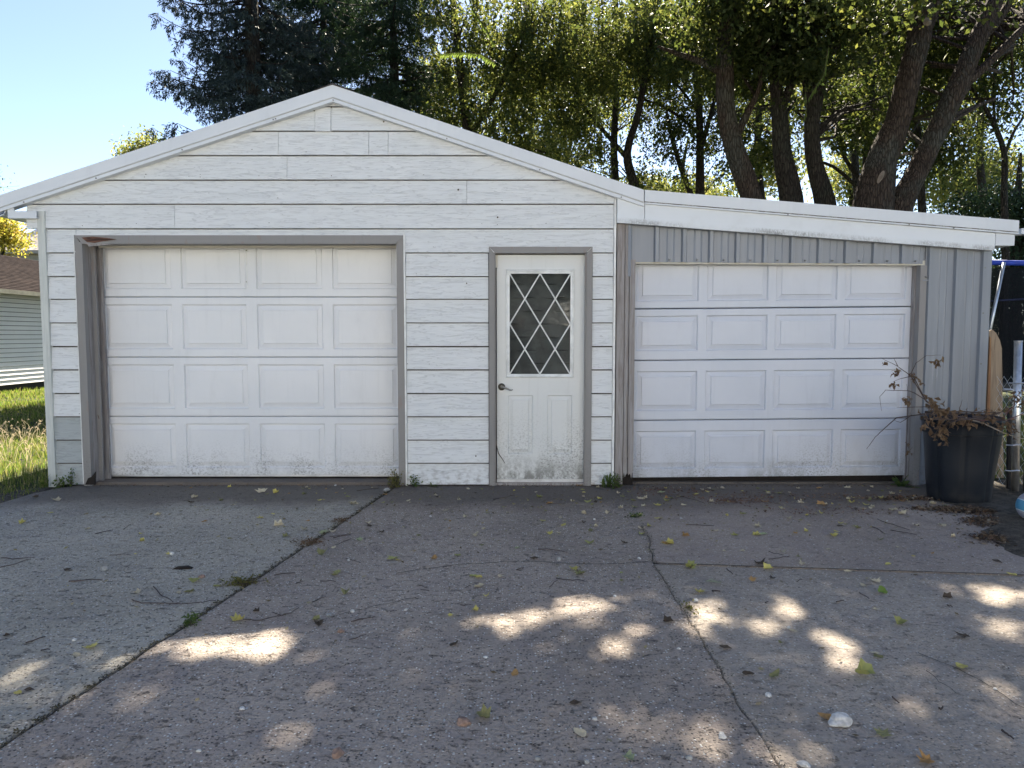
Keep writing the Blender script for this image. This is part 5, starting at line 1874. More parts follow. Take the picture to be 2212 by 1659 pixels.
def lawn_field(name, boxes, seed, parent=None):
    rng = np.random.default_rng(seed)
    out = []
    for (x0, x1, y0, y1, n, h0, h1, w_) in boxes:
        x = rng.uniform(x0, x1, n)
        y = rng.uniform(y0, y1, n)
        # keep the concrete free
        edge = [(p.x, p.y) for p in leftedge]
        lim = np.interp(x, [e[0] for e in reversed(edge)], [e[1] for e in reversed(edge)])
        ok = (y > lim + rng.normal(size=n) * 0.03 - 0.02) | (x > 3.5)
        ok &= ~((x > cbx0 - 0.01) & (x < 4.3) & (y > -0.03))
        x, y = x[ok], y[ok]
        m = len(x)
        pat = np.array([noise.noise(Vector((a * 1.2, b * 1.2, 0))) for a, b in zip(x, y)])
        h = rng.uniform(h0, h1, m) * (0.48 + 0.4 * pat)
        a, b = blades(x, y, np.full(m, -0.03), h, np.full(m, w_) * rng.uniform(0.6, 1.3, m), rng)
        out += [a.reshape(-1, 3), b.reshape(-1, 3)]
    o = np_mesh(name, np.concatenate(out), 4, M['grass'])
    tag(o, kind='stuff')
    return o


lf = lawn_field('grass', [(-9.5, -4.15, -2.6, 0.3, 15000, 0.06, 0.15, 0.0035), (-9.5, -4.3, 0.3, 3.5, 16000, 0.09, 0.22, 0.004), (-12.2, -4.6, 3.5, 12, 22000, 0.07, 0.2, 0.008), (-12.2, -7, -6, 0.3, 9000, 0.06, 0.14, 0.006),
                          (4.3, 9.5, 0.2, 8, 12000, 0.08, 0.35, 0.006), (4.6, 9.5, -1.0, 0.4, 3500, 0.05, 0.2, 0.004)], 81)
tag(lf, 'rough green and straw-coloured lawn grass beside the garage', 'grass')
rng = np.random.default_rng(82)
V = []
for k in range(420):
    x, y = rng.uniform(-7.4, -4.6), rng.uniform(0.5, 3.2)
    h = rng.uniform(0.12, 0.25)
    c = Vector((x, y, 0))
    lean = Vector((rng.normal() * 0.08, rng.normal() * 0.08, 0))
    p = [c, c + lean * 0.5 + Vector((0, 0, h * 0.7)), c + lean * 1.3 + Vector((0, 0, h))]
    s = Vector((0.0016, 0, 0))
    for i in range(2):
        V += [p[i] - s, p[i] + s, p[i + 1] + s, p[i + 1] - s]
    q = p[2]
    d = Vector((rng.normal(), rng.normal(), -0.2)).normalized() * 0.035
    for sv in (Vector((0.006, 0, 0)), Vector((0, 0, 0.006))):
        V += [q - sv * 0.4, q + d * 0.5 + sv + Vector((0, 0, .012)), q + d, q + d * 0.5 - sv + Vector((0, 0, .006))]
o = np_mesh('foxtail_grass', np.array([tuple(v) for v in V]), 4, M['seed'])
tag(o, 'pale foxtail seed heads standing in the sunny lawn left of the garage', 'grass', kind='stuff')


# ------------------------------------------------------------------ weeds along the wall
M['weed'] = m_leaf('weed_leaf', [(0.05, 0.09, 0.03), (0.08, 0.12, 0.035), (0.11, 0.14, 0.04)], [(0.12, 0.2, 0.03), (0.18, 0.26, 0.05)], 0.3)
M['weed_olive'] = m_leaf('olive_weed', [(0.09, 0.10, 0.035), (0.13, 0.13, 0.045), (0.2, 0.17, 0.07)], [(0.15, 0.2, 0.04), (0.25, 0.24, 0.06)], 0.3)


def rosette(name, label, x, y, n, L, wd, up, mat, dz=0.0, spread=1.0, pos=None, stems=True, seed=0):
    rng = np.random.default_rng(seed)
    c = Vector(pos) if pos is not None else G(x, y)
    t = thing(name, (c.x, c.y, 0), label, 'weed')
    V = []
    st = MB()
    for k in range(n):
        an = rng.uniform(0, 2 * math.pi)
        el = rng.uniform(*up)
        d = Vector((math.cos(an) * math.cos(el) * spread, math.sin(an) * math.cos(el) * 0.6, math.sin(el))).normalized()
        ll = L * rng.uniform(0.5, 1.1)
        base = c + Vector((rng.normal() * 0.02 * spread, rng.normal() * 0.015, 0.0))
        side = d.cross(Vector((0, 0, 1)))
        side = side.normalized() if side.length > 1e-3 else Vector((1, 0, 0))
        seg = 4
        prev = base
        for s in range(seg):
            u = (s + 1) / seg
            nx = base + d * ll * u - Vector((0, 0, 0.35 * ll * u * u * math.cos(el)))
            nx.z = max(nx.z, 0.004)
            w0 = wd * (0.35 if s == 0 else 1.0) * (1.25 - 0.5 * abs(u - 0.5)) * (0.6 + 0.8 * rng.random())
            w1 = wd * (0.15 if s == seg - 1 else 0.8) * (0.6 + 0.8 * rng.random())
            V += [prev - side * w0, prev + side * w0, nx + side * w1, nx - side * w1]
            prev = nx
    np_mesh('leaves', np.array([tuple(v) for v in V]), 4, mat, t)
    return t


def bushy(name, label, x, y, rx, h, n, size, mat, seed=0, pos=None, depth=0.06):
    rng = np.random.default_rng(seed)
    c = Vector(pos) if pos is not None else G(x, y)
    t = thing(name, (c.x, c.y, 0), label, 'weed')
    mb = MB()
    P_ = []
    for k in range(max(4, n // 18)):
        top = c + Vector((rng.normal() * rx * 0.6, rng.normal() * depth * 0.6, h * rng.uniform(0.35, 1.05)))
        b = c + Vector((rng.normal() * rx * 0.3, rng.normal() * depth * 0.3, 0))
        mb.tube([b, b.lerp(top, 0.5) + Vector((rng.normal() * .01, 0, 0)), top], [0.002, 0.0016, 0.0008], 4, cap=False)
        for q in range(18):
            u = rng.random() ** 0.7
            P_.append(tuple(b.lerp(top, u) + Vector((rng.normal(), rng.normal(), rng.normal())) * size * 0.8))
    mb.build('stems', M['twig'], t)
    A = np.array(P_)
    A[:, 2] = np.maximum(A[:, 2], 0.004)
    np_mesh('leaves', leaf_quads(A, size, rng, 0.1, 0.55), 4, mat, t)
    return t


bushy('weed_clump', 'olive green bushy weed clump at the right foot of the main garage door', 0, 0, 0.055, 0.15, 420, 0.018, M['weed_olive'], 1, pos=(P(855, 1040, -0.08).x, -0.09, 0))
bushy('weed_clump', 'low straggling weed between the main garage door and the walk door', 0, 0, 0.05, 0.10, 90, 0.022, M['weed'], 2, pos=(P(893, 1044, -0.06).x, -0.07, 0))
rosette('dandelion', 'dandelion-like weed with pointed leaves under the middle siding', 0, 0, 12, 0.10, 0.006, (0.1, 0.9), M['weed'], pos=(P(938, 1046, -0.06).x, -0.06, 0), seed=3, spread=1.4)
rosette('thistle', 'spiky blue-green weed at the white strip right of the walk door', 0, 0, 22, 0.17, 0.008, (0.3, 1.3), M['weed'], pos=(P(1312, 1050, -0.1).x, -0.10, 0), seed=4)
bushy('weed_clump', 'dense low weed by the rotten jamb foot of the lean-to door', 0, 0, 0.06, 0.12, 200, 0.022, M['weed'], 5, pos=(P(1330, 1052, -0.1).x, -0.12, 0))
rosette('broadleaf_weed', 'broad-leaved weed at the right foot of the lean-to door', 0, 0, 9, 0.16, 0.022, (0.15, 1.0), M['weed'], pos=(P(1948, 1042, -0.05).x, -0.06, 0), seed=6)
bushy('fern_weed', 'small ferny weed against the grey siding boards at the left corner', 0, 0, 0.03, 0.16, 100, 0.022, M['weed'], 7, pos=(P(157, 1046, -0.06).x, -0.07, 0), depth=0.02)
rosette('grass_tuft', 'green grass tuft around the foot of the white corner board', 0, 0, 46, 0.17, 0.003, (0.6, 1.4), M['grass'], pos=(P(98, 1050, -0.1).x, -0.12, 0), seed=8)
bushy('weed_clump', 'little leafy weed between corner board and grey siding', 0, 0, 0.05, 0.08, 80, 0.026, M['weed'], 9, pos=(P(128, 1050, -0.1).x, -0.10, 0))
bushy('moss_tuft', 'low olive moss tuft growing in the left driveway joint, above the sunny patch', 522, 1262, 0.085, 0.035, 420, 0.014, M['weed_olive'], 10)
bushy('moss_tuft', 'bright green creeping weed in the left driveway joint', 405, 1347, 0.05, 0.02, 160, 0.016, M['weed'], 11)
bushy('moss_tuft', 'small weed sprouting in the right driveway joint near the lean-to', 1372, 1118, 0.07, 0.025, 60, 0.018, M['weed'], 12)
bushy('moss_tuft', 'small dark weed in the right driveway joint beside the sun flecks', 1482, 1312, 0.03, 0.015, 70, 0.014, M['weed_olive'], 13)

# ------------------------------------------------------------------ right-hand side: can, fence, trampoline, ball
tc = NT('black_plastic')
sc1_ = tc.noise(tc.pos((3, 3, 9)), 3, 5, 0.75)
cc_ = tc.mix(tc.math('MULTIPLY', tc.sstep(sc1_, 0.55, 0.72), 0.55), (0.008, 0.011, 0.017), (0.02, 0.023, 0.028))
dz_ = tc.math('SUBTRACT', 1.0, tc.sstep(tc.xyz(2), 0.0, 0.22))
cc_ = tc.mix(tc.math('MULTIPLY', dz_, tc.math('MULTIPLY', tc.sstep(tc.noise(tc.pos(), 9, 4), 0.4, 0.7), 0.45)), cc_, (0.06, 0.056, 0.05))
tc.pbr(cc_, 0.5, tc.bump(sc1_, 0.25, 0.01), spec=0.3)
m_can = tc.m
cc = G(2079, 1090)
cc = Vector((3.70, -0.56, 0))
can = thing('trash_can', tuple(cc), 'dented black plastic trash can heaped with dead branches, at the lean-to corner', 'trash can')


def canfn(t, z):
    r = 1.0
    for a0_, dep, wd in ((rad(245), 0.05, 0.07), (rad(292), 0.04, 0.06), (rad(200), 0.04, .08), (rad(330), .04, .07), (rad(20), .04, .07), (rad(100), .04, .07)):
        d = (t - a0_ + math.pi) % (2 * math.pi) - math.pi
        r -= 1.5 * dep * math.exp(-(d / (wd * 0.7)) ** 2)
    r += 0.035 * noise.noise(Vector((math.cos(t) * 1.4, math.sin(t) * 1.4, z * 3)))
    if 0.25 < z < 0.55:
        d = (t - rad(270) + math.pi) % (2 * math.pi) - math.pi
        r -= 0.05 * math.exp(-(d / 0.5) ** 2) * math.sin((z - 0.25) / 0.3 * math.pi)
    return r


mb = MB()
prof = [(0.001, 0.01), (0.235, 0.0), (0.245, 0.012)] + [(0.245 + 0.065 * k / 14, 0.012 + 0.63 * k / 14) for k in range(1, 15)] + [(0.312, 0.645), (0.328, 0.65), (0.330, 0.685), (0.318, 0.69), (0.305, 0.685), (0.298, 0.6), (0.29, 0.5)]
mb.lathe([(a * 0.93, b) for a, b in prof], cc.x, cc.y, 96, canfn)
mb.build('bin', m_can, can, smooth=True)
mb = MB()
mb.lathe([(0.001, 0.56), (0.295, 0.56)], cc.x, cc.y, 24)
mb.build('fill', M['soil'], can)

M['dried'] = m_leaf('dried_brown_leaf', [(0.11, 0.07, 0.045), (0.17, 0.11, 0.07), (0.24, 0.17, 0.11)], [(0.15, 0.09, 0.05), (0.25, 0.16, 0.08)], 0.25)


def dried_leaves(cs, n, r, size, seed, hang=0.6):
    rng = np.random.default_rng(seed)
    V = []
    for c in cs:
        for k in range(n):
            p = Vector(c) + Vector((rng.normal(), rng.normal(), rng.normal() - 0.3)) * r
            d = Vector((rng.normal() * 0.5, rng.normal() * 0.5, -hang + rng.normal() * 0.5)).normalized()
            s = d.cross(Vector((rng.normal(), rng.normal(), rng.normal()))).normalized()
            nn = d.cross(s)
            L = size * rng.uniform(0.5, 1.2)
            W = L * 0.28
            a, m, t_ = p, p + d * L * 0.5 + nn * L * 0.18, p + d * L
            V += [a, m + s * W + nn * W * 0.6, t_, m]
            V += [a, m, t_, m - s * W + nn * W * 0.6]
    return np.array([tuple(v) for v in V])


def branch(label, paths, Y, leafspots, seed, w0=0.006, mat=None, n=9, size=0.055, r=0.022, name='dead_branch', cat='branch', grp='dead branches in the trash can'):
    pp = [[P(x, y, Y + (dy[0] if dy else 0)) for x, y, *dy in pth] for pth in paths]
    t = thing(name, tuple(pp[0][0]), label, cat, grp)
    mb = MB()
    for q, ps in enumerate(pp):
        ps = [ps[0]] + [jit(p, 0.004) for p in ps[1:]]
        # smooth the path
        out = []
        for i in range(len(ps) - 1):
            for k in range(3):
                out.append(ps[i].lerp(ps[i + 1], k / 3) + Vector((R.uniform(-1, 1), R.uniform(-1, 1), R.uniform(-1, 1))) * 0.0025)
        out.append(ps[-1])
        ww = w0 if q == 0 else w0 * 0.6
        mb.tube(out, [ww * (1 - 0.75 * i / (len(out) - 1)) for i in range(len(out))], 5)
    mb.build('stem', mat or M['twig'], t)
    if leafspots:
        V = dried_leaves([P(x, y, Y - 0.01) for x, y in leafspots], n, r, size, seed)
        np_mesh('dried_leaves', V, 4, M['dried'], t)
    return t


YB = -0.72
branch('dead branch arching up left of the can, ending over the lean-to door with curled leaves', [[(2060, 905), (2001, 868), (1968, 813), (1940, 791), (1907, 776)], [(1940, 791), (1934, 780), (1931, 773)], [(1968, 813), (1945, 817), (1928, 826)]], YB, [(1935, 797), (1936, 806), (1933, 826), (1932, 834), (1979, 815), (1986, 823), (1972, 808), (1910, 780)], 1, n=6, size=0.045, r=0.012)
branch('dead twig looping up and right with one leaf cluster against the grey metal wall', [[(2001, 868), (1968, 806), (1980, 783), (2000, 769), (2031, 766)]], YB - 0.02, [(2017, 778), (2024, 784), (2028, 776)], 2, w0=0.004, n=8, size=0.045, r=0.013)
branch('bare twig hooking left and down in front of the lean-to door', [[(2010, 872), (1975, 848), (1961, 844), (1913, 844), (1900, 857), (1905, 887)]], YB - 0.04, [(1959, 858), (1960, 866)], 3, w0=0.004, n=5, size=0.05, r=0.01)
branch('long dead branch reaching low left across the lean-to door', [[(2030, 893), (1997, 894), (1938, 903), (1905, 930), (1890, 944), (1872, 970)], [(1970, 897), (1945, 912), (1930, 908)]], YB - 0.06, [], 4, w0=0.006)
branch('short straight dead twig sticking out left of the can rim', [[(2040, 884), (2001, 879), (1970, 880), (1938, 879)]], YB - 0.05, [], 5, w0=0.005)
branch('dead branch with thick bunch of brown leaves over the left of the can rim', [[(2100, 905), (2060, 897), (2020, 885), (2008, 862)]], YB - 0.2, [(2012, 862), (2014, 872), (2022, 880), (2031, 887), (2005, 900), (2002, 912), (2034, 905), (2034, 916), (2036, 930), (2040, 943), (2052, 890)], 6, n=9, size=0.06, r=0.02)
branch('dead branch lying along the can rim with small grey leaves in the middle', [[(1995, 905), (2050, 905), (2090, 903), (2140, 908), (2190, 905)]], YB - 0.22, [(2085, 905), (2093, 912), (2100, 906)], 7, n=8, size=0.05, r=0.015)
branch('reddish dead branch reaching right from the can towards the fence post', [[(2070, 900), (2120, 908), (2175, 907), (2212, 894), (2250, 880)], [(2160, 908), (2190, 880), (2205, 862)]], YB - 0.15, [(2178, 918), (2200, 875)], 8, w0=0.007, n=6, size=0.045, r=0.014, mat=m_simple('reddish_twig', (0.13, 0.06, 0.06), 0.8))
branch('pale dead branch drooping right and down past the fence post', [[(2085, 902), (2130, 916), (2167, 935), (2212, 950), (2250, 965)]], YB - 0.2, [(2160, 925)], 9, w0=0.006, n=3, size=0.04, r=0.012, mat=M['twig_pale'])
branch('grey dead branch climbing right behind the fence post with curled leaves', [[(2120, 905), (2165, 890), (2195, 860), (2212, 838)], [(2190, 866), (2204, 868), (2220, 862)]], YB - 0.1, [(2200, 850), (2206, 842), (2196, 862), (2180, 880), (2210, 868)], 21, w0=0.006, n=7, size=0.045, r=0.018)
branch('dead branch hanging over the right rim of the can with brown leaves', [[(2100, 900), (2150, 903), (2185, 912), (2200, 935)]], YB - 0.24, [(2170, 912), (2182, 920), (2190, 930), (2150, 908), (2130, 905)], 22, w0=0.006, n=7, size=0.05, r=0.018)
branch('thin dead branch curving over the left front of the can', [[(2120, 903), (2070, 908), (2030, 920), (2016, 945)]], YB - 0.26, [(2020, 935), (2030, 922), (2050, 912), (2070, 908)], 23, w0=0.005, n=7, size=0.05, r=0.018)
branch('thick dead branch lying crosswise deep in the can heap', [[(1998, 890), (2060, 888), (2130, 892), (2175, 888)]], YB + 0.1, [(2040, 886), (2090, 888), (2120, 888), (2150, 890), (2010, 888)], 24, w0=0.009, n=9, size=0.05, r=0.025)
branch('small upright twig standing out of the middle of the can', [[(2070, 895), (2074, 880), (2079, 864)]], YB, [], 10, w0=0.004)
branch('tangle twig lying flat on top of the can, behind the grey leaves', [[(2010, 897), (2070, 893), (2120, 899), (2160, 893)], [(2090, 896), (2130, 885), (2150, 890)]], YB + 0.05, [(2055, 893), (2120, 896), (2140, 900), (2075, 890)], 11, w0=0.005, n=7, size=0.045, r=0.02)
branch('tall dried weed stalk beside the right foot of the lean-to door', [[(1957, 1035), (1958, 1008), (1960, 927), (1961, 846), (1958, 830)], [(1959, 980), (1972, 965)]], -0.1, [(1958, 868), (1961, 958), (1964, 975)], 12, w0=0.0035, n=5, size=0.04, r=0.01, name='dried_stalk', cat='weed', grp='dried stalks')

# plank leaning in the gap
M['plank'] = m_wood('weathered_fence_plank', (0.33, 0.26, 0.19), (0.22, 0.165, 0.12), True, 0.8, 0.8)
Yp = 0.25
pl = thing('wood_plank', (P(2150, 900, Yp).x, Yp, 0), 'weathered wooden fence plank with rounded top standing beside the lean-to corner', 'plank')
mb = MB()
pp = [(2131, 1080), (2169, 1080), (2165, 800), (2164, 752), (2160, 735), (2152, 720), (2144, 712), (2137, 715), (2134, 800)]
mb.prism([XZ(x, y, Yp) for x, y in pp], Yp, Yp + 0.03)
mb.build('board', M['plank'], pl)
mb = MB()
mb.prism([XZ(x, y, Yp - 0.012) for x, y in [(2128, 1000), (2137, 1000), (2141, 730), (2138, 728)]], Yp - 0.014, Yp - 0.002)
mb.build('splintered_edge', m_wood('orange_split_wood', (0.35, 0.2, 0.1), (0.2, 0.1, 0.06)), pl)

# chain-link gate: posts, rails, mesh
fn = thing('chain_link_gate', (P(2199, 1000, -0.35).x, -0.35, 0), 'galvanised chain-link gate post with black frame beside the trash can', 'gate')
Yf = -0.35
p0, p1 = P(2187, 1080, Yf), P(2199.5, 738, Yf)
mb = MB()
mb.tube([(p0.x + .02, Yf, 0), (p1.x, Yf, p1.z)], 0.030, 16)
mb.build('post', M['galv'], fn, smooth=True)
mb = MB()
mb.tube([(p1.x, Yf, p1.z), (p1.x, Yf, p1.z + 0.008)], 0.033, 16)
mb.build('post_cap', M['galv'], fn, smooth=True)
blk = m_simple('black_steel', (0.02, 0.02, 0.025), 0.5)
mb = MB()
q0, q1 = P(2178, 1075, Yf + 0.1), P(2181, 880, Yf + 0.1)
mb.tube([(q0.x, Yf + 0.1, 0.02), (q1.x, Yf + 0.1, q1.z)], 0.02, 10)
mb.build('frame', blk, fn)
mb = MB()
q0 = P(2214, 1075, Yf)
mb.tube([(q0.x, Yf, 0.02), (q0.x, Yf, 1.22)], 0.02, 10)
mb.build('frame', blk, fn)
for yy in (842, 892):
    mb = MB()
    a, b = P(2168, yy, Yf + 0.12), P(2300, yy + 6, Yf + 0.12)
    mb.tube([a, b], 0.011, 8)
    mb.build('rail', M['galv'], fn)
mb = MB()
for k in range(24):
    x = P(2180, 900, Yf).x + 0.06 * k
    for sg in (-1, 1):
        pts = []
        zz = 0.05
        xx = x
        s = sg
        while zz < 1.05:
            pts.append((xx, Yf + 0.13 + 0.003 * s, zz))
            xx += 0.03 * s
            zz += 0.05
            s = -s if (len(pts) % 1 == 0) else s
        mb.tube(pts, 0.0016, 3, cap=False)
mb.build('wire_mesh', M['galv'], fn, kind='stuff')
for z in (0.95, 0.42, 0.2):
    mb = MB()
    mb.tube([(p1.x - 0.07, Yf - 0.01, z), (p1.x - 0.03, Yf - 0.034, z), (p1.x + 0.01, Yf - 0.034, z + 0.004), (p1.x + 0.05, Yf - 0.02, z)], 0.006, 6)
    mb.build('tie', M['galv'], fn)

# trampoline behind the lean-to
tr = thing('trampoline', (5.6, 3.2, 0), 'trampoline with blue rim pad, galvanised pole and dark safety net behind the lean-to corner', 'trampoline')
Yt = 2.2
blue = m_simple('blue_vinyl_pad', (0.02, 0.06, 0.42), 0.5, var=0.2)
a, b = P(2120, 566, Yt), P(2330, 572, Yt)
mb = MB()
mb.tube([(a.x, Yt, a.z), (b.x, Yt, b.z)], 0.032, 10)
mb.build('top_rail_pad', blue, tr, smooth=True)
mb = MB()
a, b = P(2169, 567, Yt - 0.06), P(2120, 800, Yt - 0.06)
mb.tube([a, b], 0.019, 10)
mb.build('pole', m_simple('galvanised_pole', (0.5, 0.55, 0.62), 0.35, metal=0.6), tr, smooth=True)
nt = NT('black_safety_net')
tpn = nt.n.new('ShaderNodeBsdfTransparent')
dfn = nt.n.new('ShaderNodeBsdfDiffuse')
dfn.inputs[0].default_value = (0.012, 0.014, 0.018, 1)
vv = nt.pos((160, 160, 160))
wx = nt.math('FRACT', nt.xyz(0, vv))
wz = nt.math('FRACT', nt.xyz(2, vv))
wire = nt.math('MAXIMUM', nt.math('LESS_THAN', wx, 0.62), nt.math('LESS_THAN', wz, 0.62))
mxn = nt.n.new('ShaderNodeMixShader')
nt.l.new(wire, mxn.inputs[0])
nt.l.new(tpn.outputs[0], mxn.inputs[1])
nt.l.new(dfn.outputs[0], mxn.inputs[2])
nt.l.new(mxn.outputs[0], nt.out.inputs[0])
mb = MB()
a, b = P(2110, 575, Yt + 0.05), P(2340, 575, Yt + 0.05)
nn_ = 12
for k in range(nn_):
    x0, x1 = a.x + (b.x - a.x) * k / nn_, a.x + (b.x - a.x) * (k + 1) / nn_
    y0, y1 = Yt + 0.05 + 0.05 * math.sin(k * 1.3), Yt + 0.05 + 0.05 * math.sin((k + 1) * 1.3)
    mb.add([(x0, y0, 0.75), (x1, y1, 0.75), (x1, y1, a.z - 0.02), (x0, y0, a.z - 0.02)], [(0, 1, 2, 3)])
mb.build('safety_net', nt.m, tr)
mb = MB()
a, b = P(2110, 652, Yt), P(2330, 632, Yt)
mb.tube([a, a.lerp(b, .5) - Vector((0, 0, .02)), b], 0.012, 6)
mb.build('net_strap', m_simple('navy_strap', (0.01, 0.015, 0.05), 0.7), tr)
mb = MB()
mb.box(a.x - .1, b.x, Yt, Yt + 0.3, 0.70, 0.78)
mb.build('rim_pad', blk, tr)
for xx in (4.75, 6.2):
    mb = MB()
    mb.tube([(xx, Yt + 0.1, 0), (xx, Yt + 0.1, 0.7)], 0.02, 8)
    mb.build('leg', M['galv'], tr)

# neighbour's gutter beyond the lean-to end and red-brown post
mb = MB()
a = P(2204, 500, 1.0)
og = thing('white_gutter', (a.x + 0.6, 1.0, a.z - 0.02), 'white roof gutter end showing past the lean-to eave', 'gutter')
mb.box(a.x, a.x + 1.4, 0.98, 1.1, a.z - 0.03, a.z + 0.03)
mb.build('channel', M['rake'], og)
mb = MB()
mb.box(a.x + 0.9, a.x + 0.97, 1.0, 1.07, 0.0, a.z - 0.03)
mb.build('downspout', M['rake'], og)

# volleyball
br = 0.107
bc = Vector((3.80, -1.27, br))
tb = NT('volleyball_vinyl')
op = tb.n.new('ShaderNodeTexCoord').outputs['Object']
zz = tb.xyz(2, op)
xx = tb.xyz(0, op)
band = tb.math('ADD', zz, tb.math('MULTIPLY', xx, 0.42))
inb = tb.math('MULTIPLY', tb.math('GREATER_THAN', band, -0.062), tb.math('LESS_THAN', band, 0.012))
edge = tb.math('MULTIPLY', tb.math('GREATER_THAN', band, -0.069), tb.math('LESS_THAN', band, 0.019))
grn = tb.noise(tb.pos((1, 1, 1), obj=True), 60, 4)
cA = tb.mix(tb.sstep(grn, .4, .7), (0.36, 0.36, 0.42), (0.28, 0.28, 0.34))
cB = tb.mix(edge, cA, (0.55, 0.66, 0.7))
cC = tb.mix(inb, cB, (0.06, 0.26, 0.42))
tb.pbr(cC, 0.45, tb.bump(grn, 0.1, .004), spec=.5)
mb = MB()
N1, N2 = 20, 32
mb.lathe([(br * math.sin(math.pi * k / N1) + 1e-5, bc.z - br * math.cos(math.pi * k / N1)) for k in range(N1 + 1)], bc.x, bc.y, N2)
ball = thing('volleyball', (bc.x, bc.y, bc.z), 'grey and blue volleyball on the bare earth at the right edge', 'ball')
mb.build('shell', tb.m, ball, smooth=True)
fc = bpy.data.curves.new('lettering', 'FONT')
fc.body = 'RZ'
fc.size = 0.055
fc.align_x = 'CENTER'
fc.align_y = 'CENTER'
fc.resolution_u = 3
tmp = bpy.data.objects.new('lettering_tmp', fc)
C.objects.link(tmp)
dg = bpy.context.evaluated_depsgraph_get()
me = bpy.data.meshes.new_from_object(tmp.evaluated_get(dg))
C.objects.unlink(tmp)
bpy.data.objects.remove(tmp)
dirc = Vector((-0.62, -0.78, -0.10)).normalized()
sx_ = Vector((0, 0, 1)).cross(dirc * -1).normalized()
sx_ = Vector((-dirc.y, dirc.x, 0)).normalized()
if sx_.x < 0:
    sx_ = -sx_
uz = dirc.cross(sx_).normalized()
if uz.z < 0:
    uz = -uz
for v in me.vertices:
    q = dirc * br + sx_ * v.co.x + uz * (v.co.y + 0.1 * v.co.x)
    v.co = q.normalized() * (br * 1.008)
me.name = 'lettering'
o = link('lettering', me, M['pvc'], ball)

# ------------------------------------------------------------------ fallen leaves, stones, twigs (each one its own)
def leafcol(name, c):
    return m_leaf(name, [tuple(q * 0.75 for q in c), c, tuple(min(1, q * 1.2) for q in c)], [tuple(min(1, q * 1.2) for q in c), c], 0.2, 0.6, per='object')


LC = {'y': leafcol('yellow_leaf', (0.62, 0.54, 0.17)), 't': leafcol('tan_leaf', (0.60, 0.52, 0.37)), 'o': leafcol('orange_brown_leaf', (0.46, 0.27, 0.11)), 'g': leafcol('yellow_green_leaf', (0.36, 0.36, 0.13)),
      'k': leafcol('dark_brown_leaf', (0.10, 0.075, 0.055)), 'v': leafcol('olive_leaf', (0.27, 0.26, 0.12)), 'p': leafcol('pale_green_leaf', (0.38, 0.42, 0.25)), 'G': leafcol('bright_green_leaf', (0.2, 0.29, 0.06))}
LN = {'y': 'yellow', 't': 'tan', 'o': 'orange-brown', 'g': 'yellow-green', 'k': 'dark brown', 'v': 'olive', 'p': 'pale green', 'G': 'bright green'}


def leaf_mesh(kind, seed):
    rr = random.Random(seed)
    if kind == 0:      # lobed maple leaf
        prof = [(0, 1.0), (22, .55), (42, .82), (65, .4), (88, .72), (112, .36), (150, .5), (180, .28)]
    elif kind == 1:    # pointed oval
        prof = [(0, 1.0), (20, .72), (45, .52), (75, .45), (110, .46), (150, .52), (180, .55)]
    else:              # curled ragged
        prof = [(0, .8), (25, .6), (50, .75), (80, .5), (110, .62), (145, .4), (180, .45)]
    ring = [(a, r * rr.uniform(.88, 1.1)) for a, r in prof] + [(-a, r * rr.uniform(.88, 1.1)) for a, r in reversed(prof[1:-1])]
    curl = rr.uniform(0.35, 0.9)
    tw = rr.uniform(-0.5, 0.5)
    vs = [(0, 0, 0.0)]
    n = len(ring)
    for sc_ in (0.5, 1.0):
        for a, r in ring:
            x, y = math.sin(rad(a)) * r * sc_ * 0.5, math.cos(rad(a)) * r * sc_ * 0.5
            z = curl * (x * x * 1.8 + 0.55 * y * y) + tw * x * y + rr.uniform(-.035, .035) * sc_
            if kind == 2:
                z += 0.25 * abs(x)
            vs.append((x, y, z))
    fs = [(0, 1 + k, 1 + (k + 1) % n) for k in range(n)]
    fs += [(1 + k, 1 + n + k, 1 + n + (k + 1) % n, 1 + (k + 1) % n) for k in range(n)]
    mn = min(v[2] for v in vs)
    vs = [(x, y, z - mn + 0.02) for x, y, z in vs]
    me = bpy.data.meshes.new('fallen_leaf')
    me.from_pydata(vs, [], fs)
    me.update()
    return me


LM = {}
for c in LC:
    for k in range(3):
        for s in range(3):
            me = leaf_mesh(k, hash((c, k)) % 97 + s * 13 + k if False else (ord(c) * 7 + k * 31 + s * 13))
            me.materials.append(LC[c])
            LM[(c, k, s)] = me


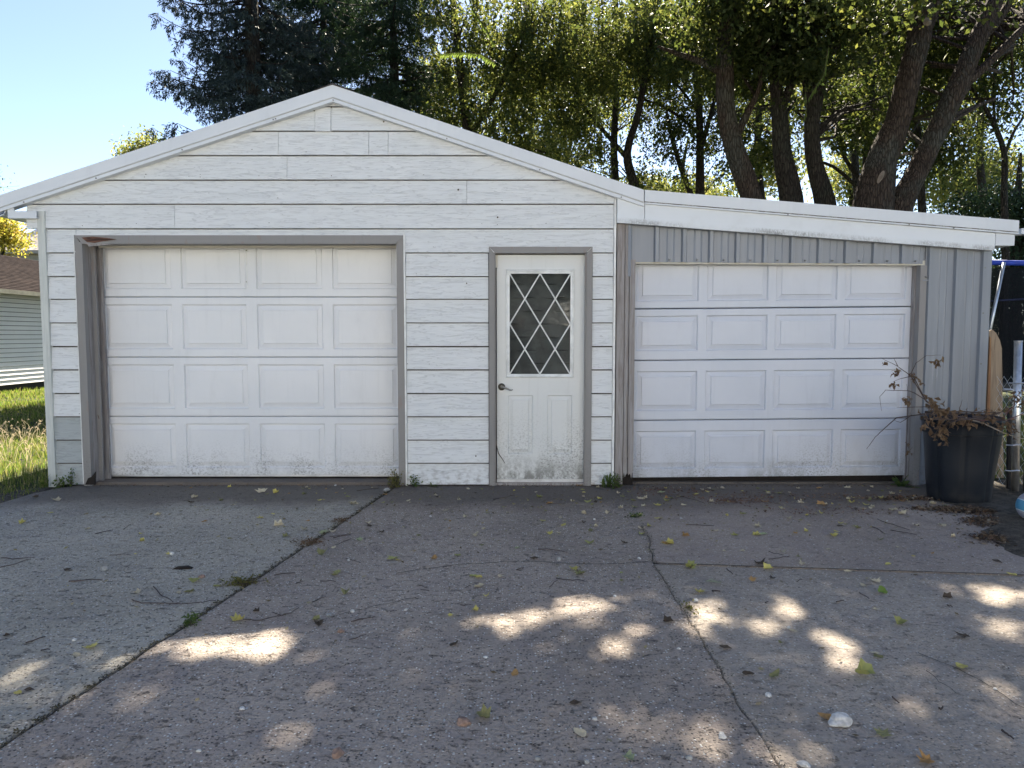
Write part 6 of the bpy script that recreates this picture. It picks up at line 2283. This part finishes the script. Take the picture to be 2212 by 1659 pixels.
def place_phrase(p):
    """where a thing lies, said by what is near it"""
    fx = 'left' if p.x < -1.6 else ('middle' if p.x < 0.9 else 'right')
    if p.y > -0.75:
        if p.x < -1.0:
            return 'just in front of the main garage door'
        if p.x < 1.0:
            return 'on the concrete before the walk door'
        return 'just in front of the lean-to door'
    a = (p.x - jA0.x) * (jA1.y - jA0.y) - (p.y - jA0.y) * (jA1.x - jA0.x)
    row = 'towards the doors' if p.y > -2.2 else ('halfway down' if p.y > -3.6 else 'in the foreground')
    onA = abs(a) / (jA1 - jA0).length
    if onA < 0.09:
        return 'in the left driveway joint ' + row
    bx_at = np.interp(-p.y, [-q.y for q in lineB], [q.x for q in lineB])
    if abs(p.x - bx_at) < 0.07:
        return 'in the right driveway joint ' + row
    dA_ = abs(a) / (jA1 - jA0).length
    dB_ = abs(p.x - bx_at)
    if a > 0:
        return 'on the left slab ' + ('close to its joint ' if dA_ < 0.6 else ('well left ' if dA_ > 1.4 else '')) + row
    if p.x < bx_at:
        sd = 'near the left joint ' if dA_ < 0.45 else ('near the right joint ' if dB_ < 0.45 else ('left of centre ' if dA_ < dB_ * 0.8 else ('right of centre ' if dB_ < dA_ * 0.8 else 'at mid-slab ')))
        return 'on the middle slab ' + sd + row
    sd = 'near the joint' if dB_ < 0.55 else ('below the can' if p.x > 2.9 else ('at mid-slab' if dB_ < 1.2 else 'right of mid-slab'))
    if p.y > -2.3:
        return 'on the upper right slab ' + sd + (' by the door' if p.y > -1.25 else ' above the crosswise joint')
    return 'on the lower right slab ' + sd + ' ' + row


C1 = lambda x, y: (x * .3923, 1008 + y * .3923)
C2 = lambda x, y: (720 + x * .3923, 1008 + y * .3923)
C3 = lambda x, y: (1440 + x * .3924, 1008 + y * .3924)
leaves = []
for x, y, c, s in [(120, 315, 'y', 1), (280, 255, 'y', .8), (310, 190, 't', 1.4), (487, 345, 't', .8), (870, 270, 't', 1), (1055, 200, 'k', 1), (1050, 118, 'o', .8), (1075, 172, 't', 1.2), (1260, 115, 'y', .8), (1440, 143, 't', 1.7), (1515, 148, 'y', 1.1),
                   (1655, 100, 'o', 1.3), (1437, 283, 'y', 1), (1505, 262, 'y', .6), (1525, 328, 't', 1.4), (1775, 368, 'p', 1.1), (1980, 408, 'p', 1), (1580, 385, 'v', .9), (1770, 485, 'v', 1.2), (1850, 583, 'g', 1), (1070, 635, 'g', 1.1), (1190, 660, 'g', .8),
                   (1315, 852, 'y', 1.2), (500, 995, 'y', 1.1), (95, 1245, 'y', .6), (1902, 700, 'v', 1), (1755, 875, 'k', 1.1), (370, 572, 'k', .8), (40, 932, 'k', .6), (1675, 346, 't', .9), (1290, 212, 't', .8), (1940, 205, 't', 1.3), (1900, 148, 'g', .5), (155, 1232, 'k', .6),
                   (200, 170, 'k', .9), (1050, 690, 'v', .9), (1415, 800, 'k', .6)]:
    leaves.append((*C1(x, y), c, s))
for x, y, c, s in [(120, 208, 't', 1.3), (620, 243, 't', 1), (412, 190, 't', .9), (1155, 300, 'y', .9), (1250, 283, 't', .6), (1265, 325, 'y', .8), (1190, 375, 'y', .9), (1410, 420, 'g', 1.3), (1695, 375, 'g', 1), (1860, 427, 'y', 1.1), (1935, 384, 'o', 1), (330, 505, 'g', 1.4),
                   (355, 515, 'y', .8), (685, 490, 'g', 1), (780, 385, 't', 1.1), (1105, 508, 'k', 1), (1325, 570, 'y', 1.1), (1360, 590, 'v', 1.4), (1585, 585, 'g', .6), (765, 605, 'g', .8), (803, 613, 'y', .9), (925, 607, 't', .9), (797, 665, 't', 1), (650, 820, 'y', .6), (1000, 1145, 'o', .8),
                   (835, 1385, 'v', 1.2), (1365, 1478, 't', 1), (1620, 1610, 'p', .9), (1960, 552, 'g', 1.2), (2008, 692, 'y', .7), (1690, 180, 't', 1.4), (1660, 225, 'g', 1), (1785, 215, 'y', 1.3), (1835, 190, 'g', 1), (1355, 105, 'o', 1.3), (1375, 96, 'y', 1), (1800, 145, 'p', 1), (1130, 170, 'g', 1),
                   (1185, 205, 'o', .9), (1400, 196, 'g', 1.2), (1580, 228, 't', .8), (1510, 260, 't', .8), (1380, 143, 'y', .8), (1685, 268, 'y', 1), (1740, 328, 'y', .7), (1700, 345, 't', .9), (265, 365, 'k', .8), (200, 330, 'k', .8), (560, 160, 't', .8), (690, 185, 't', .7), (850, 255, 'v', .7), (935, 225, 'v', .7),
                   (960, 255, 't', .6), (1270, 300, 't', .5), (660, 985, 'k', .9), (1340, 1305, 'k', .8), (1835, 858, 'k', .9), (1010, 450, 'p', .7), (820, 435, 'v', .6)]:
    leaves.append((*C2(x, y), c, s))
for x, y, c, s in [(860, 210, 'o', 1.5), (1020, 200, 'y', 1.2), (990, 118, 't', 1.2), (835, 120, 'o', .9), (415, 262, 'g', 1), (670, 287, 't', .9), (507, 330, 't', 1.2), (490, 378, 'y', 1), (535, 373, 'p', 1), (380, 380, 'g', 1.1), (772, 358, 'y', .7), (912, 382, 'y', 1.2), (1055, 340, 'v', .8),
                   (1275, 445, 't', .7), (125, 553, 'g', 1.5), (568, 563, 'y', 1.2), (510, 537, 'k', 1.4), (183, 692, 'y', 1), (475, 628, 'o', 1), (1145, 630, 't', 1.1), (1190, 695, 'G', 1.4), (1288, 868, 'g', 1.1), (1625, 1105, 'y', 1), (1080, 1148, 'g', 1.5), (590, 1158, 'v', 1), (440, 1143, 'k', .8),
                   (1188, 1478, 'v', 1.1), (893, 1390, 'o', 1), (1440, 1625, 'o', 1.1), (1630, 935, 'k', 1.3), (1240, 242, 't', 1.3), (1290, 264, 't', 1), (1190, 175, 't', 1.3), (1470, 208, 't', 1.2), (1520, 330, 't', 1.2), (1370, 325, 't', .9), (745, 200, 't', 1.2), (1155, 1030, 't', .7),
                   (330, 1000, 'k', .8), (318, 465, 't', .5), (422, 465, 't', .6), (225, 140, 'y', .8), (155, 155, 'y', .8), (545, 195, 'o', 1), (270, 355, 't', .6), (1300, 190, 'o', 1), (1085, 235, 't', .8), (640, 235, 't', .7), (1040, 235, 'k', .8), (2, 425, 'y', 1.2), (1860, 425, 'v', 1), (1540, 725, 'k', 1.1)]:
    leaves.append((*C3(x, y), c, s))
for _ in range(185):
    yy = -0.12 - 3.4 * R.random() ** 2.0
    xx = R.uniform(-2.6, 4.1) if R.random() < 0.75 else R.uniform(0.9, 3.9)
    pv = (Vector((xx, yy, 0)) - _cam)
    dpt = pv.dot(_fw)
    leaves.append((CX + F * xx / dpt, CY - F * pv.dot(_up) / dpt, R.choice('ttttoyygvvk'), R.uniform(0.4, 0.9)))
for x, y, c, s in leaves:
    p = G(x, y)
    k = R.choice([0, 0, 1, 2, 2]) if s >= 1 else R.choice([1, 2])
    me = LM[(c, k, R.randrange(3))]
    o = bpy.data.objects.new('fallen_leaf', me)
    C.objects.link(o)
    o.location = (p.x, p.y, 0.001)
    sz = 0.084 * s * R.uniform(0.9, 1.15)
    o.scale = (sz, sz, sz * R.uniform(0.8, 1.7))
    o.rotation_euler = (R.uniform(-.12, .12), R.uniform(-.12, .12), R.uniform(0, 6.28))
    adj = 'large ' if s >= 1.3 else ('small ' if s < 0.75 else '')
    tag(o, f"{adj}{LN[c]} fallen leaf {place_phrase(p)}", 'leaf', 'fallen leaves on the driveway')

# the pale compound leaf
cp_ = G(*C3(255, 640))
cl_ = thing('compound_leaf', (cp_.x, cp_.y, 0), 'pale many-fingered compound leaf on the lower right driveway slab near the crosswise joint', 'leaf')
V = []
for k in range(9):
    a = rad(-10 + 20 * k)
    b = cp_ + Vector((0.012 * (k - 4), 0, 0.006))
    d = Vector((math.cos(a) * 0.7 + 0.3, math.sin(a) * -1, 0.25)).normalized()
    s = Vector((-d.y, d.x, 0)).normalized() * 0.006
    V += [b, b + d * 0.03 + s, b + d * 0.065, b + d * 0.03 - s]
np_mesh('leaflets', np.array([tuple(v) for v in V]), 4, LC['p'], cl_)


def stone_mesh(seed, sub=2, flat=0.6, jag=0.25):
    import bmesh
    bm = bmesh.new()
    bmesh.ops.create_icosphere(bm, subdivisions=sub, radius=0.5)
    for v in bm.verts:
        n = noise.noise(v.co * 2.1 + Vector((seed, 0, seed * 2)))
        n2 = noise.noise(v.co * 5 + Vector((seed, 3, 0)))
        v.co *= 1 + jag * n * 1.6 + jag * 0.4 * n2
        v.co.z *= flat
        v.co.z = max(v.co.z, -0.12)
    me = bpy.data.meshes.new('stone')
    bm.to_mesh(me)
    bm.free()
    return me


SM = {'w': m_simple('white_stone', (0.55, 0.54, 0.52), 0.8, var=0.25, scale=40, bump=0.4), 'r': m_simple('reddish_stone', (0.27, 0.18, 0.14), 0.85, var=0.3, scale=40, bump=0.4), 'g': m_simple('grey_stone', (0.3, 0.3, 0.29), 0.85, var=0.3, scale=40, bump=0.4)}
SN = {'w': 'white', 'r': 'reddish-brown', 'g': 'grey'}
stones = []
for x, y, c, s in [(945, 483, 'w', .035), (410, 957, 'w', .02), (575, 570, 'g', .045), (1095, 1568, 'w', .018), (1335, 1335, 'w', .022), (1860, 1588, 'r', .04), (1810, 822, 'g', .03), (1920, 518, 'w', .022), (1945, 800, 'w', .02), (1848, 105, 'w', .02), (1110, 610, 'r', .035), (1877, 910, 'r', .032), (935, 548, 'w', .012),
                   (1355, 383, 'w', .018), (1765, 60, 'g', .06), (1540, 78, 'g', .045)]:
    stones.append((*C1(x, y), c, s))
for x, y, c, s in [(12, 105, 'w', .02), (928, 820, 'w', .022), (838, 1052, 'w', .022), (105, 798, 'w', .022), (535, 858, 'w', .018), (400, 790, 'w', .02), (1240, 513, 'g', .035), (1685, 508, 'w', .025), (1550, 715, 'w', .018), (1285, 407, 'w', .012), (1440, 1392, 'w', .018), (1905, 1003, 'w', .014), (1995, 740, 'w', .025),
                   (535, 275, 'w', .02), (715, 1415, 'r', .044), (1437, 292, 'w', .018), (295, 133, 'g', .06), (1395, 1630, 'g', .022), (1125, 1612, 'g', .02)]:
    stones.append((*C2(x, y), c, s))
for x, y, c, s in [(307, 1490, 'w', .028), (303, 1472, 'w', .016), (755, 1645, 'w', .036), (163, 738, 'w', .02), (672, 888, 'w', .018), (1808, 1225, 'w', .014), (123, 1607, 'g', .022), (560, 1262, 'w', .026), (80, 285, 'w', .018), (1213, 300, 'w', .015), (810, 430, 'w', .01), (65, 1003, 'w', .012)]:
    stones.append((*C3(x, y), c, s))
smesh = {}
for c in SM:
    for k in range(4):
        me = stone_mesh(k * 3.7 + ord(c), 2, 0.55 + 0.1 * k)
        me.materials.append(SM[c])
        smesh[(c, k)] = me
for x, y, c, s in stones:
    p = G(x, y)
    o = bpy.data.objects.new('stone', smesh[(c, R.randrange(4))])
    C.objects.link(o)
    o.location = (p.x, p.y, s * 0.10)
    o.scale = (s * R.uniform(.9, 1.2), s * R.uniform(.7, 1), s)
    o.rotation_euler = (0, 0, R.uniform(0, 6.28))
    adj = 'small ' if s < .025 else ('chunky ' if s > .038 else '')
    tag(o, f"{adj}{SN[c]} stone {place_phrase(p)}", 'stone', 'loose stones on the driveway')
me = stone_mesh(5.3, 3, 0.7, 0.34)
me.materials.append(SM['w'])
p = G(*C3(955, 1412))
o = bpy.data.objects.new('rock', me)
C.objects.link(o)
o.location = (p.x, p.y, 0.008)
o.scale = (0.085, 0.062, 0.062)
o.rotation_euler = (0, 0, 0.3)
tag(o, 'largest loose rock, rough and white, in the right foreground of the driveway', 'rock')

# twigs
tw = []
for pts, w_ in [([(0, 510), (100, 513), (190, 505)], 3), ([(0, 560), (90, 540), (170, 512)], 3), ([(380, 637), (470, 632), (565, 628)], 4), ([(845, 668), (890, 715), (955, 750)], 3), ([(725, 740), (780, 755), (960, 762), (1080, 757), (1190, 740)], 3), ([(525, 373), (620, 352)], 3), ([(680, 350), (720, 320)], 2),
                ([(1340, 850), (1430, 852), (1520, 835), (1600, 812), (1645, 780)], 2.5), ([(1510, 605), (1625, 588)], 3), ([(1815, 392), (1870, 384), (1940, 372)], 2.5), ([(1870, 430), (1940, 395)], 2.5), ([(1765, 635), (1850, 637)], 2.5), ([(1720, 750), (1795, 720)], 2.5), ([(140, 975), (250, 940)], 3),
                ([(230, 1022), (275, 1010)], 3), ([(605, 490), (720, 490)], 2), ([(1630, 650), (1670, 635)], 2.5), ([(1500, 810), (1560, 825)], 2), ([(1925, 960), (2015, 930)], 2.5), ([(1930, 860), (2000, 845)], 2)]:
    tw.append(([C1(*q) for q in pts], w_))
for pts, w_ in [([(880, 185), (940, 175), (1000, 160)], 3), ([(1130, 457), (1200, 462), (1290, 475)], 3.5), ([(1225, 618), (1290, 630), (1380, 632)], 3), ([(1190, 668), (1235, 630)], 2.5), ([(0, 395), (95, 378)], 3), ([(130, 137), (250, 120)], 3), ([(100, 860), (230, 830)], 2.5), ([(70, 515), (150, 530)], 2),
                ([(1010, 573), (1050, 560)], 3), ([(470, 660), (520, 672)], 2), ([(480, 685), (530, 688)], 2), ([(1170, 205), (1280, 208)], 2), ([(730, 672), (755, 658)], 2), ([(700, 768), (760, 765)], 2), ([(310, 805), (350, 798)], 2)]:
    tw.append(([C2(*q) for q in pts], w_))
for pts, w_ in [([(110, 325), (260, 328)], 3), ([(1160, 295), (1250, 325), (1340, 352)], 2.5), ([(1135, 335), (1190, 365)], 3.5), ([(1230, 355), (1300, 365), (1380, 380)], 3), ([(560, 515), (620, 508), (680, 495)], 3), ([(560, 475), (640, 490)], 2), ([(1060, 700), (1115, 730)], 3), ([(935, 750), (975, 740)], 3.5),
                ([(1240, 1280), (1280, 1305)], 3.5), ([(1845, 1455), (1875, 1480), (1910, 1505)], 4), ([(1500, 1345), (1520, 1325)], 4), ([(250, 692), (295, 690)], 5), ([(0, 155), (80, 165), (210, 205)], 3), ([(545, 755), (560, 748)], 3), ([(1545, 770), (1575, 778)], 3), ([(330, 572), (365, 595)], 3), ([(715, 640), (745, 625)], 2),
                ([(1430, 1130), (1500, 1190), (1590, 1250)], 1.2)]:
    tw.append(([C3(*q) for q in pts], w_))
for pts, w_ in tw:
    ps = [G(x, y) + Vector((0, 0, 0.004)) for x, y in pts]
    L = sum((ps[i + 1] - ps[i]).length for i in range(len(ps) - 1))
    out = []
    for i in range(len(ps) - 1):
        for k in range(3):
            q = ps[i].lerp(ps[i + 1], k / 3)
            out.append(q + Vector((R.uniform(-.003, .003), R.uniform(-.004, .004), R.uniform(0, .006))))
    out.append(ps[-1])
    r = w_ * 0.0009 * 1.15
    mid = ps[len(ps) // 2] if len(ps) > 2 else (ps[0] + ps[1]) / 2
    mb = MB()
    mb.tube(out, [r * (1 - 0.5 * i / len(out)) for i in range(len(out))], 5)
    if L > 0.25:
        q = out[len(out) // 2]
        mb.tube([q, q + Vector((R.uniform(-.05, .05), R.uniform(.02, .06), .004))], [r * .6, r * .2], 4)
    o = mb.build('twig', M['twig'], None, loc=(mid.x, mid.y, 0.0))
    adj = 'long thin' if L > .35 else ('short' if L < .12 else 'thin')
    dd = ps[-1] - ps[0]
    an_ = math.degrees(math.atan2(abs(dd.y), abs(dd.x)))
    adj += ' crosswise' if an_ < 20 else (' slanting' if an_ < 60 else ' lengthwise')
    tag(o, f"{adj} twig {place_phrase(mid)}", 'twig', 'twigs on the driveway')
mb = MB()
q = G(*C1(1005, 562))
mb.prism([(q.x - .055, 0), (q.x + .06, .003), (q.x + .03, .016), (q.x - .03, .012)], q.y - .015, q.y + .012)
o = mb.build('bark_chip', M['rothole'], None, loc=(q.x, q.y, 0))
tag(o, 'dark curled bark chip on the left driveway slab, left of the moss tuft', 'bark')

# loose grit all over, and crumbly leaf litter
def octa(cs, s, rng, sq=0.6):
    n = len(cs)
    d = np.array([[1, 0, 0], [0, 1, 0], [-1, 0, 0], [0, -1, 0], [0, 0, 1], [0, 0, -.3]], float)
    tri = [(0, 1, 4), (1, 2, 4), (2, 3, 4), (3, 0, 4)]
    v = d[None] * s[:, None, None] * rng.uniform(.6, 1.3, (n, 6, 1))
    v[:, :, 2] *= sq
    an = rng.uniform(0, 6.28, n)
    ca, sa = np.cos(an)[:, None], np.sin(an)[:, None]
    x = v[:, :, 0] * ca - v[:, :, 1] * sa
    y = v[:, :, 0] * sa + v[:, :, 1] * ca
    v = np.stack([x, y, v[:, :, 2]], 2) + cs[:, None]
    return np.concatenate([v[:, list(t)] for t in tri], 0).reshape(-1, 3)


rng = np.random.default_rng(91)
for nm, col, n, s0, s1, lab in (('gravel', (0.42, 0.41, 0.39), 5200, .0016, .0045, 'pale loose grit scattered over the concrete driveway'), ('dark_grit', (0.06, 0.05, 0.045), 4200, .0016, .005, 'dark loose grit and crumbs scattered over the concrete driveway')):
    d = rng.random(n) ** 0.8
    y = -0.1 - d * 5.8
    hw = (y + DC) * 0.78 + 0.6
    x = rng.uniform(-1, 1, n) * hw
    ok = x > -4.4 - (y + 0.3) * -1.2
    ok = ok | (y < -1.0)
    cs = np.stack([x, y, np.full(n, 0.001)], 1)[ok]
    s = (s0 + (s1 - s0) * rng.random(len(cs)) ** 3)
    t = NT(nm + '_mat')
    rr_ = t.n.new('ShaderNodeNewGeometry').outputs['Random Per Island']
    t.pbr(t.ramp(rr_, [(0, tuple(q * .5 for q in col)), (1, tuple(min(1, q * 1.2) for q in col))]), .85)
    o = np_mesh(nm, octa(cs, s, rng), 3, t.m)
    tag(o, lab, 'gravel', kind='stuff')


def litter(label, areas, n, size, cols, seed, name='leaf_litter'):
    rng = np.random.default_rng(seed)
    pos = []
    for (p, sx, sy, wt) in areas:
        k = int(n * wt)
        q = np.stack([p.x + rng.normal(size=k) * sx, p.y + rng.normal(size=k) * sy, np.abs(rng.normal(size=k)) * 0.006 + 0.003], 1)
        pos.append(q)
    pos = np.concatenate(pos)
    pos = pos[pos[:, 1] < -0.03]
    V = leaf_quads(pos, size, rng, 0.0, 0.5, 0.8).reshape(-1, 4, 3)
    V[:, :, 2] = np.clip(V[:, :, 2], 0.0015, 0.035)
    V[:, :, 2] = 0.0015 + (V[:, :, 2] - 0.0015) * 0.6
    m = m_leaf(name + str(seed), cols, cols, 0.1, 0.8)
    o = np_mesh(name, V.reshape(-1, 3), 4, m)
    tag(o, label, 'leaf litter', kind='stuff')


BR = [(0.05, 0.035, 0.028), (0.10, 0.07, 0.05), (0.2, 0.15, 0.1), (0.16, 0.09, 0.06)]
along = lambda ln, a, b: [(p, .02, .02, 1 / 40) for p in ln[int(a * len(ln)):int(b * len(ln))]]
litter('dry crumbs and moss filling the left driveway joint', [(p, .012, .012, 1 / 60) for p in lineA[2:62]], 2600, .010, [(0.06, 0.055, 0.035), (0.10, 0.09, 0.05), (0.05, 0.04, 0.035)], 1)
litter('dry crumbs and moss filling the right driveway joint', [(p, .012, .012, 1 / 60) for p in lineB[22:75]], 1500, .009, [(0.12, 0.11, 0.08), (0.26, 0.24, 0.2), (0.08, 0.07, 0.06), (0.4, 0.38, 0.34)], 2)
litter('brown seed heap in the left driveway joint', [(G(668, 1172), .05, .045, 1), (G(735, 1125), .04, .04, .5)], 420, .014, [(0.13, 0.08, 0.05), (0.2, 0.13, 0.08)], 3)
litter('reddish-brown leaf crumbs in front of the lean-to door', [(G(1588, 1083), .16, .06, .55), (G(1640, 1072), .45, .09, .7), (G(1780, 1105), .3, .08, .4), (G(1450, 1060), .2, .07, .5), (G(1880, 1075), .35, .08, .5)], 620, .02, [(0.16, 0.085, 0.065), (0.2, 0.13, 0.09), (0.08, 0.055, 0.045)], 4)
litter('deep leaf and twig litter between the trash can and the volleyball', [(G(2120, 1105), .16, .05, .6), (G(2170, 1130), .12, .07, 1), (G(2190, 1165), .12, .07, .9), (Vector((4.2, -1.1, 0)), .35, .3, 1.4), (G(1980, 1078), .2, .03, .3), (G(2060, 1100), .15, .03, .4)], 2600, .028, BR + [(0.3, 0.27, 0.22)], 5)
litter('debris along the sill of the main garage door', [(Vector((x, -0.05, 0)), .1, .02, .12) for x in np.linspace(-3.6, -1.0, 10)] + [(G(222, 1043), .07, .02, .7)], 380, .016, BR, 6)
litter('debris at the foot of the wall and the walk door', [(Vector((x, -0.05, 0)), .08, .015, .1) for x in np.linspace(-0.9, 0.95, 10)] + [(Vector((x, -0.06, 0)), .12, .03, .15) for x in np.linspace(1.2, 3.3, 10)], 420, .014, BR, 7)
litter('scattered leaf crumbs over the shaded part of the driveway', [(Vector((0.5, -1.0, 0)), 2.4, .5, 1), (Vector((1.5, -0.6, 0)), 1.4, .35, .8), (Vector((0, -2.4, 0)), 2.6, .9, .6)], 900, .02, [(0.12, 0.09, 0.06), (0.2, 0.16, 0.1), (0.34, 0.3, 0.2), (0.38, 0.33, 0.12)], 8)

# ------------------------------------------------------------------ behind the camera: what the door glass mirrors and what bounces light
hb = thing('opposite_house', (0, -17, 0), 'white lap-sided house on the near side of the driveway', 'house')
ys = -14.5
mb = MB()
mb.box(-9, 10, ys - 6, ys - 0.03, 0, 5.6)
mb.build('wall', M['siding'], hb)
mb = MB()
for k in range(25):
    z0 = 0.1 + k * 0.22
    mb.add([(-9, ys + 0.0, z0), (10, ys + 0.0, z0), (10, ys - 0.02, z0 + 0.22), (-9, ys - 0.02, z0 + 0.22), (-9, ys - 0.03, z0), (10, ys - 0.03, z0)], [(3, 2, 1, 0), (0, 1, 5, 4)])
mb.build('siding', M['siding'], hb, kind='stuff')
mb = MB()
mb.add([(-9.4, ys + 0.3, 5.6), (10.4, ys + 0.3, 5.6), (10.4, ys - 3.5, 7.3), (-9.4, ys - 3.5, 7.3), (10.4, ys - 7, 5.6), (-9.4, ys - 7, 5.6)], [(3, 2, 1, 0), (5, 4, 2, 3)])
mb.build('roof', M['roof'], hb)
for xw in (-4.5, 3.6):
    mb = MB()
    mb.box(xw - 0.6, xw + 0.6, ys + 0.005, ys + 0.03, 1.0, 2.2)
    w_ = mb.build('window', M['pvc'], hb)
    mb = MB()
    mb.box(xw - 0.52, xw + 0.52, ys + 0.031, ys + 0.034, 1.08, 2.12)
    mb.build('pane', M['hardware'], w_)

sh = thing('glass_darkening_tree', (0.75, -12.6, 0), 'small dark tree added before the opposite house to darken the door glass', 'tree')  # unseen tree, added to darken the upper part of the glass reflection
rg = np.random.default_rng(5)
pts_ = rg.normal(size=(800, 3))
pts_ /= np.linalg.norm(pts_, axis=1, keepdims=True)
pts_ = pts_ * (rg.random((800, 1)) ** 0.3) * np.array([1.5, 0.9, 0.95]) + np.array([0.65, -12.6, 3.0])
np_mesh('crown', leaf_quads(np.repeat(pts_, 5, 0) + rg.normal(size=(4000, 3)) * 0.10, 0.16, rg, 0.2, 0.5), 4, M['spruce'], sh)
mb = MB()
mb.tube([(0.75, -12.6, 0), (0.75, -12.6, 2.6)], [0.09, 0.03], 8)
mb.build('trunk', M['bark_dark'], sh)

# the person taking the picture, mirrored in the door glass
pr = thing('person', (0.12, -6.95, 0), 'person in dark clothes holding up a phone, mirrored in the door glass', 'person')


def skinned(name, verts, edges, radii, mat, parent, sub=2):
    o_ = WL[parent.name]
    me = bpy.data.meshes.new(name)
    me.from_pydata([(v[0] - o_.x, v[1] - o_.y, v[2] - o_.z) for v in verts], edges, [])
    o = link(name, me, mat, parent)
    sk = o.modifiers.new('skin', 'SKIN')
    sk.use_smooth_shade = True
    for i, r in enumerate(radii):
        me.skin_vertices[0].data[i].radius = (r, r) if not isinstance(r, tuple) else r
    me.skin_vertices[0].data[0].use_root = True
    ss = o.modifiers.new('sub', 'SUBSURF')
    ss.levels = sub
    ss.render_levels = sub
    return o


X, Y_ = 0.14, -6.95
vs = [(X, Y_, 0.93), (X, Y_, 1.12), (X, Y_, 1.33), (X, Y_ + .01, 1.43), (X, Y_ + .02, 1.50),
      (X - .10, Y_, 0.88), (X - .11, Y_ + .02, 0.48), (X - .12, Y_, 0.09), (X - .12, Y_ + .13, 0.04),
      (X + .10, Y_, 0.88), (X + .11, Y_ + .02, 0.48), (X + .12, Y_, 0.09), (X + .12, Y_ + .13, 0.04),
      (X - .18, Y_, 1.36), (X - .24, Y_ + .08, 1.12), (X - .08, Y_ + .33, 1.28),
      (X + .18, Y_, 1.36), (X + .24, Y_ + .08, 1.12), (X + .06, Y_ + .33, 1.28)]
ed = [(0, 1), (1, 2), (2, 3), (3, 4), (0, 5), (5, 6), (6, 7), (7, 8), (0, 9), (9, 10), (10, 11), (11, 12), (2, 13), (13, 14), (14, 15), (2, 16), (16, 17), (17, 18)]
ra = [(.15, .11), (.14, .11), (.15, .11), .06, .05, .09, .065, .045, .035, .09, .065, .045, .035, .06, .045, .032, .06, .045, .032]
m_cloth = m_simple('dark_clothing', (0.02, 0.022, 0.028), 0.9)
m_skin = m_simple('skin', (0.16, 0.11, 0.085), 0.6)
skinned('body', vs, ed, ra, m_cloth, pr)
mb = MB()
mb.lathe([(0.001, 1.455), (.035, 1.46), (.062, 1.50), (.076, 1.56), (.080, 1.61), (.070, 1.66), (.045, 1.69), (.001, 1.70)], X, Y_ + .02, 16, lambda t, z: 1.12 if abs(math.sin(t)) > .7 else 1.0)
mb.add([(X - .012, Y_ + .115, 1.555), (X + .012, Y_ + .115, 1.555), (X, Y_ + .13, 1.56), (X, Y_ + .105, 1.60)], [(0, 1, 2), (0, 2, 3), (2, 1, 3)])
mb.build('head', m_skin, pr, smooth=True)
mb = MB()
mb.lathe([(.082, 1.585), (.090, 1.62), (.080, 1.675), (.050, 1.708), (.001, 1.716)], X, Y_ + .005, 16)
mb.build('hair', m_simple('dark_hair', (0.02, 0.015, 0.012), 0.8), pr, smooth=True)
for sg in (-1, 1):
    hx = X - .01 + sg * .075
    mb = MB()
    mb.tube([(hx, Y_ + .33, 1.28), (hx - sg * .005, Y_ + .37, 1.31), (hx - sg * .01, Y_ + .39, 1.34)], [.026, .034, .03], 8)
    for k in range(4):
        zf = 1.315 + .018 * k
        mb.tube([(hx - sg * .008, Y_ + .385, zf), (hx - sg * .004, Y_ + .425, zf + .004), (hx - sg * .022, Y_ + .437, zf + .005)], [.009, .008, .006], 6)
    mb.tube([(hx, Y_ + .36, 1.35), (hx - sg * .02, Y_ + .38, 1.385), (hx - sg * .035, Y_ + .395, 1.39)], [.011, .010, .007], 6)
    mb.build('hand', m_skin, pr, smooth=True)
ph = MB()
ph.box(X - .01 - .078, X - .01 + .068, Y_ + .405, Y_ + .413, 1.305, 1.377)
pho = ph.build('phone', m_simple('black_phone', (0.01, 0.01, 0.012), 0.3), None, loc=(X, Y_ + .41, 1.34))
tag(pho, 'black phone held up sideways by the person mirrored in the door glass', 'phone')
